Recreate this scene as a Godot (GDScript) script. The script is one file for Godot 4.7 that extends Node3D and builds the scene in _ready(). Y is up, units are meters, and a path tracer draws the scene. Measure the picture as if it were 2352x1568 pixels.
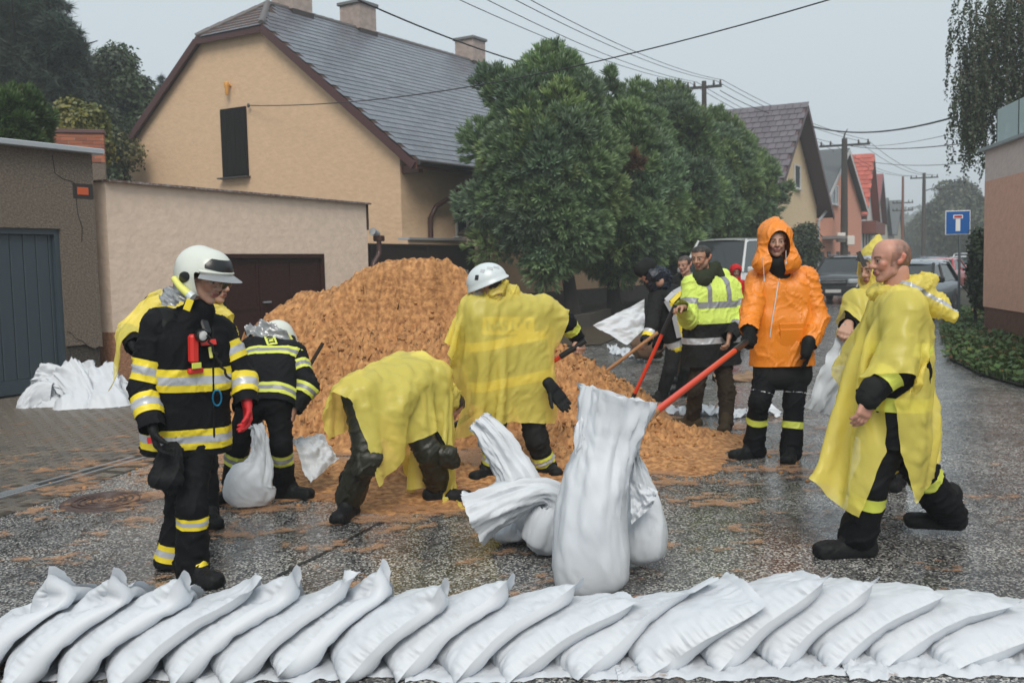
extends Node3D
# A street where firefighters and helpers fill sandbags from a heap of sand. Metres, y up, the camera looks down -Z.
const FP := 2287.0                      # focal length in pixels of a 2352-pixel-wide picture
const CAM := Vector3(0, 1.65, 0)
const WHITE_LIN := Color(1, 1, 1)
var cam_basis := Basis.from_euler(Vector3(deg_to_rad(-4.48), 0, deg_to_rad(-1.3)))
var rng := RandomNumberGenerator.new()
var nz := FastNoiseLite.new()
var nz1 := FastNoiseLite.new()
var names := {}
var mats := {}
var T0 := 0

# ---------------------------------------------------------------- pixels to places
func ray(px: float, py: float) -> Vector3:
	return cam_basis * Vector3((px - 1176.0) / FP, -(py - 784.0) / FP, -1.0)
func at(px: float, py: float, z: float) -> Vector3:      # the point of that direction at depth z
	var r := ray(px, py)
	return CAM + r * (z / -r.z)
func gp(px: float, py: float, y := 0.0) -> Vector3:      # where that direction meets the ground (or height y)
	var r := ray(px, py)
	return CAM + r * ((y - CAM.y) / r.y)

# ---------------------------------------------------------------- mesh builder
class MB:
	var v := PackedVector3Array()
	var n := PackedVector3Array()
	var c := PackedColorArray()
	var u := PackedVector2Array()
	var i := PackedInt32Array()
	var col := Color.WHITE
	func vert(p: Vector3, nn: Vector3, uv := Vector2.ZERO) -> int:
		v.append(p); n.append(nn); c.append(col); u.append(uv)
		return v.size() - 1
	func tri(a: Vector3, b: Vector3, d: Vector3) -> void:          # counter-clockwise from outside
		var nn := (b - a).cross(d - a).normalized()
		var k := vert(a, nn); vert(b, nn); vert(d, nn)
		i.append(k); i.append(k + 2); i.append(k + 1)
	func quad(a: Vector3, b: Vector3, d: Vector3, e: Vector3) -> void:
		var nn := (d - a).cross(e - b).normalized()
		var k := vert(a, nn, Vector2(0, 0)); vert(b, nn, Vector2(1, 0)); vert(d, nn, Vector2(1, 1)); vert(e, nn, Vector2(0, 1))
		for q in [0, 2, 1, 0, 3, 2]: i.append(k + q)
	func poly(pts: PackedVector3Array) -> void:                     # convex fan, counter-clockwise
		var nn := (pts[1] - pts[0]).cross(pts[2] - pts[0]).normalized()
		var k := v.size()
		for p in pts: vert(p, nn)
		for q in range(1, pts.size() - 1):
			i.append(k); i.append(k + q + 1); i.append(k + q)
	func box(o: Vector3, s: Vector3, b := Basis.IDENTITY, ch := 0.0) -> void:
		var h := s * 0.5
		var ax := [b.x, b.y, b.z]
		var hh := [h.x, h.y, h.z]
		for a in 3:
			for sg in [-1.0, 1.0]:
				var e: int = (a + 1) % 3
				var f: int = (a + 2) % 3
				var cc: Vector3 = o + ax[a] * (hh[a] * sg)
				var p: Vector3 = ax[e] * (hh[e] - ch) * sg
				var q: Vector3 = ax[f] * (hh[f] - ch)
				quad(cc - p - q, cc + p - q, cc + p + q, cc - p + q)
		if ch > 0.0:
			for a in 3:
				var e: int = (a + 1) % 3
				var f: int = (a + 2) % 3
				for s1 in [-1.0, 1.0]:
					for s2 in [-1.0, 1.0]:
						var l: Vector3 = ax[a] * (hh[a] - ch)
						var p1: Vector3 = o + ax[e] * hh[e] * s1 + ax[f] * (hh[f] - ch) * s2
						var p2: Vector3 = o + ax[e] * (hh[e] - ch) * s1 + ax[f] * hh[f] * s2
						if (p1 - p2).cross(l).dot(p1 + p2 - o * 2.0) > 0: quad(p2 - l, p1 - l, p1 + l, p2 + l)
						else: quad(p1 - l, p2 - l, p2 + l, p1 + l)
			for sx in [-1.0, 1.0]:
				for sy in [-1.0, 1.0]:
					for sz in [-1.0, 1.0]:
						var A: Vector3 = o + b.x * h.x * sx + b.y * (h.y - ch) * sy + b.z * (h.z - ch) * sz
						var B: Vector3 = o + b.x * (h.x - ch) * sx + b.y * h.y * sy + b.z * (h.z - ch) * sz
						var C: Vector3 = o + b.x * (h.x - ch) * sx + b.y * (h.y - ch) * sy + b.z * h.z * sz
						if sx * sy * sz > 0: tri(A, B, C)
						else: tri(A, C, B)
	func beam(a: Vector3, b: Vector3, w: float, h: float, up := Vector3.UP) -> void:   # a bar from a to b
		var z := (b - a)
		var l := z.length()
		z /= l
		var x := up.cross(z).normalized()
		box((a + b) * 0.5, Vector3(w, h, l), Basis(x, z.cross(x), z))
	func grid(p: PackedVector3Array, w: int, h: int, close_u := false, uvs := Vector2.ONE) -> void:   # w columns by h rows of points, smooth
		var k := v.size()
		for y in h:
			for x in w: vert(p[y * w + x], Vector3.ZERO, Vector2(uvs.x * x / (w if close_u else w - 1), uvs.y * y / (h - 1)))
		for y in h - 1:
			for x in (w if close_u else w - 1):
				var a := k + y * w + x
				var b := k + y * w + (x + 1) % w
				var d := k + (y + 1) * w + (x + 1) % w
				var e := k + (y + 1) * w + x
				for q in [a, d, b, a, e, d]: i.append(q)
		smooth(k)
	func smooth(from: int) -> void:                                  # normals of the shared vertices since «from»
		for q in range(from, v.size()): n[q] = Vector3.ZERO
		for q in range(0, i.size(), 3):
			if i[q] < from: continue
			var f := (v[i[q + 2]] - v[i[q]]).cross(v[i[q + 1]] - v[i[q]])
			n[i[q]] += f; n[i[q + 1]] += f; n[i[q + 2]] += f
		for q in range(from, v.size()): n[q] = n[q].normalized()
	func tube(pts: PackedVector3Array, r: PackedFloat32Array, sides := 8, cap := true) -> void:
		var up := Vector3(0.31, 0.91, 0.27).normalized()
		var g := PackedVector3Array()
		var m := pts.size()
		for q in m:
			var d := (pts[mini(q + 1, m - 1)] - pts[maxi(q - 1, 0)]).normalized()
			if absf(d.dot(up)) > 0.95: up = Vector3(0.9, 0.1, 0.4).normalized()
			var x := up.cross(d).normalized()
			var y := d.cross(x)
			up = y
			var rr: float = r[mini(q, r.size() - 1)]
			for s in sides:
				var a := TAU * s / sides
				g.append(pts[q] + (x * cos(a) + y * sin(a)) * rr)
		grid(g, sides, m, true)
		if cap:
			for e in [0, m - 1]:
				var k := vert(pts[e], (pts[0] - pts[1] if e == 0 else pts[m - 1] - pts[m - 2]).normalized())
				var nn := n[k]
				for s in sides: vert(g[e * sides + s], nn)
				for s in sides:
					i.append(k)
					i.append(k + 1 + (s if e == 0 else (s + 1) % sides)); i.append(k + 1 + ((s + 1) % sides if e == 0 else s))
	func rod(a: Vector3, b: Vector3, ra: float, rb := -1.0, sides := 8) -> void:
		tube(PackedVector3Array([a, b]), PackedFloat32Array([ra, ra if rb < 0 else rb]), sides)
	func lathe(o: Vector3, prof: Array, sides := 16, b := Basis.IDENTITY) -> void:   # prof: [radius, height] pairs, from the bottom up, about b.y
		var g := PackedVector3Array()
		for pr in prof:
			for s in sides:
				var a := -TAU * s / sides
				g.append(o + b * Vector3(cos(a) * pr[0], pr[1], sin(a) * pr[0]))
		grid(g, sides, prof.size(), true)
	func prism(pts: PackedVector3Array, d: Vector3) -> void:          # a convex outline (counter-clockwise seen against d) pulled along d
		var q := PackedVector3Array()
		for p in pts: q.append(p + d)
		poly(q)
		var r := pts.duplicate()
		r.reverse()
		poly(r)
		for k in pts.size():
			var l := (k + 1) % pts.size()
			quad(pts[k], pts[l], q[l], q[k])
	func xf(t: Transform3D, from := 0) -> void:
		for q in range(from, v.size()):
			v[q] = t * v[q]
			n[q] = (t.basis * n[q]).normalized()
	func mesh(off := Vector3.ZERO) -> ArrayMesh:
		var a := []
		a.resize(Mesh.ARRAY_MAX)
		var w := v
		if off != Vector3.ZERO:
			w = v.duplicate()
			for q in w.size(): w[q] += off
		a[Mesh.ARRAY_VERTEX] = w
		a[Mesh.ARRAY_NORMAL] = n
		a[Mesh.ARRAY_COLOR] = c
		a[Mesh.ARRAY_TEX_UV] = u
		a[Mesh.ARRAY_INDEX] = i
		var m := ArrayMesh.new()
		if i.size(): m.add_surface_from_arrays(Mesh.PRIMITIVE_TRIANGLES, a)
		return m

# ---------------------------------------------------------------- nodes
func numbered(called: String) -> String:
	var k: int = names.get(called, -1) + 1
	names[called] = k
	return called if k == 0 else "%s_%03d" % [called, k]
func thing(called: String, label: String, category: String, where := Vector3.ZERO, group := "") -> Node3D:
	var o := Node3D.new()
	o.name = numbered(called)
	o.position = where
	add_child(o, true)
	tag(o, label, category, group)
	return o
func tag(o: Node3D, label: String, category := "", group := "", kind := "") -> void:
	if label: o.set_meta("label", label)
	if category: o.set_meta("category", category)
	if group: o.set_meta("group", group)
	if kind: o.set_meta("kind", kind)
func origin_of(o: Node) -> Vector3:
	var s := Vector3.ZERO
	while o is Node3D and o != self:
		s += (o as Node3D).position
		o = o.get_parent()
	return s
func part(parent: Node, called: String, mb: MB, m: Material, local := false) -> MeshInstance3D:   # world-space mesh under a thing or part
	var o := MeshInstance3D.new()
	o.name = called
	o.mesh = mb.mesh(Vector3.ZERO if local else -origin_of(parent))
	o.material_override = m
	parent.add_child(o, true)
	return o
func copy_part(parent: Node, called: String, mesh: Mesh, m: Material, t: Transform3D) -> MeshInstance3D:
	var o := MeshInstance3D.new()
	o.name = called
	o.mesh = mesh
	o.material_override = m
	o.transform = Transform3D(t.basis, t.origin - origin_of(parent))
	parent.add_child(o, true)
	return o
func solo(called: String, mb: MB, m: Material, label: String, category: String, group := "", kind := "") -> MeshInstance3D:
	var o := MeshInstance3D.new()
	o.name = numbered(called)
	o.mesh = mb.mesh()
	o.material_override = m
	add_child(o, true)
	tag(o, label, category, group, kind)
	return o
func structure(called: String, mb: MB, m: Material) -> MeshInstance3D:
	return solo(called, mb, m, "", "", "", "structure")
func copies(parent: Node, called: String, mesh: Mesh, m: Material, ts: Array, cols := []) -> MultiMeshInstance3D:
	var mm := MultiMesh.new()
	mm.transform_format = MultiMesh.TRANSFORM_3D
	mm.use_colors = cols.size() > 0
	mm.mesh = mesh
	mm.instance_count = ts.size()
	var o0 := origin_of(parent)
	for k in ts.size():
		var t: Transform3D = ts[k]
		mm.set_instance_transform(k, Transform3D(t.basis, t.origin - o0))
		if cols.size(): mm.set_instance_color(k, cols[k])
	var o := MultiMeshInstance3D.new()
	o.name = called
	o.multimesh = mm
	o.material_override = m
	parent.add_child(o, true)
	return o

# ---------------------------------------------------------------- materials
func lin(r: float, g: float, b: float) -> Color:
	return Color(r, g, b).linear_to_srgb()
func mat(key: String, c: Color, rough := 0.8, metal := 0.0) -> StandardMaterial3D:      # c is linear
	if mats.has(key): return mats[key]
	var m := StandardMaterial3D.new()
	m.resource_name = key
	m.albedo_color = Color(c.r, c.g, c.b, 1.0).linear_to_srgb()
	m.roughness = rough
	m.metallic = metal
	mats[key] = m
	return m
func noise_tex(freq: float, c0: Color, c1: Color, seed_ := 1, size := 512, kind := FastNoiseLite.TYPE_SIMPLEX_SMOOTH, oct := 4, lo := 0.25, hi := 0.75) -> NoiseTexture2D:
	var f := FastNoiseLite.new()
	f.seed = seed_
	f.noise_type = kind
	f.frequency = freq
	f.fractal_octaves = oct
	f.fractal_type = FastNoiseLite.FRACTAL_FBM if oct > 1 else FastNoiseLite.FRACTAL_NONE
	if kind == FastNoiseLite.TYPE_CELLULAR: f.cellular_return_type = FastNoiseLite.RETURN_CELL_VALUE
	var t := NoiseTexture2D.new()
	t.width = size
	t.height = size
	t.seamless = true
	t.noise = f
	var g := Gradient.new()
	g.offsets = PackedFloat32Array([lo, hi])
	g.colors = PackedColorArray([c0, c1])
	t.color_ramp = g
	return t
func grain(key: String, c0: Color, c1: Color, rough: float, tile: float, freq := 0.03, bump := 0.0, oct := 5, kind := FastNoiseLite.TYPE_SIMPLEX_SMOOTH) -> StandardMaterial3D:   # triplanar mottled surface; colours linear; tile in metres
	if mats.has(key): return mats[key]
	var m := mat(key, WHITE_LIN, rough)
	m.albedo_texture = noise_tex(freq, c0.linear_to_srgb(), c1.linear_to_srgb(), key.hash() % 1000, 512, kind, oct)
	m.uv1_triplanar = true
	m.uv1_world_triplanar = true
	m.uv1_scale = Vector3.ONE / tile
	if bump > 0.0:
		m.heightmap_enabled = true
		m.heightmap_scale = bump                                   # centimetres
		m.heightmap_texture = noise_tex(freq * 2.0, Color.BLACK, Color.WHITE, key.hash() % 997 + 3, 512, FastNoiseLite.TYPE_SIMPLEX_SMOOTH, 4)
	return m
func vary(c: Color, s: float) -> Color:                             # a random brighter or darker version of a tone
	var k := 1.0 + rng.randf_range(-s, s)
	return Color(c.r * k, c.g * k * (1.0 + rng.randf_range(-s, s) * 0.25), c.b * k)
func stamp(what: String) -> void:
	print("%6d ms  %s" % [Time.get_ticks_msec() - T0, what])

func _ready() -> void:
	T0 = Time.get_ticks_msec()
	rng.seed = 7
	nz.seed = 11
	nz.frequency = 1.0
	nz.fractal_type = FastNoiseLite.FRACTAL_FBM
	nz.fractal_octaves = 3
	nz1.seed = 23
	nz1.frequency = 1.0
	nz1.fractal_type = FastNoiseLite.FRACTAL_NONE
	# camera
	var cam := Camera3D.new()
	cam.name = "camera"
	cam.fov = rad_to_deg(2.0 * atan(783.9 / FP))
	cam.near = 0.1
	cam.far = 1500.0
	cam.transform = Transform3D(cam_basis, CAM)
	var lens := CameraAttributesPhysical.new()
	lens.frustum_focal_length = 35.0
	lens.exposure_aperture = 4.0
	lens.frustum_focus_distance = 6.2
	cam.attributes = lens
	add_child(cam)
	cam.current = true
	# sky and air
	var env := Environment.new()
	env.background_mode = Environment.BG_SKY
	var sky := ProceduralSkyMaterial.new()
	sky.sky_top_color = lin(0.47, 0.535, 0.575)
	sky.sky_horizon_color = lin(0.385, 0.437, 0.470)
	sky.sky_curve = 1.0
	sky.ground_bottom_color = lin(0.10, 0.10, 0.10)
	sky.ground_horizon_color = lin(0.40, 0.44, 0.46)
	sky.sun_angle_max = 1.0
	env.sky = Sky.new()
	env.sky.sky_material = sky
	env.background_energy_multiplier = 1.0
	env.tonemap_mode = Environment.TONE_MAPPER_LINEAR
	env.tonemap_exposure = 1.62
	env.fog_enabled = true
	env.fog_density = 0.0022
	env.fog_light_color = lin(0.80, 0.85, 0.88)
	env.sdfgi_enabled = true
	env.ssao_enabled = true
	env.ssil_enabled = true
	var we := WorldEnvironment.new()
	we.name = "world_environment"
	we.environment = env
	add_child(we)
	# the veiled sun: high, behind the camera
	var sun := DirectionalLight3D.new()
	sun.name = "sun"
	sun.light_energy = 0.5
	sun.light_angular_distance = 30.0
	sun.light_color = Color(1.0, 0.98, 0.95)
	sun.shadow_enabled = true
	sun.transform = Transform3D(Basis.looking_at(Vector3(-0.04, -0.80, -0.75)), Vector3(0, 30, 0))
	add_child(sun)
	build()

func build() -> void:
	make_ground()
	stamp("ground")
	make_buildings()
	stamp("buildings")
	make_trees()
	stamp("trees")
	make_street_furniture()
	stamp("street furniture")
	make_cars()
	stamp("cars")
	make_sand()
	stamp("sand")
	make_bags_and_people()
	stamp("bags and people")

# ================================================================ ground
func asphalt() -> StandardMaterial3D:
	if mats.has("asphalt"): return mats["asphalt"]
	var m := mat("asphalt", WHITE_LIN, 1.0)
	var f := FastNoiseLite.new()
	f.seed = 5
	f.noise_type = FastNoiseLite.TYPE_CELLULAR
	f.frequency = 0.12
	f.fractal_type = FastNoiseLite.FRACTAL_NONE
	f.cellular_return_type = FastNoiseLite.RETURN_CELL_VALUE
	f.cellular_jitter = 1.0
	var t := NoiseTexture2D.new()
	t.width = 1024
	t.height = 1024
	t.seamless = true
	t.noise = f
	var g := Gradient.new()
	g.offsets = PackedFloat32Array([0.0, 0.30, 0.52, 0.68, 0.84, 1.0])
	g.colors = PackedColorArray([lin(0.025, 0.025, 0.026), lin(0.05, 0.05, 0.051), lin(0.10, 0.10, 0.098), lin(0.20, 0.197, 0.187), lin(0.42, 0.41, 0.385), lin(0.68, 0.67, 0.64)])  # pale aggregate; its brightest tones are raised, wet glints put into the colour
	t.color_ramp = g
	m.albedo_texture = t
	m.uv1_triplanar = true
	m.uv1_world_triplanar = true
	m.uv1_scale = Vector3.ONE / 1.13
	m.uv1_triplanar_sharpness = 8.0
	m.detail_enabled = true
	m.detail_blend_mode = BaseMaterial3D.BLEND_MODE_MUL
	m.detail_uv_layer = BaseMaterial3D.DETAIL_UV_2
	m.detail_albedo = noise_tex(0.012, lin(0.62, 0.62, 0.63), lin(1.0, 1.0, 1.0), 31, 512, FastNoiseLite.TYPE_SIMPLEX_SMOOTH, 5, 0.3, 0.7)
	m.uv2_triplanar = true
	m.uv2_world_triplanar = true
	m.uv2_scale = Vector3.ONE / 7.3
	m.roughness_texture = noise_tex(0.012, Color(0.06, 0.06, 0.06), Color(0.30, 0.30, 0.30), 77, 512, FastNoiseLite.TYPE_SIMPLEX_SMOOTH, 5, 0.3, 0.66)
	m.roughness_texture_channel = BaseMaterial3D.TEXTURE_CHANNEL_RED
	m.heightmap_enabled = true
	m.heightmap_scale = 0.08
	var fb := f.duplicate()
	fb.cellular_return_type = FastNoiseLite.RETURN_DISTANCE
	var tb := NoiseTexture2D.new()
	tb.width = 1024
	tb.height = 1024
	tb.seamless = true
	tb.noise = fb
	m.heightmap_texture = tb
	m.heightmap_flip_texture = true
	return m

func sheet(pts: Array, y: float) -> MB:                             # flat polygon, points given as Vector3
	var mb := MB.new()
	var p2 := PackedVector2Array()
	for p in pts: p2.append(Vector2(p.x, p.z))
	var t := Geometry2D.triangulate_polygon(p2)
	var k := mb.v.size()
	for p in pts: mb.vert(Vector3(p.x, y, p.z), Vector3.UP, Vector2(p.x, p.z))
	for q in range(0, t.size(), 3):
		var a := p2[t[q]]
		var b := p2[t[q + 1]]
		var d := p2[t[q + 2]]
		var s := (b - a).cross(d - a)
		mb.i.append(k + t[q])
		mb.i.append(k + (t[q + 1] if s > 0 else t[q + 2]))
		mb.i.append(k + (t[q + 2] if s > 0 else t[q + 1]))
	return mb

var wall_dir := Vector3(0.459, 0, -0.888)                            # along the garages and the street
func paver_edge(z: float) -> float:                                  # x of the border between paving and asphalt at depth z
	return -3.5 + (z - 6.8) * 0.217
func make_ground() -> void:
	var g := MB.new()
	g.quad(Vector3(-700, -0.03, 60), Vector3(700, -0.03, 60), Vector3(700, -0.03, -1300), Vector3(-700, -0.03, -1300))
	structure("ground", g, grain("meadow", Color(0.035, 0.05, 0.018), Color(0.09, 0.10, 0.04), 0.9, 3.0, 0.05))
	var r := MB.new()
	r.quad(Vector3(-26, 0, 14), Vector3(46, 0, 14), Vector3(46, 0, -60), Vector3(-26, 0, -60))
	r.quad(Vector3(4, 0, -60), Vector3(46, 0, -60), Vector3(110, 0, -190), Vector3(80, 0, -190))
	structure("road", r, asphalt())
	# joint between two asphalt lanes, a thin dark seam running from the left foreground to the heap
	var se := MB.new()
	var seam := [[640, 1322], [700, 1292], [760, 1262], [800, 1240], [850, 1213], [905, 1186], [980, 1150]]
	var prev := Vector3.ZERO
	for k in seam.size():
		var p := gp(seam[k][0], seam[k][1])
		if k > 0:
			var s := (p - prev).cross(Vector3.UP).normalized()
			for e in 4:
				var a := prev.lerp(p, e / 4.0) + s * rng.randf_range(-0.008, 0.008)
				var b := prev.lerp(p, (e + 1) / 4.0) + s * rng.randf_range(-0.008, 0.008)
				var w := rng.randf_range(0.008, 0.018)
				a.y = 0.004
				b.y = 0.004
				se.quad(a - s * w, a + s * w, b + s * w, b - s * w)
		prev = p
	structure("road_seam", se, mat("seam_tar", Color(0.008, 0.008, 0.008), 0.5))
	make_paving()
	# lumpy verge by the pink house
	var verge_pts := [gp(2185, 828), gp(2250, 862), gp(2352, 892), gp(2480, 930), gp(2700, 900), Vector3(30, 0, -22), Vector3(34, 0, -50), gp(2238, 636), gp(2196, 672), gp(2172, 715), gp(2166, 775)]
	var vm := sheet(verge_pts, 0.03)
	structure("verge", vm, grain("verge_soil", Color(0.02, 0.022, 0.012), Color(0.06, 0.055, 0.03), 0.8, 1.2, 0.03, 2.0))
	var poly2 := PackedVector2Array()
	for p in verge_pts: poly2.append(Vector2(p.x, p.z))
	var blade := MB.new()
	for k in 7:
		var a := TAU * k / 7.0 + k * 0.7
		var o := Vector3(cos(a), 0, sin(a)) * 0.025
		var l := Vector3(cos(a) * 0.07, 0.10 + 0.035 * (k % 3), sin(a) * 0.07)
		var s := Vector3(-sin(a), 0, cos(a)) * 0.007
		blade.tri(o - s, o + s, o + l)
	var leaf := MB.new()
	for k in 5:
		var a := TAU * k / 5.0
		var o := Vector3(cos(a) * 0.05, 0.04 + 0.02 * (k % 2), sin(a) * 0.05)
		var d := Vector3(cos(a) * 0.07, 0.025, sin(a) * 0.07)
		var s := Vector3(-sin(a) * 0.035, 0.008, cos(a) * 0.035)
		leaf.quad(o, o + d * 0.5 + s, o + d, o + d * 0.5 - s)
	var ts := []
	var cs := []
	var ts2 := []
	var cs2 := []
	while ts.size() < 9000:
		var z := -9.0 - 34.0 * pow(rng.randf(), 1.3)
		var p := Vector2(rng.randf_range(6, 22), z)
		if not Geometry2D.is_point_in_polygon(p, poly2) or p.x > 9.8 + (-z - 9.0) * 0.17: continue
		var k := rng.randf_range(0.5, 1.25)
		ts.append(Transform3D(Basis.from_euler(Vector3(0, rng.randf() * TAU, 0)).scaled(Vector3.ONE * k), Vector3(p.x, 0.028, p.y)))
		cs.append(vary(Color(0.045, 0.085, 0.018), 0.4))
		if rng.randf() < 0.33:
			ts2.append(Transform3D(Basis.from_euler(Vector3(rng.randf_range(-0.4, 0.4), rng.randf() * TAU, rng.randf_range(-0.4, 0.4))).scaled(Vector3.ONE * rng.randf_range(0.5, 1.4)), Vector3(p.x, rng.randf_range(0.02, 0.10), p.y)))
			cs2.append(vary([Color(0.05, 0.10, 0.022), Color(0.04, 0.085, 0.02), Color(0.10, 0.12, 0.02), Color(0.16, 0.075, 0.022)][0 if rng.randf() < 0.5 else rng.randi() % 4], 0.35))
	var lm := mat("leaf_tinted", WHITE_LIN, 0.55)
	lm.vertex_color_use_as_albedo = true
	lm.backlight_enabled = true
	lm.backlight = lin(0.35, 0.4, 0.1)
	var gr := copies(self, "verge_grass", blade.mesh(), lm, ts, cs)
	tag(gr, "wet grass on the verge beside the pink house", "grass", "", "stuff")
	var wd := copies(self, "verge_weeds", leaf.mesh(), lm, ts2, cs2)
	tag(wd, "low green weeds and fallen leaves in the verge grass", "weeds", "", "stuff")

func make_paving() -> void:
	var L := 0.20
	var W := 0.112
	var out := []
	for k in 16:                                                       # wavy interlocking outline
		var t := k / 16.0
		var x: float
		var z: float
		if k < 8:
			x = lerpf(-L * 0.5, L * 0.5, k / 8.0); z = W * 0.5
		else:
			x = lerpf(L * 0.5, -L * 0.5, (k - 8) / 8.0); z = -W * 0.5
		z += 0.011 * sin(x / L * TAU)
		out.append(Vector3(x, 0, z))
	var mesh_for := func(tone: Color) -> ArrayMesh:
		var mb := MB.new()
		mb.col = tone
		for k in 16:
			var a: Vector3 = out[k]
			var b: Vector3 = out[(k + 1) % 16]
			var ia := Vector3(a.x * 0.94, 0.06, a.z * 0.90)
			var ib := Vector3(b.x * 0.94, 0.06, b.z * 0.90)
			var oa := Vector3(a.x * 0.985, 0.053, a.z * 0.97)
			var ob := Vector3(b.x * 0.985, 0.053, b.z * 0.97)
			mb.tri(Vector3(0, 0.0605, 0), ia, ib)
			mb.quad(ia, oa, ob, ib)
			mb.quad(oa, Vector3(oa.x, 0.02, oa.z), Vector3(ob.x, 0.02, ob.z), ob)
		return mb.mesh()
	var tones := []
	for c in [Color(0.12, 0.105, 0.09), Color(0.15, 0.13, 0.108), Color(0.105, 0.095, 0.084), Color(0.17, 0.15, 0.125)]: tones.append(mesh_for.call(c))
	var pm := grain("paver_concrete", Color(0.62, 0.60, 0.58), Color(1.25, 1.2, 1.15), 0.42, 0.7, 0.04, 0.3)
	pm.vertex_color_use_as_albedo = true
	var bed := MB.new()
	bed.quad(Vector3(-14, 0.003, -3), Vector3(paver_edge(3), 0.003, -3), Vector3(paver_edge(22), 0.003, -22), Vector3(-14, 0.003, -22))
	var bn := structure("paving", bed, grain("paver_joint", Color(0.02, 0.018, 0.014), Color(0.06, 0.045, 0.03), 0.9, 0.5, 0.05))
	var b := Basis.from_euler(Vector3(0, -0.18, 0))
	var spots := []
	for r in range(-80, 140):
		for q in range(-50, 40):
			var o := b * Vector3(q * L + (L * 0.5 if r % 2 != 0 else 0.0), 0, r * W)
			o += Vector3(-4.2, 0, -10)
			var z := -o.z
			if z < 5.6 or z > 19 or o.x > paver_edge(z) - 0.06 or o.x < -0.53 * z - 1.6: continue
			if o.x < -6.86 + (z - 13.2) * 0.516 + 0.12: continue
			var chan := -3.82 + (z - 7.4) * 0.35                           # the drain channel lies here
			if absf(o.x - chan) < 0.15 and z < 9.2: continue
			spots.append(o)
	spots.sort_custom(func(p, q): return p.z > q.z)
	var rest := []
	var n := 0
	for o in spots:
		var t := Transform3D(b * Basis.from_euler(Vector3(rng.randf_range(-0.012, 0.012), rng.randf_range(-0.02, 0.02), rng.randf_range(-0.012, 0.012))), o + Vector3(0, -0.052 + rng.randf_range(-0.0015, 0.0015), 0))
		if n < 300 and -o.z > 6.6: copy_part(bn, "paver", tones[rng.randi() % 4], pm, t); n += 1
		else: rest.append(t)
	tag(copies(bn, "far_paver", tones[1], pm, rest), "", "", "", "stuff")
	# steel drain channel between the drive and the road
	var a0 := Vector3(-4.35, 0, -5.9)
	var a1 := gp(318, 1052)
	var ch := thing("drain_channel", "grey steel drain channel set along the brick-paved drive", "drain", a0)
	var m := MB.new()
	var dir := (a1 - a0).normalized()
	var side := dir.cross(Vector3.UP)
	m.beam(a0 + Vector3(0, 0.008, 0) - side * 0.06, a1 + Vector3(0, 0.008, 0) - side * 0.06, 0.035, 0.012)
	m.beam(a0 + Vector3(0, 0.008, 0) + side * 0.06, a1 + Vector3(0, 0.008, 0) + side * 0.06, 0.035, 0.012)
	part(ch, "rim", m, mat("wet_steel", Color(0.34, 0.36, 0.38), 0.35, 0.5))
	m = MB.new()
	var n_s := int((a1 - a0).length() * 0.62 / 0.03)
	for k in n_s:
		var p := a0 + dir * (k * 0.03) + Vector3(0, 0.014, 0)
		m.box(p, Vector3(0.09, 0.012, 0.018), Basis(side, Vector3.UP, -dir))
	part(ch, "grate", m, mat("wet_steel", Color(0.34, 0.36, 0.38), 0.35, 0.5))
	m = MB.new()
	m.beam(a0 + Vector3(0, 0.0055, 0), a1 + Vector3(0, 0.0055, 0), 0.10, 0.002)
	part(ch, "trough", m, mat("wet_mud", Color(0.012, 0.011, 0.009), 0.35))
	# manhole
	var c := gp(243, 1152)
	var mh := thing("manhole_cover", "round rusty iron manhole cover in the wet asphalt", "manhole cover", c)
	m = MB.new()
	m.lathe(c, [[0.0, 0.006], [0.26, 0.006], [0.265, 0.012], [0.305, 0.013], [0.315, 0.0]], 32)
	part(mh, "frame", m, grain("manhole_iron", Color(0.03, 0.018, 0.015), Color(0.10, 0.055, 0.045), 0.4, 0.3, 0.05))
	m = MB.new()
	for k in 5:
		var rr := 0.05 + 0.045 * k
		var g := PackedVector3Array()
		for s in 41: g.append(c + Vector3(cos(TAU * s / 40.0), 0, sin(TAU * s / 40.0)) * rr + Vector3(0, 0.009, 0))
		m.tube(g, PackedFloat32Array([0.009]), 5, false)
	part(mh, "rib", m, mats["manhole_iron"])

# ================================================================ buildings
# A frame on the ground: u along the street (away from the camera), w to the left of it, y up.
class Fr:
	var o: Vector3
	var u: Vector3
	var w: Vector3
	func _init(o_: Vector3, u_: Vector3) -> void:
		o = o_
		u = u_.normalized()
		w = Vector3(u.z, 0, -u.x)
	func p(a: float, y: float, b: float) -> Vector3:
		return o + u * a + w * b + Vector3(0, y, 0)
	func b() -> Basis:
		return Basis(u, Vector3.UP, u.cross(Vector3.UP))
	func bar(m: MB, a0: float, a1: float, y0: float, y1: float, b0: float, b1: float, ch := 0.0) -> void:
		m.box(p((a0 + a1) * 0.5, (y0 + y1) * 0.5, (b0 + b1) * 0.5), Vector3(absf(a1 - a0), absf(y1 - y0), absf(b1 - b0)), b(), ch)

func plaster(key: String, c: Color, s := 0.14) -> StandardMaterial3D:
	return grain(key, c * (1.0 - s), c * (1.0 + s), 0.85, 2.6, 0.02, 0.35, 5)

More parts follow.
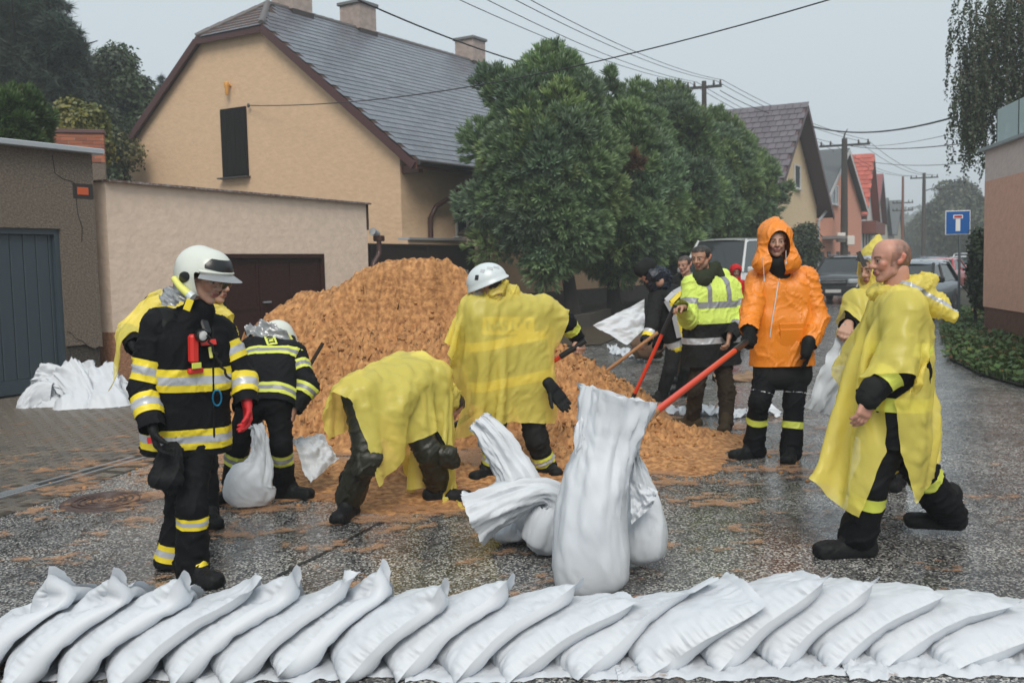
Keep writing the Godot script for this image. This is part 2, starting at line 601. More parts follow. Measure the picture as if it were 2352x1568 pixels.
func window(parent: Node, f: Fr, on_u: bool, a: float, y: float, b: float, w: float, h: float, dark := Color(0.02, 0.023, 0.026), frame := Color(0.6, 0.6, 0.6), lights := 2, sill := true) -> void:
	# on_u: the wall runs along u at offset b, facing -w (the street); otherwise it runs along w at offset a, facing -u (the camera)
	var mb := MB.new()
	var P := func(s: float, yy: float, d: float) -> Vector3:              # s along the wall, d outwards
		return f.p(a + s, yy, b - d) if on_u else f.p(a - d, yy, b + s)
	var B: Basis = f.b() if on_u else Basis(f.w, Vector3.UP, f.w.cross(Vector3.UP))
	mb.box(P.call(0.0, y + h * 0.5, 0.022), Vector3(w - 0.04, h - 0.04, 0.02), B)
	var gm := mat("window_glass_%d" % int(dark.r * 1000), dark, 0.06)
	gm.metallic_specular = 0.6
	var fr := MB.new()
	var t := 0.07
	for s in [-1.0, 1.0]: fr.box(P.call(s * (w * 0.5 - t * 0.5), y + h * 0.5, 0.035), Vector3(t, h, 0.05), B)
	for yy in [y + t * 0.5, y + h - t * 0.5]: fr.box(P.call(0.0, yy, 0.035), Vector3(w - t * 2.0, t, 0.05), B)
	for k in range(1, lights): fr.box(P.call(-w * 0.5 + w * k / lights, y + h * 0.5, 0.037), Vector3(t, h - t * 2.0, 0.05), B)
	var wn := part(parent, "window", fr, mat("window_frame_%d" % int(frame.r * 1000), frame, 0.5))
	part(wn, "pane", mb, gm)
	if sill:
		var sl := MB.new()
		sl.box(P.call(0.0, y - 0.03, 0.08), Vector3(w + 0.12, 0.04, 0.16), B)
		part(wn, "sill", sl, mat("window_sill", Color(0.5, 0.5, 0.5), 0.4))

func gable_house(f: Fr, called: String, label: String, L: float, W: float, eave: float, ridge: float, wall_m: Material, roof_m: Material, trim_m: Material, over := 0.35) -> Node3D:
	# gable on the street side: the front wall runs along u (0..L) facing -w, the ridge runs along w
	var t := thing(called, label, "house", f.p(0, 0, 0))
	var m := MB.new()
	m.prism(PackedVector3Array([f.p(0, 0, 0), f.p(0, eave, 0), f.p(L * 0.5, ridge, 0), f.p(L, eave, 0), f.p(L, 0, 0)]), f.w * W)
	part(t, "wall", m, wall_m)
	var sl := (ridge - eave) / (L * 0.5)
	for s in [0, 1]:
		m = MB.new()
		var e0 := -over if s == 0 else L + over
		var ye := eave - over * sl + 0.08
		var a := f.p(e0, ye, -over)
		var b := f.p(L * 0.5, ridge + 0.08, -over)
		var nn := (f.w * W).cross(b - a).normalized() * (1.0 if s == 1 else -1.0)
		if nn.y < 0: nn = -nn
		if s == 0: m.prism(PackedVector3Array([a, a + nn * 0.1, b + nn * 0.1, b]), f.w * (W + over))
		else: m.prism(PackedVector3Array([b, b + nn * 0.1, a + nn * 0.1, a]), f.w * (W + over))
		var rf := part(t, "roof", m, roof_m)
		m = MB.new()
		m.beam(a - Vector3(0, 0.10, 0) - f.w * 0.012, b - Vector3(0, 0.10, 0) - f.w * 0.012, 0.03, 0.24)
		part(rf, "bargeboard", m, trim_m)
		if s == 0 or s == 1:
			m = MB.new()
			m.rod(f.p(e0, ye - 0.02, -over), f.p(e0, ye - 0.02, W), 0.06)
			part(rf, "gutter", m, trim_m)
	return t

func tile_courses(f: Fr, L: float, W: float, eave: float, ridge: float, over: float, courses: int, tone: Color, tm: Material, parent: Node, called: String, tw := 0.32) -> void:
	# overlapping tiles on the camera-side slope of a gable house (u from -over to L/2)
	var sl := (ridge - eave) / (L * 0.5)
	var a := f.p(-over, eave - over * sl + 0.08, 0)
	var b := f.p(L * 0.5, ridge + 0.08, 0)
	var d := (b - a)
	var len := d.length() / courses
	d = d.normalized()
	var nn := f.w.cross(d).normalized()
	if nn.y < 0: nn = -nn
	var tile := MB.new()
	tile.box(Vector3.ZERO, Vector3(tw * 0.96, 0.03, len * 1.12), Basis.IDENTITY, 0.012)
	var tmesh := tile.mesh()
	var ts := []
	var cs := []
	var n := int((W + over) / tw)
	for r in courses:
		for q in n:
			var p := a + d * (len * (r + 0.5)) + nn * (0.135) + f.w * (-over + tw * (q + (0.75 if r % 2 else 0.25)))
			var B := Basis(f.w, nn, f.w.cross(nn))
			B = B * Basis.from_euler(Vector3(0.07 if f.w.cross(nn).dot(d) > 0 else -0.07, 0, 0))
			ts.append(Transform3D(B, p))
			cs.append(vary(tone, 0.14))
	var o := copies(parent, called, tmesh, tm, ts, cs)
	tag(o, "", "", "", "stuff")

func make_buildings() -> void:
	make_grey_garage()
	make_peach_garage()
	make_main_house()
	make_gate()
	make_street_houses()
	make_pink_building()

func make_grey_garage() -> void:
	var f := Fr.new(Vector3(-6.79, 0, -13.2), Vector3(0.516, 0, -1.0))   # front wall faces the street (-w)
	var t := thing("roughcast_garage", "grey-brown roughcast garage with slate-blue panelled gate", "garage", f.p(0, 0, 0))
	var rc := grain("roughcast", Color(0.13, 0.105, 0.082), Color(0.25, 0.205, 0.165), 0.95, 1.1, 0.06, 1.6, 4)
	var m := MB.new()
	var e := 1.62                                                       # far end along u
	f.bar(m, -7.0, e, 2.28, 3.36, 0.0, 4.5)                               # lintel zone
	f.bar(m, 1.02, e, 0.62, 2.28, 0.0, 4.5)                               # pier right of the gate
	f.bar(m, -7.0, 1.02, 0.0, 2.28, 0.32, 4.5)                            # behind the gate
	f.bar(m, -7.0, -3.2, 0.0, 2.28, 0.0, 0.32)
	part(t, "wall", m, rc)
	m = MB.new()                                                         # bare masonry foot where the render has fallen off
	f.bar(m, 1.02, e - 0.02, 0.0, 0.64, 0.03, 4.5)
	part(t, "bare_foot", m, grain("bare_masonry", Color(0.05, 0.042, 0.034), Color(0.13, 0.11, 0.09), 0.9, 0.6, 0.03, 3.0))
	m = MB.new()                                                         # broken lower edge of the render
	var edge := [[1.02, 0.84], [1.10, 0.80], [1.16, 0.72], [1.26, 0.69], [1.36, 0.60], [1.48, 0.55], [1.55, 0.58], [1.62, 0.56]]
	for k in edge.size() - 1:
		var a: Array = edge[k]
		var b: Array = edge[k + 1]
		m.prism(PackedVector3Array([f.p(a[0], a[1], -0.012), f.p(a[0], 0.86, -0.012), f.p(b[0], 0.86, -0.012), f.p(b[0], b[1], -0.012)]), f.w * 0.04)
	part(t, "render_edge", m, rc)
	# cracks and the broken corner with a bare orange brick
	m = MB.new()
	var cr := [[0.95, 3.30], [0.98, 3.05], [1.10, 2.98], [1.22, 2.96], [1.30, 2.93]]
	for k in cr.size() - 1: m.beam(f.p(cr[k][0], cr[k][1], -0.002), f.p(cr[k + 1][0], cr[k + 1][1], -0.002), 0.008, 0.008)
	var cr2 := [[1.29, 2.93], [1.30, 2.78], [1.32, 2.5], [1.38, 2.3], [1.36, 2.1]]
	for k in cr2.size() - 1: m.beam(f.p(cr2[k][0], cr2[k][1], -0.002), f.p(cr2[k + 1][0], cr2[k + 1][1], -0.002), 0.008, 0.008)
	part(t, "crack", m, mat("crack_dark", Color(0.03, 0.025, 0.02), 0.95))
	m = MB.new()
	f.bar(m, 1.26, 1.60, 2.72, 2.93, -0.006, 0.1)
	part(t, "chipped_hole", m, mat("hole_dark", Color(0.035, 0.03, 0.028), 0.95))
	m = MB.new()
	f.bar(m, 1.33, 1.52, 2.77, 2.88, -0.015, 0.05, 0.006)
	part(t, "brick", m, mat("bare_brick", Color(0.55, 0.10, 0.03), 0.8))
	m = MB.new()
	f.bar(m, -7.05, e + 0.10, 3.362, 3.44, -0.16, 4.6, 0.01)
	part(t, "roof", m, mat("zinc_flashing", Color(0.42, 0.45, 0.48), 0.35, 0.3))
	# the gate: frame and vertical panels
	var gate := MB.new()
	f.bar(gate, -3.2, -3.12, 0.0, 2.28, 0.06, 0.2)
	f.bar(gate, 0.94, 1.02, 0.0, 2.28, 0.04, 0.2)
	f.bar(gate, -3.12, 0.94, 2.2, 2.28, 0.04, 0.2)
	f.bar(gate, -3.12, 0.94, 0.03, 0.22, 0.07, 0.2)
	var gm := mat("gate_slate_blue", Color(0.042, 0.062, 0.078), 0.38)
	var gn := part(t, "gate", gate, gm)
	var w := 0.2
	var k := 0
	while -3.12 + k * w < 0.93:
		m = MB.new()
		f.bar(m, -3.12 + k * w + 0.006, minf(-3.12 + (k + 1) * w - 0.006, 0.938), 0.22, 2.2, 0.10, 0.16, 0.006)
		part(gn, "panel", m, gm)
		k += 1
	m = MB.new()
	f.bar(m, -3.12, 0.938, 0.22, 2.2, 0.15, 0.19)
	part(gn, "backing", m, mat("gate_dark", Color(0.012, 0.016, 0.02), 0.6))
	# brick parapet and bush on the roof's far side are separate things
	var bf := Fr.new(at(112, 335, 21.0) * Vector3(1, 0, 1), Vector3(0.95, 0, -0.3))
	var br := thing("brick_parapet", "low red brick parapet with dark coping behind the roughcast garage", "wall", bf.p(0, 0, 0))
	var y0 := 3.98
	m = MB.new()
	bf.bar(m, 0.0, 1.06, 0.0, y0 + 0.005, 0.02, 0.3)
	part(br, "base", m, mats["roughcast"])
	var bm := [mat("brick_a", Color(0.30, 0.10, 0.055), 0.9), mat("brick_b", Color(0.36, 0.13, 0.07), 0.9), mat("brick_c", Color(0.24, 0.085, 0.05), 0.9)]
	for r in 8:
		for q in 5:
			m = MB.new()
			var a0 := q * 0.25 - (0.125 if r % 2 else 0.0)
			var lo := maxf(a0, 0.0)
			var hi := minf(a0 + 0.238, 1.06)
			if hi - lo < 0.03: continue
			bf.bar(m, lo, hi, y0 + r * 0.075, y0 + r * 0.075 + 0.065, rng.randf_range(0.0, 0.006), 0.3)
			part(br, "brick", m, bm[rng.randi() % 3])
	m = MB.new()
	bf.bar(m, 0.01, 1.05, y0, y0 + 0.6, 0.012, 0.29)
	part(br, "mortar", m, mat("mortar", Color(0.26, 0.22, 0.19), 0.95))
	m = MB.new()
	bf.bar(m, -0.03, 1.09, y0 + 0.6, y0 + 0.68, -0.04, 0.34, 0.01)
	part(br, "coping", m, mat("dark_coping", Color(0.10, 0.05, 0.05), 0.6))

func make_peach_garage() -> void:
	var f := Fr.new(Vector3(-6.02, 0, -15.0), Vector3(0.42, 0, -1.0))
	var t := thing("peach_garage", "low peach rendered garage with wide rust-brown double doors", "garage", f.p(0, 0, 0))
	var pk := plaster("peach_render", Color(0.78, 0.615, 0.49), 0.06)
	var L := 7.5
	var m := MB.new()
	f.bar(m, 0.0, 1.55, 0.75, 3.0, 0.0, 5.0)
	f.bar(m, 5.75, L, 0.75, 3.0, 0.0, 5.0)
	f.bar(m, 1.55, 5.75, 1.93, 3.0, 0.0, 5.0)
	f.bar(m, 1.55, 5.75, 0.0, 1.93, 0.35, 5.0)
	part(t, "wall", m, pk)
	m = MB.new()
	f.bar(m, 0.0, 1.55, 0.0, 0.75, 0.003, 5.0)
	f.bar(m, 5.75, L, 0.0, 0.75, 0.003, 5.0)
	part(t, "plinth", m, grain("terracotta_plinth", Color(0.33, 0.16, 0.085), Color(0.46, 0.24, 0.14), 0.85, 1.2, 0.03, 0.8))
	m = MB.new()
	f.bar(m, -0.02, L + 0.05, 3.0, 3.035, -0.10, 5.1)
	part(t, "roof", m, grain("rusty_flashing", Color(0.10, 0.05, 0.035), Color(0.40, 0.38, 0.38), 0.5, 1.4, 0.025))
	var brown := grain("rust_brown_steel", Color(0.030, 0.011, 0.008), Color(0.050, 0.018, 0.013), 0.5, 1.5, 0.03)
	brown.metallic_specular = 0.25
	m = MB.new()
	f.bar(m, 1.55, 1.63, 0.0, 1.93, -0.02, 0.2)
	f.bar(m, 5.67, 5.75, 0.0, 1.93, -0.02, 0.2)
	f.bar(m, 1.63, 5.67, 1.85, 1.93, -0.02, 0.2)
	var dr := part(t, "door_frame", m, brown)
	for k in 2:
		m = MB.new()
		var a0 := 1.64 + k * 2.015
		f.bar(m, a0, a0 + 2.005, 0.03, 1.845, 0.05, 0.10)
		for q in 3:
			f.bar(m, a0 + 0.01, a0 + 1.995, 0.05 + q * 0.86, 0.11 + q * 0.86, 0.035, 0.05)
			f.bar(m, a0 + 0.01 + q * 0.965, a0 + 0.065 + q * 0.965, 0.112, 1.76, 0.037, 0.052)
		part(dr, "leaf", m, brown)
	m = MB.new()
	f.bar(m, 3.72, 3.95, 1.02, 1.05, -0.01, 0.03, 0.005)
	part(dr, "handle", m, mat("bright_steel", Color(0.55, 0.55, 0.56), 0.3, 0.8))
	# roof upstand, grey hopper outlet and brown downpipe at the far end
	m = MB.new()
	f.bar(m, L - 0.02, L + 0.03, 2.45, 3.0, -0.03, 0.4)
	part(t, "verge_flashing", m, mat("dark_flashing", Color(0.03, 0.02, 0.018), 0.5))
	m = MB.new()
	m.rod(f.p(L + 0.08, 2.42, -0.08), f.p(L + 0.3, 2.36, -0.10), 0.09, 0.06)
	part(t, "outlet", m, mat("zinc_flashing", Color(0.42, 0.45, 0.48), 0.35, 0.3))
	var pipe := MB.new()
	var pb := grain("brown_pipe", Color(0.045, 0.018, 0.014), Color(0.075, 0.03, 0.022), 0.35, 0.8, 0.03)
	pipe.box(f.p(L + 0.32, 2.27, -0.10), Vector3(0.2, 0.13, 0.2), f.b(), 0.02)
	pipe.tube(PackedVector3Array([f.p(L + 0.32, 2.2, -0.1), f.p(L + 0.32, 2.0, -0.1), f.p(L + 0.28, 1.9, -0.1), f.p(L + 0.1, 1.72, -0.08), f.p(L + 0.05, 1.62, -0.08), f.p(L + 0.05, 0.0, -0.08)]), PackedFloat32Array([0.055]), 10)
	part(t, "downpipe", pipe, pb)

var house_f: Fr
func make_main_house() -> void:
	# corner nearest the camera; u along the street, w along the gable to the left
	var f := Fr.new(Vector3(-2.76, 0, -25.7), Vector3(0.53, 0, -0.848))
	house_f = f
	var t := thing("gabled_house", "large ochre house with half-hipped grey slate roof and three chimneys", "house", f.p(0, 0, 0))
	var oc := plaster("ochre_render", Color(0.62, 0.435, 0.28), 0.05)
	var G := 11.68
	var ev := 4.65
	var hipy := 8.235
	var rd := 9.3
	var L := 17.0
	var m := MB.new()
	var wi := 0.0
	m.poly(PackedVector3Array([f.p(0, 0, 0), f.p(0, ev, 0), f.p(0, hipy, 4.54), f.p(0, hipy, 7.14), f.p(0, ev, G), f.p(0, 0, G)]))
	m.poly(PackedVector3Array([f.p(0, 0, 0), f.p(L, 0, 0), f.p(L, ev, 0), f.p(0, ev, 0)]))
	m.poly(PackedVector3Array([f.p(L, 0, 0), f.p(L, 0, G), f.p(L, ev, G), f.p(L, rd, G * 0.5), f.p(L, ev, 0)]))
	m.poly(PackedVector3Array([f.p(0, 0, G), f.p(0, ev, G), f.p(L, ev, G), f.p(L, 0, G)]))
	part(t, "wall", m, oc)
	m = MB.new()
	f.bar(m, 3.0, L + 0.05, 0.0, 0.72, -0.03, 0.1)
	part(t, "plinth", m, plaster("dark_plinth", Color(0.07, 0.06, 0.055)))
	# roof slabs
	var ov := 0.6                                                        # eave overhang
	var sl := (rd - ev) / (G * 0.5)
	var slate := grain("slate_tile", Color(0.62, 0.60, 0.62), Color(1.25, 1.25, 1.3), 0.32, 1.6, 0.03, 0.15)
	slate.vertex_color_use_as_albedo = true
	var under := mat("roof_boards", Color(0.06, 0.03, 0.02), 0.8)
	var e0 := f.p(-0.18, ev - ov * sl, -ov)
	var e1 := f.p(L, ev - ov * sl, -ov)
	var r0 := f.p(1.41, rd, G * 0.5)
	var r1 := f.p(L, rd, G * 0.5)
	var h0 := f.p(-0.18, hipy + 0.02, 4.52)
	var h1 := f.p(-0.18, hipy + 0.02, 7.16)
	var w0 := f.p(-0.18, ev - 0.3 * sl, G + 0.3)
	var w1 := f.p(L, ev - 0.3 * sl, G + 0.3)
	m = MB.new()
	var th := Vector3(0, 0.14, 0)
	m.poly(PackedVector3Array([e0, e1, r1, r0, h0]))
	m.poly(PackedVector3Array([h0 + th, r0 + th, r1 + th, e1 + th, e0 + th]))
	m.poly(PackedVector3Array([w0 + th, w1 + th, r1 + th, r0 + th, h1 + th]))
	m.poly(PackedVector3Array([w0, h1, r0, r1, w1]))
	m.poly(PackedVector3Array([h0 + th, h1 + th, r0 + th]))
	m.poly(PackedVector3Array([h0, r0, h1]))
	m.quad(e0, e0 + th, e1 + th, e1)
	var rf := part(t, "roof", m, under)
	# slates on the street slope and on the half hip
	var d := (r1 - e1).normalized()
	var nn := f.u.cross(d).normalized()
	if nn.y < 0: nn = -nn
	var slope := (r1 - e1).length()
	var ch := 0.27
	var tw := 0.40
	var tmesh := func(c: Color) -> ArrayMesh:
		var q := MB.new()
		q.col = c
		q.box(Vector3(0, 0.0, 0), Vector3(tw * 0.985, 0.014, ch * 1.3), Basis.IDENTITY)
		return q.mesh()
	var tones := []
	for c in [Color(0.125, 0.138, 0.165), Color(0.145, 0.158, 0.186), Color(0.11, 0.122, 0.146), Color(0.16, 0.172, 0.20)]: tones.append(tmesh.call(c))
	var big := []
	var rows := int(slope / ch)
	for r in rows + 1:
		for q in int(L / tw) + 2:
			var s := (r + 0.5) * ch
			var a := -0.22 + tw * (q + (0.5 if r % 2 else 0.0))
			# the left end follows the rake up to the hip, then the hip line to the ridge
			var b := G * 0.5 + ov
			var frac := s / slope
			var wpos := -ov + b * frac
			var left := -0.2 if wpos < 4.54 else lerpf(-0.2, 1.41, (wpos - 4.54) / (G * 0.5 - 4.54))
			if a - tw * 0.3 < left or a > L: continue
			var p := e0 + f.u * (a + 0.18) + d * s + nn * (th.y * 0.9)
			var B := Basis(f.u, nn, f.u.cross(nn))
			var tip := 0.045 if f.u.cross(nn).dot(d) > 0 else -0.045
			big.append(Transform3D(B * Basis.from_euler(Vector3(tip, 0, 0)), p))
	big.sort_custom(func(x, y): return x.origin.length_squared() < y.origin.length_squared())
	var rest := []
	for k in big.size():
		if k < 300: copy_part(rf, "slate", tones[rng.randi() % 4], slate, big[k])
		else: rest.append(big[k])
	var cs := []
	for k in rest.size(): cs.append(vary(Color(1, 1, 1), 0.14))
	tag(copies(rf, "far_slate", tones[1], slate, rest, cs), "", "", "", "stuff")
	var hip := []
	var hd := (r0 - (h0 + h1) * 0.5)
	var hs := hd.length()
	hd = hd.normalized()
	var hn := f.w.cross(hd).normalized()
	if hn.y < 0: hn = -hn
	for r in int(hs / ch) + 1:
		var s := (r + 0.5) * ch
		var half := 1.32 * (1.0 - s / hs)
		var q := -half + 0.1
		while q < half:
			var p := (h0 + h1) * 0.5 + hd * s + f.w * (q + (tw * 0.25 if r % 2 else 0.0)) + hn * (th.y * 0.75)
			var B := Basis(f.w, hn, f.w.cross(hn))
			copy_part(rf, "hip_slate", tones[rng.randi() % 4], slate, Transform3D(B * Basis.from_euler(Vector3(0.045 if f.w.cross(hn).dot(hd) > 0 else -0.045, 0, 0)), p))
			q += tw
	# ridge and hip caps
	var cap := mat("ridge_cap", Color(0.11, 0.10, 0.10), 0.5)
	for pr in [[h0, r0, 6], [h1, r0, 6], [r0, r1, 40]]:
		for k in pr[2]:
			m = MB.new()
			var a: Vector3 = pr[0].lerp(pr[1], k / float(pr[2])) + th
			var b: Vector3 = pr[0].lerp(pr[1], (k + 1.12) / float(pr[2])) + th
			m.rod(a, b, 0.085, 0.10, 7)
			part(rf, "ridge_tile", m, cap)
	# red-brown verge boards along gable and hip, eave board, gutter, rafter ends
	var trim := mat("oxblood_board", Color(0.065, 0.022, 0.022), 0.5)
	for pr in [[e0, h0], [h0, h1], [h1, w0]]:
		m = MB.new()
		m.beam(pr[0] - f.u * 0.03 - Vector3(0, 0.02, 0), pr[1] - f.u * 0.03 - Vector3(0, 0.0, 0), 0.05, 0.20)
		part(rf, "verge_board", m, trim)
	m = MB.new()
	m.beam(e0 + Vector3(0, 0.0, 0) - f.w * 0.05, e1 - f.w * 0.05, 0.05, 0.2)
	part(rf, "eave_board", m, mat("brown_board", Color(0.10, 0.035, 0.02), 0.55))
	m = MB.new()
	m.rod(e0 - f.w * 0.13 + Vector3(0, 0.06, 0), e1 - f.w * 0.13 + Vector3(0, 0.06, 0), 0.075, -1, 10)
	part(rf, "gutter", m, mat("gutter_dark", Color(0.035, 0.025, 0.025), 0.4))
	m = MB.new()                                                          # boarded soffit
	m.poly(PackedVector3Array([f.p(-0.1, ev - 0.05, 0.02), f.p(L, ev - 0.05, 0.02), f.p(L, ev - ov * sl - 0.05, -ov), f.p(-0.1, ev - ov * sl - 0.05, -ov)]))
	part(rf, "soffit", m, under)
	m = MB.new()
	m.beam(f.p(0.15, ev - ov * sl - 0.06, -ov + 0.05), f.p(0.15, ev - ov * sl - 0.06, 0.3), 0.16, 0.2)
	part(rf, "rafter_end", m, mat("brown_board", Color(0.10, 0.035, 0.02), 0.55))
	# slanted rain pipe from gutter back to the wall, then down
	m = MB.new()
	m.tube(PackedVector3Array([f.p(2.6, ev - ov * sl, -ov - 0.05), f.p(2.5, ev - ov * sl - 0.25, -ov), f.p(1.3, 3.2, -0.15), f.p(1.1, 2.9, -0.1), f.p(1.1, 0, -0.1)]), PackedFloat32Array([0.07]), 10)
	part(t, "rain_pipe", m, mats["brown_pipe"])
	# chimneys
	for c in [[2.62, 0.42, 0.44, 1.5, 0.2], [5.7, 0.42, 0.42, 0.95, 0.2], [12.3, 0.42, 0.42, 0.97, 0.2]]:
		m = MB.new()
		var y0: float = rd - 0.6
		f.bar(m, c[0] - c[1], c[0] + c[1], y0, rd + c[3], G * 0.5 + c[4] - c[2], G * 0.5 + c[4] + c[2])
		var cn := part(rf, "chimney", m, plaster("chimney_render", Color(0.36, 0.29, 0.26), 0.16))
		m = MB.new()
		f.bar(m, c[0] - c[1] - 0.07, c[0] + c[1] + 0.07, rd + c[3] - 0.02, rd + c[3] + 0.08, G * 0.5 + c[4] - c[2] - 0.07, G * 0.5 + c[4] + c[2] + 0.07, 0.01)
		part(cn, "cap", m, mat("chimney_cap", Color(0.16, 0.16, 0.165), 0.7))
		m = MB.new()
		f.bar(m, c[0] - c[1] - 0.03, c[0] + c[1] + 0.03, y0, rd + 0.12, G * 0.5 + c[4] - c[2] - 0.03, G * 0.5 + c[4] + c[2] + 0.03)
		part(cn, "collar", m, mat("dark_flashing", Color(0.03, 0.02, 0.018), 0.5))
	# gable shutter: plank leaf in a frame with a sill
	var hs0 := gable_uv(f, 507, 252)
	var hs1 := gable_uv(f, 572, 404)
	var wl := minf(hs0.x, hs1.x)
	var wr := maxf(hs0.x, hs1.x)
	var sh := MB.new()
	f.bar(sh, -0.05, 0.02, hs1.y, hs0.y, wl, wr)
	var black := mat("shutter_black_brown", Color(0.010, 0.008, 0.007), 0.6)
	black.metallic_specular = 0.2
	var shn := part(t, "shutter", sh, black)
	for k in 5:
		m = MB.new()
		var a := lerpf(wl + 0.05, wr - 0.05, k / 5.0)
		var b := lerpf(wl + 0.05, wr - 0.05, (k + 1) / 5.0)
		f.bar(m, -0.075, -0.045, hs1.y + 0.06, hs0.y - 0.06, a + 0.005, b - 0.005, 0.004)
		part(shn, "plank", m, black)
	m = MB.new()
	f.bar(m, -0.22, 0.0, hs1.y - 0.04, hs1.y, wl - 0.06, wr + 0.06)
	part(shn, "sill", m, mat("old_sill", Color(0.05, 0.045, 0.042), 0.6))
	# ochre lamp bracket high on the gable
	var lp := gable_uv(f, 530, 205)
	m = MB.new()
	m.rod(f.p(-0.02, lp.y + 0.1, lp.x), f.p(-0.16, lp.y + 0.12, lp.x), 0.04)
	m.lathe(f.p(-0.16, lp.y - 0.18, lp.x), [[0.0, 0.0], [0.05, 0.01], [0.055, 0.2], [0.075, 0.24], [0.075, 0.34], [0.05, 0.38], [0.0, 0.385]], 12)
	part(t, "vent_pipe", m, mat("ochre_plastic", Color(0.62, 0.30, 0.06), 0.5))
	# street-side windows (shaded) with sills, and the tall dark opening near the corner
	var hw := func(px: float, py0: float, py1: float, wd: float, lights: int) -> void:
		var q := street_u(f, px, py1)
		var q0 := street_u(f, px, py0)
		window(t, f, true, q.x, q.y, 0.0, wd, q0.y - q.y, Color(0.03, 0.035, 0.038), Color(0.45, 0.44, 0.42), lights)
	hw.call(1266, 535, 608, 2.4, 3)
	hw.call(1381, 535, 607, 2.2, 2)
	hw.call(1071, 472, 542, 1.1, 2)
	# shaded wire bracket: insulator knob where the service wire arrives
	var kb := gable_uv(f, 576, 243)
	m = MB.new()
	m.lathe(f.p(-0.1, kb.y - 0.05, kb.x), [[0.0, 0], [0.035, 0.0], [0.045, 0.05], [0.03, 0.1], [0.0, 0.11]], 10)
	part(t, "wire_hook", m, mat("hook_dark", Color(0.04, 0.035, 0.03), 0.5))

func gable_uv(f: Fr, px: float, py: float) -> Vector2:                  # (w, y) where that direction meets the gable plane
	var r := ray(px, py)
	var k := (f.o - CAM).dot(f.u) / r.dot(f.u)
	var p := CAM + r * k
	return Vector2((p - f.o).dot(f.w), p.y)
func street_u(f: Fr, px: float, py: float) -> Vector2:                  # (u, y) where that direction meets the street-side plane
	var r := ray(px, py)
	var k := (f.o - CAM).dot(f.w) / r.dot(f.w)
	var p := CAM + r * k
	return Vector2((p - f.o).dot(f.u), p.y)

func make_gate() -> void:
	var f := Fr.new(Vector3(-3.2, 0, -22.3), Vector3(0.42, 0, -1.0))
	var s1 := street_u(f, 1088, 560)
	var g := thing("yard_gate", "dark brown sheet-steel yard gate beside the peach garage", "gate", f.p(0, 0, 0))
	var m := MB.new()
	f.bar(m, 0.1, s1.x, 0.05, 2.12, 0.0, 0.05)
	f.bar(m, 0.1, s1.x, 2.12, 2.17, -0.03, 0.08)
	part(g, "panel", m, mat("gate_black_brown", Color(0.022, 0.012, 0.010), 0.55))
	m = MB.new()
	for k in 3: f.bar(m, 0.12 + k * (s1.x - 0.2) * 0.5, 0.18 + k * (s1.x - 0.2) * 0.5, 0.05, 2.12, -0.03, -0.002)
	part(g, "frame", m, mat("gate_black_brown", Color(0.022, 0.012, 0.010), 0.55))
	m = MB.new()
	f.bar(m, s1.x - 0.55, s1.x - 0.46, 1.28, 1.5, -0.05, -0.005, 0.01)
	part(g, "keypad", m, mat("off_white_plastic", Color(0.62, 0.60, 0.55), 0.5))
	# gate pier with stone cap
	var p := thing("gate_pier", "peach rendered gate pier with a weathered stone cap", "pier", f.p(s1.x + 0.3, 0, 0))
	m = MB.new()
	f.bar(m, s1.x + 0.05, s1.x + 0.75, 0.0, 2.45, -0.1, 0.5)
	part(p, "shaft", m, plaster("peach_render", Color(0.78, 0.615, 0.49), 0.06))
	m = MB.new()
	f.bar(m, s1.x - 0.05, s1.x + 0.85, 2.45, 2.55, -0.2, 0.6, 0.03)
	m.lathe(f.p(s1.x + 0.4, 2.55, 0.2), [[0.42, 0.0], [0.3, 0.07], [0.0, 0.12]], 4, Basis(Vector3.UP, 0.4))
	part(p, "cap", m, grain("weathered_stone", Color(0.05, 0.04, 0.03), Color(0.16, 0.12, 0.09), 0.9, 0.5, 0.04, 1.0))
	# wall with zinc coping between house and pier
	var a := gp(930, 620)
	var wq := thing("yard_wall", "ochre yard wall with pale zinc coping behind the gate", "wall", house_f.p(0.0, 0, -0.05))
	m = MB.new()
	var c0 := house_f.p(-0.2, 0, -0.2)
	var c1 := f.p(s1.x + 0.1, 0, 0.4)
	m.beam(c0 + Vector3(0, 1.15, 0), c1 + Vector3(0, 1.15, 0), 0.25, 2.3)
	part(wq, "wall", m, mats["ochre_render"])
	m = MB.new()
	m.beam(c0 + Vector3(0, 2.335, 0), c1 + Vector3(0, 2.335, 0), 0.36, 0.06)
	part(wq, "coping", m, mat("zinc_flashing", Color(0.42, 0.45, 0.48), 0.35, 0.3))
	# low garden wall along the planting bed, with soil behind and a strip of grass in front
	var lw := thing("garden_wall", "low weathered concrete garden wall below the conifers", "wall", gp(1290, 765))
	m = MB.new()
	var b0 := gp(1215, 772)
	var b1 := gp(1345, 752)
	var b2 := gp(1490, 704)
	m.beam(b0 + Vector3(0, 0.17, 0), b1 + Vector3(0, 0.17, 0), 0.25, 0.34)
	m.beam(b1 + Vector3(0, 0.17, 0), b2 + Vector3(0, 0.17, 0), 0.25, 0.34)
	part(lw, "wall", m, grain("weathered_concrete", Color(0.035, 0.03, 0.025), Color(0.10, 0.085, 0.065), 0.85, 0.8, 0.04, 1.0))
	var soil := sheet([b0, b1, b2, b2 + Vector3(-3, 0, -3), b1 + Vector3(-5.2, 0, -1.5), b0 + Vector3(-4, 0, -2)], 0.2)
	structure("planting_bed", soil, mats["verge_soil"])
	var strip := sheet([gp(1200, 800), gp(1380, 793), gp(1510, 735), b2, b1, b0], 0.02)
	structure("grass_strip", strip, grain("dry_verge", Color(0.035, 0.03, 0.014), Color(0.12, 0.075, 0.03), 0.9, 0.8, 0.05, 2.0))

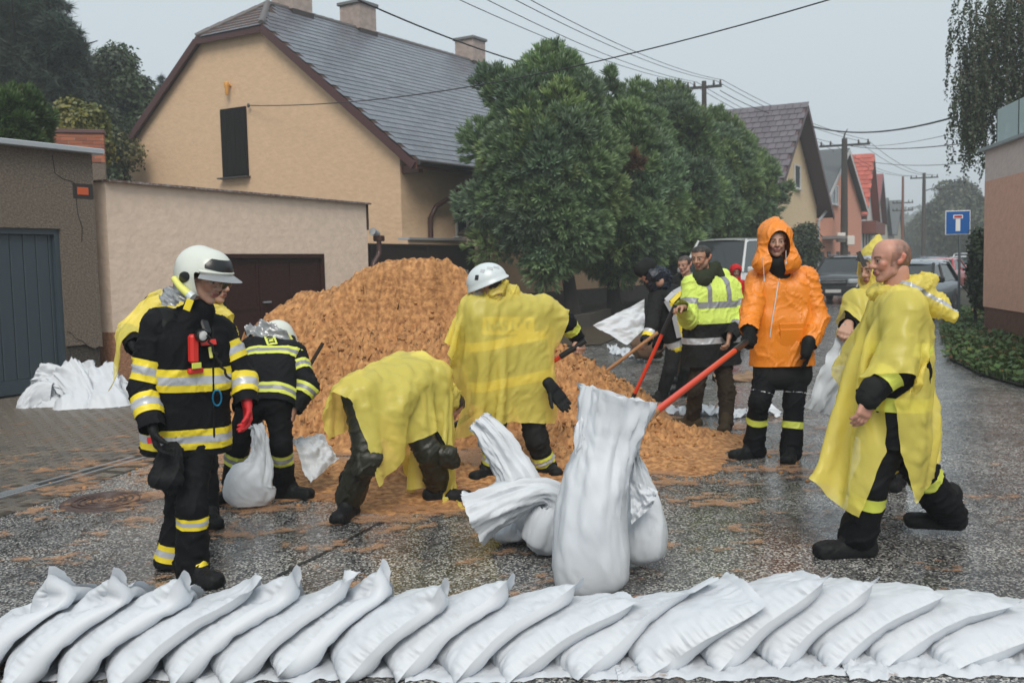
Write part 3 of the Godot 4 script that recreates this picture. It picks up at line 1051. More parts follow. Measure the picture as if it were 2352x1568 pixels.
func on_ground(px: float, z: float) -> Vector3:
	var p := at(px, 784, z)
	return Vector3(p.x, 0, -z)
func front(px0: float, z0: float, px1: float, z1: float) -> Array:      # [frame, length] of a house front between two directions
	var a := on_ground(px0, z0)
	var b := on_ground(px1, z1)
	return [Fr.new(a, b - a), (b - a).length()]

func make_street_houses() -> void:
	var plum := grain("plum_tile", Color(0.7, 0.68, 0.7), Color(1.15, 1.15, 1.15), 0.4, 1.2, 0.04)
	plum.vertex_color_use_as_albedo = true
	var trim := mat("plum_board", Color(0.07, 0.03, 0.035), 0.5)
	# tan house
	var r := front(1752, 41.0, 1876, 50.0)
	var f: Fr = r[0]
	var L: float = r[1]
	var h := gable_house(f, "tan_house", "tan gabled house with plum-coloured tile roof behind the conifers", L, 11.0, 4.15, 8.35, plaster("tan_render", Color(0.64, 0.50, 0.32), 0.05), mat("plum_roof", Color(0.10, 0.07, 0.08), 0.6), trim, 0.7)
	tile_courses(f, L, 11.0, 4.15, 8.35, 0.7, 17, Color(0.125, 0.108, 0.122), plum, h, "roof_tile", 0.34)
	var wall_win := func(node: Node3D, fr: Fr, px: float, y0: float, y1: float, wd: float, lights: int, dark := Color(0.10, 0.12, 0.13)) -> void:
		var q := street_u(fr, px, y1)
		var q0 := street_u(fr, px, y0)
		window(node, fr, true, q.x, q.y, 0.0, wd, q0.y - q.y, dark, Color(0.62, 0.62, 0.62), lights)
	wall_win.call(h, f, 1797, 370, 430, 1.15, 1)
	wall_win.call(h, f, 1831, 378, 434, 1.15, 1)
	wall_win.call(h, f, 1843, 517, 545, 1.6, 2)
	var m := MB.new()
	m.rod(f.p(L - 0.15, 3.4, -0.12), f.p(L - 0.15, 0.0, -0.12), 0.08)
	m.rod(f.p(L - 0.15, 3.4, -0.12), f.p(L + 0.35, 3.9, -0.4), 0.08)
	part(h, "downpipe", m, mat("zinc_flashing", Color(0.42, 0.45, 0.48), 0.35, 0.3))
	# salmon house
	r = front(1886, 52.0, 1978, 63.0)
	f = r[0]
	L = r[1]
	h = gable_house(f, "salmon_house", "salmon-pink gabled house with grey roof behind the utility pole", L, 10.0, 4.55, 7.6, plaster("salmon_render", Color(0.60, 0.27, 0.18), 0.05), grain("grey_roofing", Color(0.07, 0.08, 0.085), Color(0.12, 0.13, 0.135), 0.6, 0.8, 0.06, 0.8), mat("white_board", Color(0.5, 0.5, 0.5), 0.5), 0.35)
	wall_win.call(h, f, 1916, 424, 470, 2.1, 2)
	m = MB.new()
	f.bar(m, 0.2, 3.2, 2.55, 2.7, -0.9, 0.0)
	part(h, "canopy", m, mat("canopy_grey", Color(0.2, 0.19, 0.19), 0.6))
	for px in [1889, 1904, 1925, 1950]:
		var q := street_u(f, px, 590)
		m = MB.new()
		f.bar(m, q.x - 0.45, q.x + 0.45, 0.0, 1.9, -0.03, 0.1)
		part(h, "door", m, mat("dark_door", Color(0.035, 0.03, 0.03), 0.5))
	# house with bright red tiles
	r = front(1972, 64.0, 2004, 74.0)
	f = r[0]
	L = r[1]
	var red := grain("red_tile", Color(0.75, 0.72, 0.72), Color(1.2, 1.2, 1.2), 0.45, 1.2, 0.04)
	red.vertex_color_use_as_albedo = true
	h = gable_house(f, "red_roofed_house", "white house with bright red tiled roof and rust-red balcony", L, 11.0, 4.3, 8.4, plaster("white_render", Color(0.55, 0.54, 0.52), 0.05), mat("red_roof", Color(0.40, 0.085, 0.055), 0.5), mat("brown_gable", Color(0.10, 0.07, 0.055), 0.6), 0.5)
	tile_courses(f, L, 11.0, 4.3, 8.4, 0.5, 14, Color(0.46, 0.095, 0.06), red, h, "roof_tile", 0.36)
	m = MB.new()
	f.bar(m, 2.0, L - 0.5, 3.1, 3.9, -0.9, 0.0)
	part(h, "balcony", m, mat("rust_red", Color(0.16, 0.045, 0.03), 0.7))
	for k in 4:
		m = MB.new()
		f.bar(m, 0.6 + k * 2.3, 1.0 + k * 2.3, 0, 3.1, -0.05, 0.02)
		part(h, "timber_post", m, mats["brown_gable"])
	# dark red house
	r = front(2003, 75.0, 2026, 87.0)
	f = r[0]
	L = r[1]
	h = gable_house(f, "dark_red_house", "house with dark red roof and grey gable further along the street", L, 11.0, 4.5, 8.0, plaster("pale_render", Color(0.45, 0.40, 0.37), 0.06), mat("dark_red_roof", Color(0.22, 0.05, 0.05), 0.5), mat("slate_board", Color(0.07, 0.075, 0.08), 0.5), 0.4)
	for k in 3: window(h, f, true, 2.5 + k * 3.6, 3.2, 0.0, 1.2, 1.4, Color(0.10, 0.12, 0.13), Color(0.6, 0.6, 0.6), 2)
	# small grey-roofed house near the end of the street
	r = front(2020, 96.0, 2052, 114.0)
	f = r[0]
	L = r[1]
	h = gable_house(f, "grey_roofed_house", "cream house with grey roof at the end of the street", L * 0.55, 16.0, 3.9, 7.2, plaster("cream_render", Color(0.50, 0.47, 0.40), 0.06), grain("grey_roofing", Color(0.07, 0.08, 0.085), Color(0.12, 0.13, 0.135), 0.6, 0.8, 0.06), mats["slate_board"], 0.4)
	for k in 2: window(h, f, true, 2.5 + k * 4.0, 1.2, 0.0, 1.4, 1.4, Color(0.06, 0.07, 0.08), Color(0.6, 0.6, 0.6), 2)
	f = front(2052, 116.0, 2078, 128.0)[0]
	h = gable_house(f, "far_house", "far cream house with steep dark roof beside the rusty pole", 9.0, 16.0, 4.2, 8.0, mats["cream_render"], mats["grey_roofing"], mats["slate_board"], 0.4)
	window(h, f, true, 4.5, 1.5, 0.0, 1.4, 1.4, Color(0.06, 0.07, 0.08), Color(0.6, 0.6, 0.6), 2)

func make_pink_building() -> void:
	var c := gp(2258, 768)
	var f := Fr.new(c, Vector3(-0.177, 0, 1.0))
	var t := thing("pink_building", "flat-roofed salmon-pink building with brown plinth and glass terrace railing", "building", c)
	var m := MB.new()
	f.bar(m, 0.0, 14.0, 0.57, 3.06, 0.0, 9.0)
	part(t, "wall", m, plaster("pink_render", Color(0.70, 0.39, 0.285), 0.04))
	m = MB.new()
	f.bar(m, 0.0, 14.0, 3.06, 3.66, 0.002, 9.0)
	part(t, "frieze", m, plaster("frieze_render", Color(0.66, 0.53, 0.48), 0.05))
	m = MB.new()
	f.bar(m, 0.02, 14.0, 0.0, 0.57, 0.02, 9.0)
	part(t, "plinth", m, plaster("brown_plinth", Color(0.15, 0.065, 0.04), 0.1))
	m = MB.new()
	f.bar(m, -0.1, 14.1, 3.66, 3.72, -0.1, 9.1)
	part(t, "roof_edge", m, mat("zinc_flashing", Color(0.42, 0.45, 0.48), 0.35, 0.3))
	var glass := mat("frosted_glass", Color(0.55, 0.66, 0.66), 0.35)
	glass.transparency = BaseMaterial3D.TRANSPARENCY_ALPHA
	glass.albedo_color.a = 0.72
	var steel := mat("railing_steel", Color(0.09, 0.10, 0.10), 0.4, 0.4)
	for k in 7:
		m = MB.new()
		var a := 0.4 + k * 1.3
		f.bar(m, a + 0.03, a + 1.27, 3.76, 4.42, 0.10, 0.115)
		part(t, "railing_pane", m, glass)
		m = MB.new()
		m.rod(f.p(a, 3.7, 0.11), f.p(a, 4.42, 0.11), 0.022)
		part(t, "railing_post", m, steel)

# ================================================================ trees
func tuft(kind: String) -> ArrayMesh:
	var m := MB.new()
	var g := RandomNumberGenerator.new()
	g.seed = kind.hash()
	if kind == "thuja":                                                   # flat, forked sprays pointing along +Y
		for k in 15:
			var a := TAU * k / 15.0 + g.randf() * 0.6
			var out := Vector3(cos(a), 0, sin(a))
			var tip := out * g.randf_range(0.03, 0.13) + Vector3(0, g.randf_range(0.10, 0.24), 0)
			var o := out * 0.01 + Vector3(0, g.randf_range(-0.04, 0.06), 0)
			var s := Vector3(-sin(a), 0.2, cos(a)) * g.randf_range(0.012, 0.022)
			var mid := o.lerp(tip, 0.55)
			m.tri(o, mid + s, tip)
			m.tri(o, tip, mid - s)
	elif kind == "pine":
		for k in 22:
			var a := g.randf() * TAU
			var e := g.randf_range(-0.2, 1.2)
			var d := Vector3(cos(a) * cos(e), sin(e), sin(a) * cos(e)) * g.randf_range(0.16, 0.30)
			var s := d.cross(Vector3(0.3, 0.5, 0.8)).normalized() * 0.011
			m.tri(-s, s, d)
	else:                                                                 # broad leaves
		for k in 13:
			var o := Vector3(g.randf_range(-1, 1), g.randf_range(-1, 1), g.randf_range(-1, 1)) * 0.16
			var d := Vector3(g.randf_range(-1, 1), g.randf_range(-0.9, 0.5), g.randf_range(-1, 1)).normalized() * 0.10
			var s := d.cross(Vector3(g.randf(), 1, g.randf())).normalized() * 0.036
			m.quad(o, o + d * 0.5 + s, o + d, o + d * 0.5 - s)
	return m.mesh()

func foliage_mat(key: String, rough: float, glow: Color) -> StandardMaterial3D:
	var m := mat(key, WHITE_LIN, rough)
	m.vertex_color_use_as_albedo = true
	m.backlight_enabled = true
	m.backlight = glow
	return m

func crown(parent: Node, c: Vector3, r: Vector3, lobes: int, per: int, lr: float, mesh: Mesh, m: Material, tones: Array, sd: int, size := 1.0, taper := 0.3, extra := []) -> void:
	var g := RandomNumberGenerator.new()
	g.seed = sd
	var ts := []
	var cs := []
	var centres := []
	for k in lobes:
		var d := Vector3(g.randfn(), g.randfn(), g.randfn()).normalized()
		var q := pow(g.randf(), 0.28)
		var y := d.y * q
		var sh := 1.0 - taper * (y * 0.5 + 0.5)
		centres.append([c + Vector3(d.x * q * r.x * sh, y * r.y, d.z * q * r.z * sh), lr * g.randf_range(0.65, 1.25)])
	for e in extra: centres.append(e)
	for ce in centres:
		var tone: Color = tones[g.randi() % tones.size()] if ce.size() < 3 else ce[2]
		var k1 := g.randf_range(0.75, 1.25)
		for k in int(per * clampf(pow(ce[1] / lr, 2.0), 0.12, 2.2)):
			var d := Vector3(g.randfn(), g.randfn() * 0.9 + 0.25, g.randfn()).normalized()
			var q := pow(g.randf(), 0.4)
			var p: Vector3 = ce[0] + d * ce[1] * q
			var out := (d * 0.9 + (p - c).normalized() * 0.5 + Vector3(0, 0.55, 0)).normalized()
			var x := out.cross(Vector3(g.randf_range(-1, 1), g.randf_range(-1, 1), g.randf_range(-1, 1))).normalized()
			var s := size * g.randf_range(0.7, 1.35)
			ts.append(Transform3D(Basis(x, out, x.cross(out)).scaled(Vector3.ONE * s), p))
			var j := k1 * g.randf_range(0.7, 1.3)
			cs.append(Color(tone.r * j, tone.g * j, tone.b * j))
	tag(copies(parent, "crown", mesh, m, ts, cs), "", "", "", "stuff")

func trunk(parent: Node, a: Vector3, b: Vector3, r0: float, r1: float, m: Material, limbs := 6, spread := 1.6, sd := 1) -> void:
	var g := RandomNumberGenerator.new()
	g.seed = sd
	var mb := MB.new()
	var pts := PackedVector3Array()
	var rs := PackedFloat32Array()
	for k in 7:
		var t := k / 6.0
		pts.append(a.lerp(b, t) + Vector3(sin(t * 5.0 + sd) * 0.05, 0, cos(t * 4.0 + sd) * 0.05) * (1.0 if k else 0.0))
		rs.append(lerpf(r0, r1, t) * (1.25 if k == 0 else 1.0))
	mb.tube(pts, rs, 9)
	for k in limbs:
		var t := g.randf_range(0.3, 0.95)
		var o := a.lerp(b, t)
		var an := g.randf() * TAU
		var e := o + Vector3(cos(an), g.randf_range(0.3, 0.9), sin(an)) * spread * g.randf_range(0.5, 1.0)
		mb.tube(PackedVector3Array([o, o.lerp(e, 0.5) + Vector3(0, -0.1, 0), e]), PackedFloat32Array([lerpf(r0, r1, t) * 0.5, r1 * 0.6, 0.015]), 6)
	part(parent, "trunk", mb, m)

func make_trees() -> void:
	var bark := grain("dark_bark", Color(0.012, 0.010, 0.008), Color(0.04, 0.032, 0.025), 0.9, 0.5, 0.05, 2.0)
	var thuja := tuft("thuja")
	var tm := foliage_mat("conifer_spray", 0.55, lin(0.42, 0.5, 0.2))
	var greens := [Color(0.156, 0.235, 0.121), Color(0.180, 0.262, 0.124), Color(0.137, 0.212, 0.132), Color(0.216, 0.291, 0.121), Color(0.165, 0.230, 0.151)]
	# [depth, crown centre px, trunk px, half width px, top px y, bottom px y, lobes, label]
	var row := [
		[25.5, 1262, 1322, 150, 128, 650, 105, "tall dark green conifer beside the ochre house, with a split pointed top"],
		[28.0, 1405, 1414, 150, 205, 665, 95, "broad dense conifer with a second dark trunk and a few brown sprays"],
		[31.5, 1535, 1532, 128, 205, 655, 85, "conifer behind the man in the black jacket, in the middle of its row"],
		[35.5, 1645, 1640, 95, 245, 610, 70, "bluish green conifer beside the white van"],
		[39.0, 1722, 1725, 48, 330, 575, 34, "narrow conifer at the end of its row, before the tan house"]]
	for k in row.size():
		var a: Array = row[k]
		var z: float = a[0]
		var top := at(a[1], a[4], z)
		var bot := at(a[1], a[5], z)
		var rx: float = a[3] / FP * z
		var base := on_ground(a[2], z)
		var t := thing("conifer_tree", a[7], "tree", base, "row of conifers along the street")
		trunk(t, base, Vector3(top.x, top.y - 1.2, top.z), 0.2, 0.05, bark, 10, 1.5, k + 3)
		var c := (top + bot) * 0.5
		var ry := (top.y - bot.y) * 0.5
		var extra := []
		if k == 0:
			for e in [[1275, 135, 0.36], [1268, 170, 0.5], [1300, 160, 0.4], [1130, 190, 0.45], [1165, 215, 0.55], [1110, 330, 0.6], [1100, 470, 0.6], [1120, 560, 0.5]]: extra.append([at(e[0], e[1], z), e[2]])
		if k == 1:
			for e in [[1350, 205, 0.3], [1400, 215, 0.3], [1404, 190, 0.17], [1403, 170, 0.11], [1460, 220, 0.4]]: extra.append([at(e[0], e[1], z), e[2]])
			for e in [[1350, 246, 0.14], [1362, 252, 0.10], [1450, 362, 0.12], [1462, 378, 0.09], [1446, 385, 0.08]]: extra.append([at(e[0], e[1], z - 2.1), e[2], Color(0.15, 0.08, 0.04)])
		if k == 4:
			for e in [[1775, 450, 0.42], [1800, 440, 0.32], [1812, 432, 0.2], [1790, 465, 0.3]]: extra.append([at(e[0], e[1], z), e[2]])
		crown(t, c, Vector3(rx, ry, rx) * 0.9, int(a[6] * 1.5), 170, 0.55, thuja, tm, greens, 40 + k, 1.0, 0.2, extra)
	# pines, broadleaf trees and shrubs behind the garages
	var pine := tuft("pine")
	var leafy := tuft("leafy")
	var pm := foliage_mat("pine_needle", 0.6, lin(0.05, 0.08, 0.04))
	var lm := foliage_mat("broad_leaf", 0.5, lin(0.22, 0.28, 0.06))
	var dark := [Color(0.028, 0.050, 0.034), Color(0.036, 0.060, 0.040), Color(0.022, 0.042, 0.030)]
	var base := on_ground(40, 33.0)
	var t := thing("pine_tree", "big dark pine behind the roughcast garage", "tree", base)
	trunk(t, base, at(40, -40, 33.0), 0.28, 0.08, bark, 14, 3.0, 21)
	var ex := []
	for e in [[95, 30, 0.9], [130, 90, 0.8], [160, 110, 0.6], [175, 175, 0.5], [140, 160, 0.9], [90, 110, 1.2], [40, 60, 1.2], [100, 215, 1.1], [150, 230, 0.9], [170, 150, 0.45], [20, 180, 1.3], [60, 250, 1.2], [120, 300, 1.0], [20, 0, 0.9]]: ex.append([at(e[0], e[1], 33.0 + rng.randf_range(-0.6, 0.6)), e[2]])
	crown(t, at(0, 160, 33.5), Vector3(2.0, 3.6, 1.8), 30, 190, 0.8, pine, pm, dark, 61, 1.3, 0.1, ex)
	base = on_ground(262, 37.0)
	t = thing("broadleaf_tree", "green broadleaf tree between the pine and the ochre gable", "tree", base)
	trunk(t, base, at(262, 190, 37.0), 0.2, 0.05, bark, 12, 1.8, 22)
	ex = []
	for e in [[250, 150, 0.5], [285, 165, 0.5], [215, 185, 0.5], [320, 215, 0.55], [265, 135, 0.3], [340, 250, 0.6], [345, 330, 0.8], [230, 330, 0.9]]: ex.append([at(e[0], e[1], 37.0), e[2]])
	crown(t, at(268, 290, 37.0), Vector3(1.45, 2.6, 1.3), 60, 150, 0.55, leafy, lm, [Color(0.045, 0.075, 0.03), Color(0.035, 0.062, 0.028), Color(0.055, 0.082, 0.036)], 62, 1.1, 0.25, ex)
	base = on_ground(372, 46.0)
	t = thing("spruce_tree", "small distant spruce tip showing beside the gable", "tree", base)
	trunk(t, base, at(372, 178, 46.0), 0.14, 0.02, bark, 4, 0.5, 23)
	ex = []
	for k in 12: ex.append([at(372 + 14.0 * sin(k * 2.4) * k / 11.0, 182 + k * 8, 46.0), 0.1 + 0.045 * k])
	crown(t, at(372, 280, 46.0), Vector3(0.5, 0.7, 0.5), 8, 60, 0.5, pine, pm, dark, 63, 0.9, 0.5, ex)
	base = on_ground(45, 18.5)
	t = thing("round_conifer", "dense rounded evergreen bush rising over the roughcast garage roof", "bush", base)
	trunk(t, base, at(45, 260, 18.5), 0.1, 0.03, bark, 6, 0.5, 24)
	crown(t, at(45, 290, 18.5), Vector3(0.46, 0.66, 0.45), 42, 130, 0.2, thuja, tm, [Color(0.045, 0.09, 0.024), Color(0.06, 0.105, 0.03), Color(0.08, 0.11, 0.025)], 64, 0.75, 0.35)
	base = on_ground(190, 24.0)
	t = thing("yellowing_shrub", "yellowing leafy shrub behind the brick parapet", "shrub", base)
	trunk(t, base, at(190, 290, 24.0), 0.06, 0.02, bark, 8, 0.5, 25)
	crown(t, at(190, 315, 24.0), Vector3(0.5, 0.8, 0.4), 26, 90, 0.28, leafy, lm, [Color(0.11, 0.12, 0.022), Color(0.08, 0.10, 0.025), Color(0.14, 0.13, 0.022)], 65, 0.8)
	base = on_ground(300, 30.0)
	t = thing("hedge_tree", "dark leafy tree filling the gap behind the peach garage", "tree", base)
	trunk(t, base, at(290, 330, 30.0), 0.12, 0.04, bark, 6, 0.9, 26)
	crown(t, at(250, 400, 30.0), Vector3(0.9, 1.3, 0.7), 40, 110, 0.5, leafy, lm, [Color(0.03, 0.055, 0.022), Color(0.045, 0.07, 0.022), Color(0.08, 0.08, 0.03)], 66, 1.0)
	# ivy-like bush in front of the salmon house, dark shrub by the pink corner
	base = on_ground(1852, 44.0)
	t = thing("rounded_bush", "dark rounded bush in front of the tan and salmon houses", "bush", base)
	trunk(t, base, at(1852, 570, 44.0), 0.06, 0.03, bark, 6, 0.4, 27)
	crown(t, at(1850, 575, 44.0), Vector3(0.48, 0.95, 0.5), 30, 100, 0.3, leafy, lm, [Color(0.03, 0.05, 0.02), Color(0.045, 0.065, 0.02)], 67, 0.9, 0.1)
	base = on_ground(2244, 22.0)
	t = thing("corner_shrub", "dark drooping shrub at the corner of the pink building", "shrub", base)
	trunk(t, base, at(2252, 560, 22.0), 0.04, 0.015, bark, 8, 0.4, 28)
	crown(t, at(2256, 620, 22.0), Vector3(0.08, 0.85, 0.2), 20, 60, 0.14, leafy, lm, [Color(0.022, 0.04, 0.018), Color(0.035, 0.055, 0.02)], 68, 0.75, 0.0)
	make_birch(bark)
	# trees at the end of the street and the wooded hill
	var far := [Color(0.05, 0.065, 0.03), Color(0.065, 0.075, 0.035), Color(0.04, 0.055, 0.03)]
	var row2 := [[2195, 120.0, 60, 425, "hazy olive tree rising over the parked cars at the street's end"], [2235, 105.0, 45, 470, "hazy dark tree beside the pink building, far down the street"], [2140, 150.0, 40, 490, "low hazy tree in front of the wooded hill"], [2100, 170.0, 36, 520, "distant bush below the wooded hill"]]
	for k in row2.size():
		var a: Array = row2[k]
		base = on_ground(a[0], a[1])
		t = thing("distant_tree", a[4], "tree", base)
		var top := at(a[0], a[3], a[1])
		trunk(t, base, top - Vector3(0, 1.5, 0), 0.25, 0.06, bark, 6, 2.0, 30 + k)
		crown(t, base.lerp(top, 0.55), Vector3(a[2] / FP * a[1], top.y * 0.45, a[2] / FP * a[1]), 55, 70, 1.2, leafy, lm, far, 70 + k, 3.2, 0.3)
	var hb := MB.new()
	var g := PackedVector3Array()
	for r in 7:
		for q in 41:
			var x := -60.0 + q * 9.0
			var zz := 230.0 + r * 22.0
			g.append(Vector3(x + zz * 0.2, -0.5 + (r / 6.0) * (16.0 + 7.0 * nz.get_noise_2d(x * 0.012, 3.0) + 3.0 * nz.get_noise_2d(x * 0.05, 9.0)), -zz))
	hb.grid(g, 41, 7)
	structure("hill", hb, grain("hill_wood", Color(0.03, 0.04, 0.022), Color(0.06, 0.065, 0.035), 0.95, 14.0, 0.05))
	var ts := []
	var cs := []
	for k in 2600:
		var q := rng.randi() % g.size()
		var p := g[q] + Vector3(rng.randf_range(-5, 5), 0.6, rng.randf_range(-10, 10))
		ts.append(Transform3D(Basis.from_euler(Vector3(0, rng.randf() * TAU, 0)).scaled(Vector3.ONE * rng.randf_range(9, 18)), p))
		cs.append(vary(Color(0.045, 0.055, 0.03), 0.4))
	tag(copies(self, "hillside_wood", leafy, lm, ts, cs), "wooded slope closing the view at the end of the street", "wood", "", "stuff")

func make_birch(bark: Material) -> void:
	var z := 27.0
	var base := on_ground(2430, z)
	var t := thing("weeping_birch", "weeping birch with hanging leafy twigs above the pink building", "tree", base)
	trunk(t, base, at(2440, -300, z), 0.24, 0.08, grain("birch_bark", Color(0.10, 0.09, 0.08), Color(0.42, 0.40, 0.37), 0.8, 0.6, 0.03), 0, 1.0, 3)
	var g := RandomNumberGenerator.new()
	g.seed = 91
	var limb := MB.new()
	for e in [[2440, 120, 2275, 40, 2235, 30], [2440, 200, 2330, 80, 2262, 110], [2440, 60, 2300, -20, 2225, -30], [2440, 160, 2340, 150, 2290, 180]]:
		limb.tube(PackedVector3Array([at(e[0], e[1], z), at(e[2], e[3], z - 0.5), at(e[4], e[5], z - 0.7)]), PackedFloat32Array([0.06, 0.03, 0.012]), 6)
	part(t, "limb", limb, mat("birch_limb", Color(0.12, 0.085, 0.06), 0.8))
	var leaf := MB.new()
	leaf.quad(Vector3.ZERO, Vector3(0.020, -0.022, 0.006), Vector3(0, -0.06, 0), Vector3(-0.020, -0.022, 0.006))
	var ts := []
	var cs := []
	var twig := MB.new()
	for k in 520:
		var px := 2198.0 + 230.0 * pow(g.randf(), 0.75)
		var hang := 1.0 - clampf((px - 2198.0) / 150.0, 0, 1)
		var y0 := g.randf_range(-60, 190) + hang * 40.0
		if k < 70:
			px = g.randf_range(2228, 2262); y0 = g.randf_range(160, 300)
		var p := at(px, y0, z + g.randf_range(-1.6, 1.2))
		var n := int(g.randf_range(16, 40)) if k >= 70 else int(g.randf_range(14, 30))
		var dir := Vector3(g.randf_range(-0.5, 0.2), -0.2, g.randf_range(-0.3, 0.3))
		var prev := p
		for s in n:
			dir = (dir + Vector3(0, -0.25, 0) + Vector3(g.randfn(), g.randfn() * 0.3, g.randfn()) * 0.10).normalized()
			p += dir * 0.055
			for q in 2:
				ts.append(Transform3D(Basis.from_euler(Vector3(g.randf_range(-0.9, 0.9), g.randf() * TAU, g.randf_range(-0.9, 0.9))).scaled(Vector3.ONE * g.randf_range(0.9, 1.9)), p + Vector3(g.randfn(), g.randfn(), g.randfn()) * 0.03))
				var j := g.randf_range(0.6, 1.4)
				cs.append(Color(0.032 * j, 0.052 * j, 0.022 * j))
			if s % 5 == 4:
				twig.tube(PackedVector3Array([prev, p]), PackedFloat32Array([0.004]), 3, false)
				prev = p
	part(t, "twigs", twig, mats["birch_limb"])
	var cr := copies(t, "crown", leaf.mesh(), foliage_mat("birch_leaf", 0.5, lin(0.15, 0.2, 0.05)), ts, cs)
	tag(cr, "", "", "", "stuff")

# ================================================================ poles, wires, sign
func pole(px: float, z: float, top_py: float, r: float, m: Material, label: String, arms: Array, called := "utility_pole") -> Node3D:
	var base := on_ground(px, z)
	var h := at(px, top_py, z).y
	var t := thing(called, label, "utility pole", base)
	var mb := MB.new()
	mb.tube(PackedVector3Array([base, base + Vector3(0, h * 0.5, 0), base + Vector3(0, h, 0)]), PackedFloat32Array([r, r * 0.85, r * 0.65]), 12)
	part(t, "shaft", mb, m)
	var steel := mat("pole_steel", Color(0.035, 0.035, 0.036), 0.6)
	for a in arms:                                                        # [height below top, half length]
		mb = MB.new()
		var c := base + Vector3(0, h - a[0], 0)
		var d := Vector3(0.93, 0, 0.36)
		mb.beam(c - d * a[1], c + d * a[1], 0.09, 0.11)
		var an := part(t, "crossarm", mb, steel)
		for s in [-0.92, -0.55, 0.55, 0.92]:
			mb = MB.new()
			mb.lathe(c + d * a[1] * s + Vector3(0, 0.05, 0), [[0.0, 0.0], [0.05, 0.0], [0.055, 0.08], [0.035, 0.11], [0.05, 0.14], [0.03, 0.2], [0.0, 0.21]], 9)
			part(an, "insulator", mb, mat("insulator_dark", Color(0.06, 0.05, 0.045), 0.3))
	return t

func wire(pts: Array, sag: float, r := 0.012, label := "", grp := "overhead wires") -> void:
	var p := PackedVector3Array()
	var a: Vector3 = pts[0]
	var b: Vector3 = pts[1]
	for k in 25:
		var s := k / 24.0
		p.append(a.lerp(b, s) - Vector3(0, sag * 4.0 * s * (1.0 - s), 0))
	var m := MB.new()
	m.tube(p, PackedFloat32Array([r]), 5)
	solo("overhead_wire", m, mat("wire_black", Color(0.02, 0.02, 0.022), 0.6), label, "wire", grp)

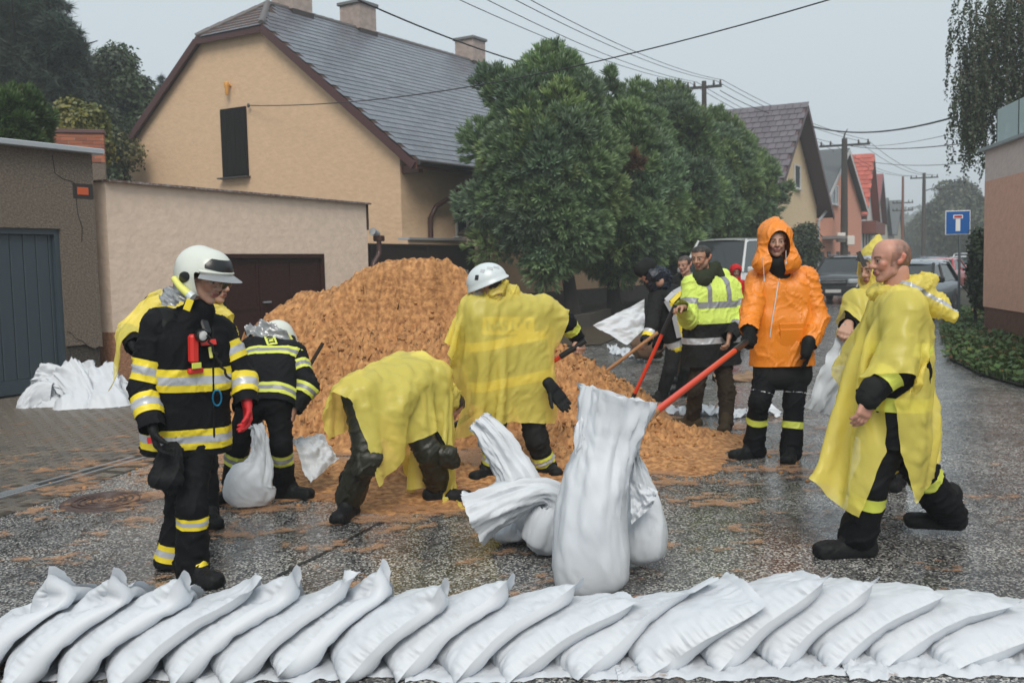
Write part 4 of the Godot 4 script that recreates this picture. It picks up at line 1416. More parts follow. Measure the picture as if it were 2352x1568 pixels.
func make_street_furniture() -> void:
	var wood := grain("old_pole_wood", Color(0.035, 0.030, 0.026), Color(0.085, 0.075, 0.065), 0.85, 0.7, 0.05, 1.0)
	var t := pole(1622, 43.0, 186, 0.15, wood, "dark utility pole rising behind the conifers, only its crossarm showing", [[0.25, 0.75]])
	t = pole(1939, 54.0, 318, 0.22, wood, "thick dark utility pole with crossarm and street lamp boxes before the salmon house", [[0.35, 1.3]])
	var m := MB.new()
	var top := at(1939, 318, 54.0)
	m.tube(PackedVector3Array([top, top + Vector3(0.05, 0.25, 0), top + Vector3(0.2, 0.5, 0)]), PackedFloat32Array([0.05, 0.04, 0.02]), 6)
	part(t, "spike", m, mats["pole_steel"])
	m = MB.new()
	m.box(at(1932, 545, 53.7), Vector3(0.45, 0.5, 0.25), Basis.IDENTITY, 0.03)
	part(t, "meter_box", m, mat("off_white_plastic", Color(0.62, 0.60, 0.55), 0.5))
	m = MB.new()
	m.box(at(1954, 552, 53.7), Vector3(0.4, 0.5, 0.25), Basis.IDENTITY, 0.03)
	part(t, "meter_box", m, mats["off_white_plastic"])
	t = pole(2072, 92.0, 405, 0.15, mat("rusty_pole", Color(0.16, 0.055, 0.03), 0.8), "slim rust-red pole with small crossarms", [[2.4, 0.9], [3.1, 0.9]])
	t = pole(2120, 84.0, 397, 0.2, wood, "far utility pole carrying a street lamp arm", [[0.4, 1.1]])
	m = MB.new()
	var la := at(2120, 440, 84.0)
	m.tube(PackedVector3Array([la, la + Vector3(0.8, 0.25, 0), la + Vector3(1.2, 0.28, 0)]), PackedFloat32Array([0.04]), 6)
	m.lathe(la + Vector3(1.5, 0.24, 0), [[0.0, -0.35], [0.1, -0.3], [0.13, 0.0], [0.1, 0.35], [0.0, 0.4]], 8, Basis(Vector3(0, 0, 1), PI * 0.5))
	part(t, "lamp_arm", m, mats["pole_steel"])
	# wires
	wire([at(780, -20, 22.0), at(1240, 155, 30.0)], 0.12, 0.02, "thick black cable crossing above the ridge towards the conifers")
	wire([house_f.p(-0.1, gable_uv(house_f, 576, 243).y, gable_uv(house_f, 576, 243).x), at(2000, -30, 16.0)], 0.5, 0.013, "thin service wire from the gable hook rising across the street")
	var arm := at(1622, 197, 43.0)
	for k in 4:
		var s := [1060, 1125, 1190, 1225][k] as float
		wire([at(s - 20, -8, 20.0), arm + Vector3(0.93, 0, 0.36) * [-0.69, -0.4, 0.4, 0.69][k] + Vector3(0, 0.2, 0)], 0.25, 0.009, "thin bare conductor running down to the crossarm behind the conifers")
	var arm2 := at(1939, 333, 54.0)
	for k in 4: wire([arm + Vector3(0.93, 0, 0.36) * [-0.69, -0.4, 0.4, 0.69][k] + Vector3(0, 0.2, 0), arm2 + Vector3(0.93, 0, 0.36) * [-1.2, -0.7, 0.7, 1.2][k] + Vector3(0, 0.2, 0)], 0.3, 0.012, "thin conductor between the conifer pole and the thick dark pole")
	var arm3 := at(2120, 408, 84.0)
	for k in 4: wire([arm2 + Vector3(0.93, 0, 0.36) * [-1.2, -0.7, 0.7, 1.2][k] + Vector3(0, 0.2, 0), arm3 + Vector3(0.93, 0, 0.36) * [-1.0, -0.6, 0.6, 1.0][k] + Vector3(0, 0.2, 0)], 0.5, 0.014, "thin conductor between the thick dark pole and the far lamp pole")
	wire([at(1842, 282, 48.0), at(2195, 268, 30.0)], 0.45, 0.03, "sagging black cable from the tan house roof to the birch")
	wire([at(1955, 335, 54.0), at(2205, 330, 32.0)], 0.15, 0.018, "taut wire from the thick dark pole towards the birch")
	wire([at(1955, 333, 54.0), at(2215, 300, 32.0)], 0.2, 0.01, "faint wire rising from the thick dark pole towards the birch")
	wire([at(2000, 371, 60.0), at(2220, 374, 40.0)], 0.15, 0.014, "lower wire crossing beside the red roof")
	wire([arm + Vector3(0.6, -0.2, 0), at(1835, 275, 47.0)], 0.2, 0.016, "cable from the conifer pole to the tan house gable")
	# dead end sign
	var z := -gp(2203, 746).z
	var base := on_ground(2203, z)
	t = thing("dead_end_sign", "blue dead-end road sign on a slim steel post in the verge", "road sign", base)
	var c := at(2201, 511, z)
	m = MB.new()
	m.rod(base, Vector3(base.x, c.y + 0.2, base.z - 0.03), 0.03)
	part(t, "post", m, mat("galvanised_post", Color(0.13, 0.15, 0.16), 0.5, 0.4))
	var B := Basis.from_euler(Vector3(0, -0.12, 0))
	m = MB.new()
	m.box(c, Vector3(0.55, 0.55, 0.02), B, 0.006)
	var pl := part(t, "plate", m, mat("sign_white", Color(0.70, 0.72, 0.72), 0.4))
	m = MB.new()
	m.box(c + B.z * 0.012, Vector3(0.515, 0.515, 0.006), B)
	part(pl, "blue_field", m, mat("sign_blue", Color(0.012, 0.10, 0.34), 0.35))
	m = MB.new()
	m.box(c + B * Vector3(0, -0.055, 0.017), Vector3(0.10, 0.28, 0.005), B)
	part(pl, "white_stem", m, mats["sign_white"])
	m = MB.new()
	m.box(c + B * Vector3(0, 0.135, 0.017), Vector3(0.21, 0.085, 0.005), B)
	part(pl, "white_bar", m, mats["sign_white"])
	m = MB.new()
	m.box(c + B * Vector3(0, 0.135, 0.021), Vector3(0.17, 0.05, 0.005), B)
	part(pl, "red_bar", m, mat("sign_red", Color(0.42, 0.02, 0.025), 0.4))

# ================================================================ cars
func car(px: float, z: float, yaw: float, label: String, paint: Color, kind: String) -> Node3D:
	# local axes: +X forward, Y up, Z to the car's right; the base lies on the road under its middle
	var D: Dictionary = {
		"suv": {"L": 4.4, "W": 1.84, "H": 1.66, "hood": 1.02, "belt": 1.06, "sill": 0.30, "x": [2.2, 2.05, 1.05, 0.25, -1.75, -2.12, -2.2]},
		"hatch": {"L": 4.1, "W": 1.74, "H": 1.46, "hood": 0.88, "belt": 0.93, "sill": 0.22, "x": [2.05, 1.9, 1.0, 0.2, -1.35, -1.9, -2.05]},
		"wagon": {"L": 4.6, "W": 1.78, "H": 1.48, "hood": 0.90, "belt": 0.95, "sill": 0.22, "x": [2.3, 2.15, 1.15, 0.35, -1.9, -2.2, -2.3]},
		"van": {"L": 5.2, "W": 1.98, "H": 2.25, "hood": 1.18, "belt": 1.25, "sill": 0.30, "x": [2.6, 2.5, 2.0, 1.15, -2.5, -2.56, -2.6]}}[kind]
	var t := thing("parked_car" if kind != "van" else "parked_van", label, "car" if kind != "van" else "van", on_ground(px, z), "vehicles parked along the street")
	t.rotation.y = yaw
	var W: float = D.W * 0.5
	var X: Array = D.x
	var H: float = D.H
	var hood: float = D.hood
	var belt: float = D.belt
	var sill: float = D.sill
	var pm := mat("car_paint_%d" % int(paint.r * 1e4 + paint.g * 1e6 + paint.b * 1e5), paint, 0.28)
	pm.clearcoat_enabled = true
	pm.clearcoat = 0.8
	pm.clearcoat_roughness = 0.06
	var dk := mat("car_black_trim", Color(0.012, 0.012, 0.013), 0.5)
	var glass := mat("car_glass", Color(0.03, 0.036, 0.038), 0.05)
	# lower body: stations along x with [top height, half width scale, bottom height]
	var st := [[X[0], 0.62, 0.86, sill + 0.12], [X[0] - 0.06, 0.74, 0.95, sill], [X[1] - 0.05, hood - 0.10, 0.985, sill], [X[1] - 0.35, hood - 0.03, 1.0, sill], [X[2], belt, 1.0, sill], [0.0, belt + 0.01, 1.0, sill], [X[4] + 0.2, belt + 0.03, 1.0, sill], [X[5], belt + 0.0, 0.985, sill], [X[6] + 0.06, belt - 0.08, 0.95, sill], [X[6], 0.66, 0.88, sill + 0.14]]
	var g := PackedVector3Array()
	for s in st:
		var w: float = W * s[2]
		var top: float = s[1]
		for q in [[-0.90, s[3]], [-0.99, lerpf(s[3], top, 0.3)], [-1.0, lerpf(s[3], top, 0.62)], [-0.965, top - 0.05], [-0.90, top], [0.0, top + 0.035], [0.90, top], [0.965, top - 0.05], [1.0, lerpf(s[3], top, 0.62)], [0.99, lerpf(s[3], top, 0.3)], [0.90, s[3]]]: g.append(Vector3(s[0], q[1], w * q[0]))
	var m := MB.new()
	m.grid(g, 11, st.size())
	var e0 := PackedVector3Array(g.slice(0, 11))
	var e1 := PackedVector3Array(g.slice(g.size() - 11))
	m.poly(e0)
	m.poly(e1)
	var body := part(t, "body", m, pm, true)
	# greenhouse glass, roof and pillars
	var cab := func(s: float, dx: float) -> PackedVector3Array:
		var wb := W * 0.92 * s
		var wr := W * 0.74 * s
		return PackedVector3Array([Vector3(X[2] + dx, belt, -wb), Vector3(X[3] + dx, H - 0.06, -wr), Vector3(X[4] - dx, H - 0.07, -wr), Vector3(X[5] + 0.05 - dx, belt, -wb), Vector3(X[2] + dx, belt, wb), Vector3(X[3] + dx, H - 0.06, wr), Vector3(X[4] - dx, H - 0.07, wr), Vector3(X[5] + 0.05 - dx, belt, wb)])
	var c: PackedVector3Array = cab.call(1.0, 0.0)
	m = MB.new()
	m.quad(c[4], c[0], c[1], c[5])
	part(t, "windscreen", m, glass, true)
	m = MB.new()
	m.quad(c[3], c[7], c[6], c[2])
	part(t, "rear_window", m, glass if kind != "van" else pm, true)
	for sd in [0, 4]:
		var cut := 0.45 if kind == "van" else 1.0
		m = MB.new()
		m.quad(c[sd], c[sd + 3].lerp(c[sd], 1.0 - cut), c[sd + 2].lerp(c[sd + 1], 1.0 - cut), c[sd + 1])
		part(t, "side_window", m, glass, true)
		if kind == "van":
			m = MB.new()
			m.quad(c[sd + 3].lerp(c[sd], 1.0 - cut), c[sd + 3], c[sd + 2], c[sd + 2].lerp(c[sd + 1], 1.0 - cut))
			part(body, "side_panel", m, pm, true)
	m = MB.new()
	var rg := PackedVector3Array()
	for s in [[X[3] + 0.06, -0.05], [X[3] - 0.15, 0.0], [(X[3] + X[4]) * 0.5, 0.03], [X[4] + 0.1, 0.0], [X[4] - 0.06, -0.05]]:
		for q in [[-0.78, -0.07], [-0.72, -0.01], [-0.4, 0.02], [0.0, 0.03], [0.4, 0.02], [0.72, -0.01], [0.78, -0.07]]: rg.append(Vector3(s[0], H - 0.03 + s[1] + q[1], W * q[0]))
	m.grid(rg, 7, 5)
	part(body, "roof", m, pm, true)
	m = MB.new()
	for sd in [0, 4]:
		m.rod(c[sd], c[sd + 1], 0.045, 0.04, 6)
		m.rod(c[sd + 3], c[sd + 2], 0.06, 0.05, 6)
		var b0 := c[sd].lerp(c[sd + 3], 0.42)
		var b1 := c[sd + 1].lerp(c[sd + 2], 0.36)
		m.rod(b0, b1, 0.035, 0.035, 6)
		if kind == "wagon" or kind == "suv": m.rod(c[sd].lerp(c[sd + 3], 0.76), c[sd + 1].lerp(c[sd + 2], 0.76), 0.04, 0.04, 6)
	part(body, "pillars", m, pm if paint.r + paint.g > 0.1 else dk, true)
	if kind in ["suv", "wagon"]:
		for s in [-1.0, 1.0]:
			m = MB.new()
			m.rod(Vector3(X[3] - 0.1, H + 0.035, W * 0.66 * s), Vector3(X[4] + 0.2, H + 0.035, W * 0.66 * s), 0.02)
			part(body, "roof_rail", m, mat("rail_grey", Color(0.2, 0.2, 0.21), 0.4, 0.5), true)
	# face
	m = MB.new()
	m.box(Vector3(X[0] - 0.005, hood - 0.26, 0), Vector3(0.08, 0.17, W * 0.95), Basis.IDENTITY, 0.02)
	var gr := part(t, "grille", m, dk, true)
	m = MB.new()
	m.box(Vector3(X[0] + 0.025, hood - 0.26, 0), Vector3(0.03, 0.025, W * 0.9))
	m.box(Vector3(X[0] + 0.025, hood - 0.19, 0), Vector3(0.03, 0.02, W * 0.9))
	part(gr, "chrome_bar", m, mat("chrome", Color(0.6, 0.6, 0.62), 0.15, 0.9), true)
	m = MB.new()
	m.box(Vector3(X[0] + 0.0, sill + 0.10, 0), Vector3(0.1, 0.2, W * 1.5), Basis.IDENTITY, 0.03)
	part(t, "bumper", m, dk if kind in ["suv", "van"] else pm, true)
	m = MB.new()
	m.box(Vector3(X[6] + 0.0, sill + 0.14, 0), Vector3(0.1, 0.22, W * 1.5), Basis.IDENTITY, 0.03)
	part(t, "bumper", m, dk if kind in ["suv", "van"] else pm, true)
	for s in [-1.0, 1.0]:
		m = MB.new()
		m.box(Vector3(X[0] - 0.10, hood - 0.24, W * 0.70 * s), Vector3(0.2, 0.17, W * 0.42), Basis.from_euler(Vector3(0, -0.35 * s, 0)), 0.04)
		part(t, "headlight", m, mat("headlight_glass", Color(0.45, 0.48, 0.5), 0.08), true)
		m = MB.new()
		m.box(Vector3(X[6] + 0.07, belt - 0.16, W * 0.80 * s), Vector3(0.16, 0.26, W * 0.24), Basis.IDENTITY, 0.03)
		part(t, "tail_light", m, mat("tail_light_red", Color(0.35, 0.01, 0.012), 0.15), true)
		m = MB.new()
		m.box(Vector3(X[2] - 0.25, belt + 0.08, W * 1.08 * s), Vector3(0.10, 0.15, 0.2), Basis.IDENTITY, 0.035)
		part(t, "mirror", m, dk if paint.r < 0.3 else pm, true)
		for x in [X[0] - 0.85, X[6] + 0.8]:
			m = MB.new()
			m.lathe(Vector3(x, 0.33, (W - 0.088) * s), [[0.0, -0.1], [0.24, -0.1], [0.32, -0.08], [0.335, 0.0], [0.32, 0.09], [0.23, 0.105], [0.215, 0.08]], 20, Basis(Vector3(1, 0, 0), Vector3(0, 0, s), Vector3(0, -s, 0)))
			var wh := part(t, "wheel", m, mat("tyre_rubber", Color(0.015, 0.015, 0.015), 0.85), true)
			m = MB.new()
			m.lathe(Vector3(x, 0.33, (W - 0.088) * s), [[0.215, 0.08], [0.2, 0.07], [0.06, 0.09], [0.0, 0.095]], 12, Basis(Vector3(1, 0, 0), Vector3(0, 0, s), Vector3(0, -s, 0)))
			part(wh, "rim", m, mat("alloy_rim", Color(0.35, 0.36, 0.37), 0.3, 0.7), true)
			m = MB.new()
			m.lathe(Vector3(x, 0.34, (W + 0.004) * s), [[0.385, -0.02], [0.385, 0.0], [0.0, 0.0]], 20, Basis(Vector3(1, 0, 0), Vector3(0, 0, s), Vector3(0, -s, 0)))
			part(t, "wheel_arch", m, dk, true)
	for x in [X[0] + 0.055, X[6] - 0.055]:
		m = MB.new()
		m.box(Vector3(x, sill + 0.16, 0), Vector3(0.012, 0.11, 0.52))
		part(t, "number_plate", m, mat("plate_white", Color(0.6, 0.6, 0.58), 0.5), true)
	return t

func make_cars() -> void:
	# the street runs towards +X away from the camera; yaw 0 looks along +X, so «towards the camera» is about -120 degrees
	var along := atan2(0.9, 0.5)                                           # heading away from the camera
	car(1690, 30.5, along + PI - 0.05, "white van parked under the conifers, facing the firefighters", Color(0.60, 0.62, 0.63), "van")
	car(1943, 36.0, along + PI, "black off-road car with roof rails facing the workers, beside the orange raincoat", Color(0.02, 0.022, 0.024), "suv")
	car(1985, 46.0, along + PI, "small dark red car parked behind the black off-road car", Color(0.20, 0.015, 0.018), "hatch")
	car(2088, 26.0, along + PI - 0.12, "dark blue car with black mirrors beside the bald man", Color(0.015, 0.03, 0.06), "hatch")
	car(2112, 35.0, along + PI - 0.1, "silver car parked behind the dark blue one", Color(0.36, 0.38, 0.39), "hatch")
	car(2166, 45.0, along - 0.1, "red hatchback parked near the road sign", Color(0.45, 0.03, 0.04), "hatch")
	car(2135, 58.0, along + PI - 0.1, "blue estate car further along the street", Color(0.04, 0.10, 0.21), "wagon")
	car(2215, 66.0, along - 0.1, "white hatchback behind the red car", Color(0.60, 0.61, 0.62), "hatch")
	car(2222, 80.0, along - 0.1, "white off-road car, the farthest of the parked cars", Color(0.58, 0.59, 0.60), "suv")

# ================================================================ implicit surfaces: tapered capsules, joined smoothly, meshed as surface nets
# A bone is [a, b, radius at a, radius at b, wide axis, extra half width at a, at b]; the last three may be left out.
class Vol:
	var o: Vector3
	var cell: float
	var nx: int
	var ny: int
	var nz: int
	var F := PackedFloat32Array()
	func _init(bones: Array, cell_: float, k: float, grow := 0.0, floor_y := -1e9) -> void:
		cell = cell_
		var lo := Vector3.ONE * 1e9
		var hi := -lo
		for b in bones:
			var e: float = maxf(b[2], b[3]) + (maxf(b[5], b[6]) if b.size() > 4 else 0.0) + grow
			var ev := Vector3.ONE * e
			lo = lo.min(b[0] - ev).min(b[1] - ev)
			hi = hi.max(b[0] + ev).max(b[1] + ev)
		var pad := Vector3.ONE * (cell * 2.5 + k * 0.3)
		lo -= pad
		hi += pad
		o = lo
		nx = int((hi.x - lo.x) / cell) + 2
		ny = int((hi.y - lo.y) / cell) + 2
		nz = int((hi.z - lo.z) / cell) + 2
		F.resize(nx * ny * nz)
		F.fill(1.0)
		for b in bones:
			var a: Vector3 = b[0]
			var d: Vector3 = b[1] - a
			var ra: float = b[2] + grow
			var rb: float = b[3] + grow
			var flat: bool = b.size() > 4
			var w: Vector3 = b[4] if flat else Vector3.RIGHT
			var ea: float = b[5] if flat else 0.0
			var eb: float = b[6] if flat else 0.0
			var dd := maxf(d.length_squared(), 1e-9)
			var reach := maxf(ra, rb) + k + cell * 2.5
			var wx := w.abs() * maxf(ea, eb)
			var mn := (a.min(b[1]) - wx - Vector3.ONE * reach - o) / cell
			var mx := (a.max(b[1]) + wx + Vector3.ONE * reach - o) / cell
			var x0 := maxi(0, int(mn.x)); var x1 := mini(nx - 1, int(mx.x) + 1)
			var y0 := maxi(0, int(mn.y)); var y1 := mini(ny - 1, int(mx.y) + 1)
			var z0 := maxi(0, int(mn.z)); var z1 := mini(nz - 1, int(mx.z) + 1)
			for iz in range(z0, z1 + 1):
				for iy in range(y0, y1 + 1):
					var row := (iz * ny + iy) * nx
					for ix in range(x0, x1 + 1):
						var p := o + Vector3(ix, iy, iz) * cell - a
						var t := clampf(p.dot(d) / dd, 0.0, 1.0)
						if flat:
							var e := ea + (eb - ea) * t
							p -= w * clampf(p.dot(w), -e, e)
							t = clampf(p.dot(d) / dd, 0.0, 1.0)
						var v := (p - d * t).length() - (ra + (rb - ra) * t)
						var q := row + ix
						var f := F[q]
						var h := k - absf(f - v)
						F[q] = minf(f, v) if h <= 0.0 else minf(f, v) - h * h / (4.0 * k)
	func val(p: Vector3) -> float:                                       # nearest-cell distance, 1 outside
		var g := (p - o) / cell
		var x := int(g.x + 0.5)
		var y := int(g.y + 0.5)
		var z := int(g.z + 0.5)
		if x < 1 or y < 1 or z < 1 or x > nx - 2 or y > ny - 2 or z > nz - 2: return 1.0
		return F[(z * ny + y) * nx + x]
	func net(m: MB) -> void:
		var id := {}
		var k0 := m.v.size()
		var sx := 1
		var sy := nx
		var sz := nx * ny
		var off := [0, 1, sy, sy + 1, sz, sz + 1, sz + sy, sz + sy + 1]
		var lim := cell * 2.0
		for iz in nz - 1:
			for iy in ny - 1:
				var row := (iz * ny + iy) * nx
				for ix in nx - 1:
					var q := row + ix
					var f0 := F[q]
					if f0 > lim or f0 < -lim: continue
					var neg := 0
					for e in 8:
						if F[q + off[e]] < 0.0: neg += 1
					if neg == 0 or neg == 8: continue
					var s := Vector3.ZERO
					var n := 0.0
					for e in EDGES:
						var fa: float = F[q + off[e[0]]]
						var fb: float = F[q + off[e[1]]]
						if (fa < 0.0) != (fb < 0.0):
							s += COR[e[0]].lerp(COR[e[1]], fa / (fa - fb))
							n += 1.0
					id[q] = m.vert(o + (Vector3(ix, iy, iz) + s / n) * cell, Vector3.ZERO)
		for q in id:
			var fq := F[q] < 0.0
			for ax in 3:
				var s1: int = [sx, sy, sz][ax]
				var s2: int = [sy, sz, sx][ax]
				var s3: int = [sz, sx, sy][ax]
				if fq == (F[q + s1] < 0.0): continue
				if not (id.has(q - s2) and id.has(q - s3) and id.has(q - s2 - s3)): continue
				var a: int = id[q]
				var b: int = id[q - s2]
				var c: int = id[q - s2 - s3]
				var d: int = id[q - s3]
				if fq:
					for e in [a, c, b, a, d, c]: m.i.append(e)
				else:
					for e in [a, b, c, a, c, d]: m.i.append(e)
		m.smooth(k0)
	const COR := [Vector3(0, 0, 0), Vector3(1, 0, 0), Vector3(0, 1, 0), Vector3(1, 1, 0), Vector3(0, 0, 1), Vector3(1, 0, 1), Vector3(0, 1, 1), Vector3(1, 1, 1)]
	const EDGES := [[0, 1], [2, 3], [4, 5], [6, 7], [0, 2], [1, 3], [4, 6], [5, 7], [0, 4], [1, 5], [2, 6], [3, 7]]

func flesh(bones: Array, cell := 0.013, k := 0.03) -> MB:
	var m := MB.new()
	Vol.new(bones, cell, k).net(m)
	return m

func crease(m: MB, amp: float, sc: Vector3, sd := 0.0, from := 0) -> void:      # folds: sharp ridges along the normals; sc gives their density along x, y and z
	for q in range(from, m.v.size()):
		var p := m.v[q] * sc
		var w := nz1.get_noise_3d(m.v[q].x * 3.0 + sd, m.v[q].y * 3.0, m.v[q].z * 3.0)
		var a := nz1.get_noise_3d(p.x * 0.62 + sd + w, p.y * 0.62 + w * 1.5, p.z * 0.62)
		var b := nz1.get_noise_3d(p.x * 1.5 - sd, p.y * 1.5 + w, p.z * 1.5 + 7.0)
		var r := 1.0 - minf(1.0, absf(a) * 3.2)
		var r2 := 1.0 - minf(1.0, absf(b) * 3.6)
		m.v[q] += m.n[q] * amp * (r * r * 1.1 + r2 * r2 * 0.45 - 0.45 + w * 0.8)
	m.smooth(from)

func split(m: MB, fld: Callable) -> Array:                                # [where fld < 0, the rest]: triangles are cut along the zero line
	var val := PackedFloat32Array()
	val.resize(m.v.size())
	for q in m.v.size(): val[q] = fld.call(m.v[q], m.n[q])
	var out := [MB.new(), MB.new()]
	var maps := [{}, {}]
	var put := func(s: int, q: int) -> int:
		if not maps[s].has(q):
			out[s].col = m.c[q]
			maps[s][q] = out[s].vert(m.v[q], m.n[q])
		return maps[s][q]
	for t in range(0, m.i.size(), 3):
		var ids := [m.i[t], m.i[t + 1], m.i[t + 2]]
		var neg := 0
		for q in ids:
			if val[q] < 0.0: neg += 1
		if neg == 3 or neg == 0:
			var s := 0 if neg == 3 else 1
			for q in ids: out[s].i.append(put.call(s, q))
			continue
		var r := 0
		while (val[ids[r]] < 0.0) != (neg == 1): r += 1                    # the lone corner
		var A: int = ids[r]
		var B: int = ids[(r + 1) % 3]
		var C: int = ids[(r + 2) % 3]
		var tb := val[A] / (val[A] - val[B])
		var tc := val[A] / (val[A] - val[C])
		var s0 := 0 if neg == 1 else 1
		var s1 := 1 - s0
		var pb := m.v[A].lerp(m.v[B], tb)
		var pc := m.v[A].lerp(m.v[C], tc)
		var nb := m.n[A].lerp(m.n[B], tb).normalized()
		var nc := m.n[A].lerp(m.n[C], tc).normalized()
		out[s0].col = m.c[A]
		out[s1].col = m.c[B]
		var b0: int = out[s0].vert(pb, nb)
		var c0: int = out[s0].vert(pc, nc)
		for q in [put.call(s0, A), b0, c0]: out[s0].i.append(q)
		var b1: int = out[s1].vert(pb, nb)
		var c1: int = out[s1].vert(pc, nc)
		for q in [b1, put.call(s1, B), put.call(s1, C), b1, put.call(s1, C), c1]: out[s1].i.append(q)
	return out

func raise(m: MB, h: float) -> MB:
	for q in m.v.size(): m.v[q] += m.n[q] * h
	return m

# ================================================================ cloth: Verlet points held by distances, kept out of a volume
class Cloth:
	var p := PackedVector3Array()
	var old := PackedVector3Array()
	var ca := PackedInt32Array()
	var cb := PackedInt32Array()
	var cl := PackedFloat32Array()
	var cs := PackedFloat32Array()
	var pin := {}
	func add(q: Vector3) -> int:
		p.append(q)
		old.append(q)
		return p.size() - 1
	func tie(a: int, b: int, stiff := 1.0, len := -1.0) -> void:
		ca.append(a)
		cb.append(b)
		cl.append(len if len >= 0.0 else (p[a] - p[b]).length())
		cs.append(stiff * 0.5)
	func web(id: PackedInt32Array, w: int, h: int, bend := 0.15) -> void:       # id[y * w + x], -1 where there is a hole
		for y in h:
			for x in w:
				var a := id[y * w + x]
				if a < 0: continue
				for e in [[1, 0, 1.0], [0, 1, 1.0], [1, 1, 0.5], [-1, 1, 0.5], [2, 0, bend], [0, 2, bend]]:
					var xx: int = x + int(e[0])
					var yy: int = y + int(e[1])
					if xx < 0 or xx >= w or yy >= h: continue
					var b := id[yy * w + xx]
					if b >= 0: tie(a, b, e[2])
	func run(steps: int, vol: Vol, g: Vector3, floor_y: float, gap := 0.012, drag := 0.985, its := 2, friction := 0.5) -> void:
		var n := p.size()
		var m := ca.size()
		for s in steps:
			for q in n:
				if pin.has(q):
					p[q] = pin[q]
					old[q] = pin[q]
					continue
				var c := p[q]
				p[q] = c + (c - old[q]) * drag + g
				old[q] = c
			for it in its:
				for k in m:
					var a := ca[k]
					var b := cb[k]
					var d := p[b] - p[a]
					var l := d.length()
					if l < 1e-6: continue
					d *= (l - cl[k]) / l * cs[k]
					p[a] += d
					p[b] -= d
			for q in n:
				var c := p[q]
				if c.y < floor_y:
					c.y = floor_y
					old[q] = old[q].lerp(c, friction)
				if vol:
					var f := vol.val(c)
					if f < gap:
						var h := vol.cell * 1.2
						var gr := Vector3(vol.val(c + Vector3(h, 0, 0)) - vol.val(c - Vector3(h, 0, 0)), vol.val(c + Vector3(0, h, 0)) - vol.val(c - Vector3(0, h, 0)), vol.val(c + Vector3(0, 0, h)) - vol.val(c - Vector3(0, 0, h)))
						if gr.length_squared() > 1e-10: c += gr.normalized() * minf(gap - f, 0.05)
						old[q] = old[q].lerp(c, friction)
				p[q] = c

func upsample(g: PackedVector3Array, w: int, h: int, close_u := false) -> PackedVector3Array:     # doubles a grid of points with smooth curves; returns (2w-1)x(2h-1), or 2w columns when closed
	var w2 := w * 2 if close_u else w * 2 - 1
	var r := PackedVector3Array()
	r.resize(w2 * h)
	for y in h:
		for x in w2:
			var a := x / 2
			if x % 2 == 0: r[y * w2 + x] = g[y * w + a]
			else:
				var i0 := (a - 1 + w) % w if close_u else maxi(a - 1, 0)
				var i2 := (a + 1) % w if close_u else mini(a + 1, w - 1)
				var i3 := (a + 2) % w if close_u else mini(a + 2, w - 1)
				r[y * w2 + x] = (g[y * w + a] + g[y * w + i2]) * 0.5625 - (g[y * w + i0] + g[y * w + i3]) * 0.0625
	var h2 := h * 2 - 1
	var o := PackedVector3Array()
	o.resize(w2 * h2)
	for y in h2:
		var a := y / 2
		for x in w2:
			if y % 2 == 0: o[y * w2 + x] = r[a * w2 + x]
			else: o[y * w2 + x] = (r[a * w2 + x] + r[mini(a + 1, h - 1) * w2 + x]) * 0.5625 - (r[maxi(a - 1, 0) * w2 + x] + r[mini(a + 2, h - 1) * w2 + x]) * 0.0625
	return o

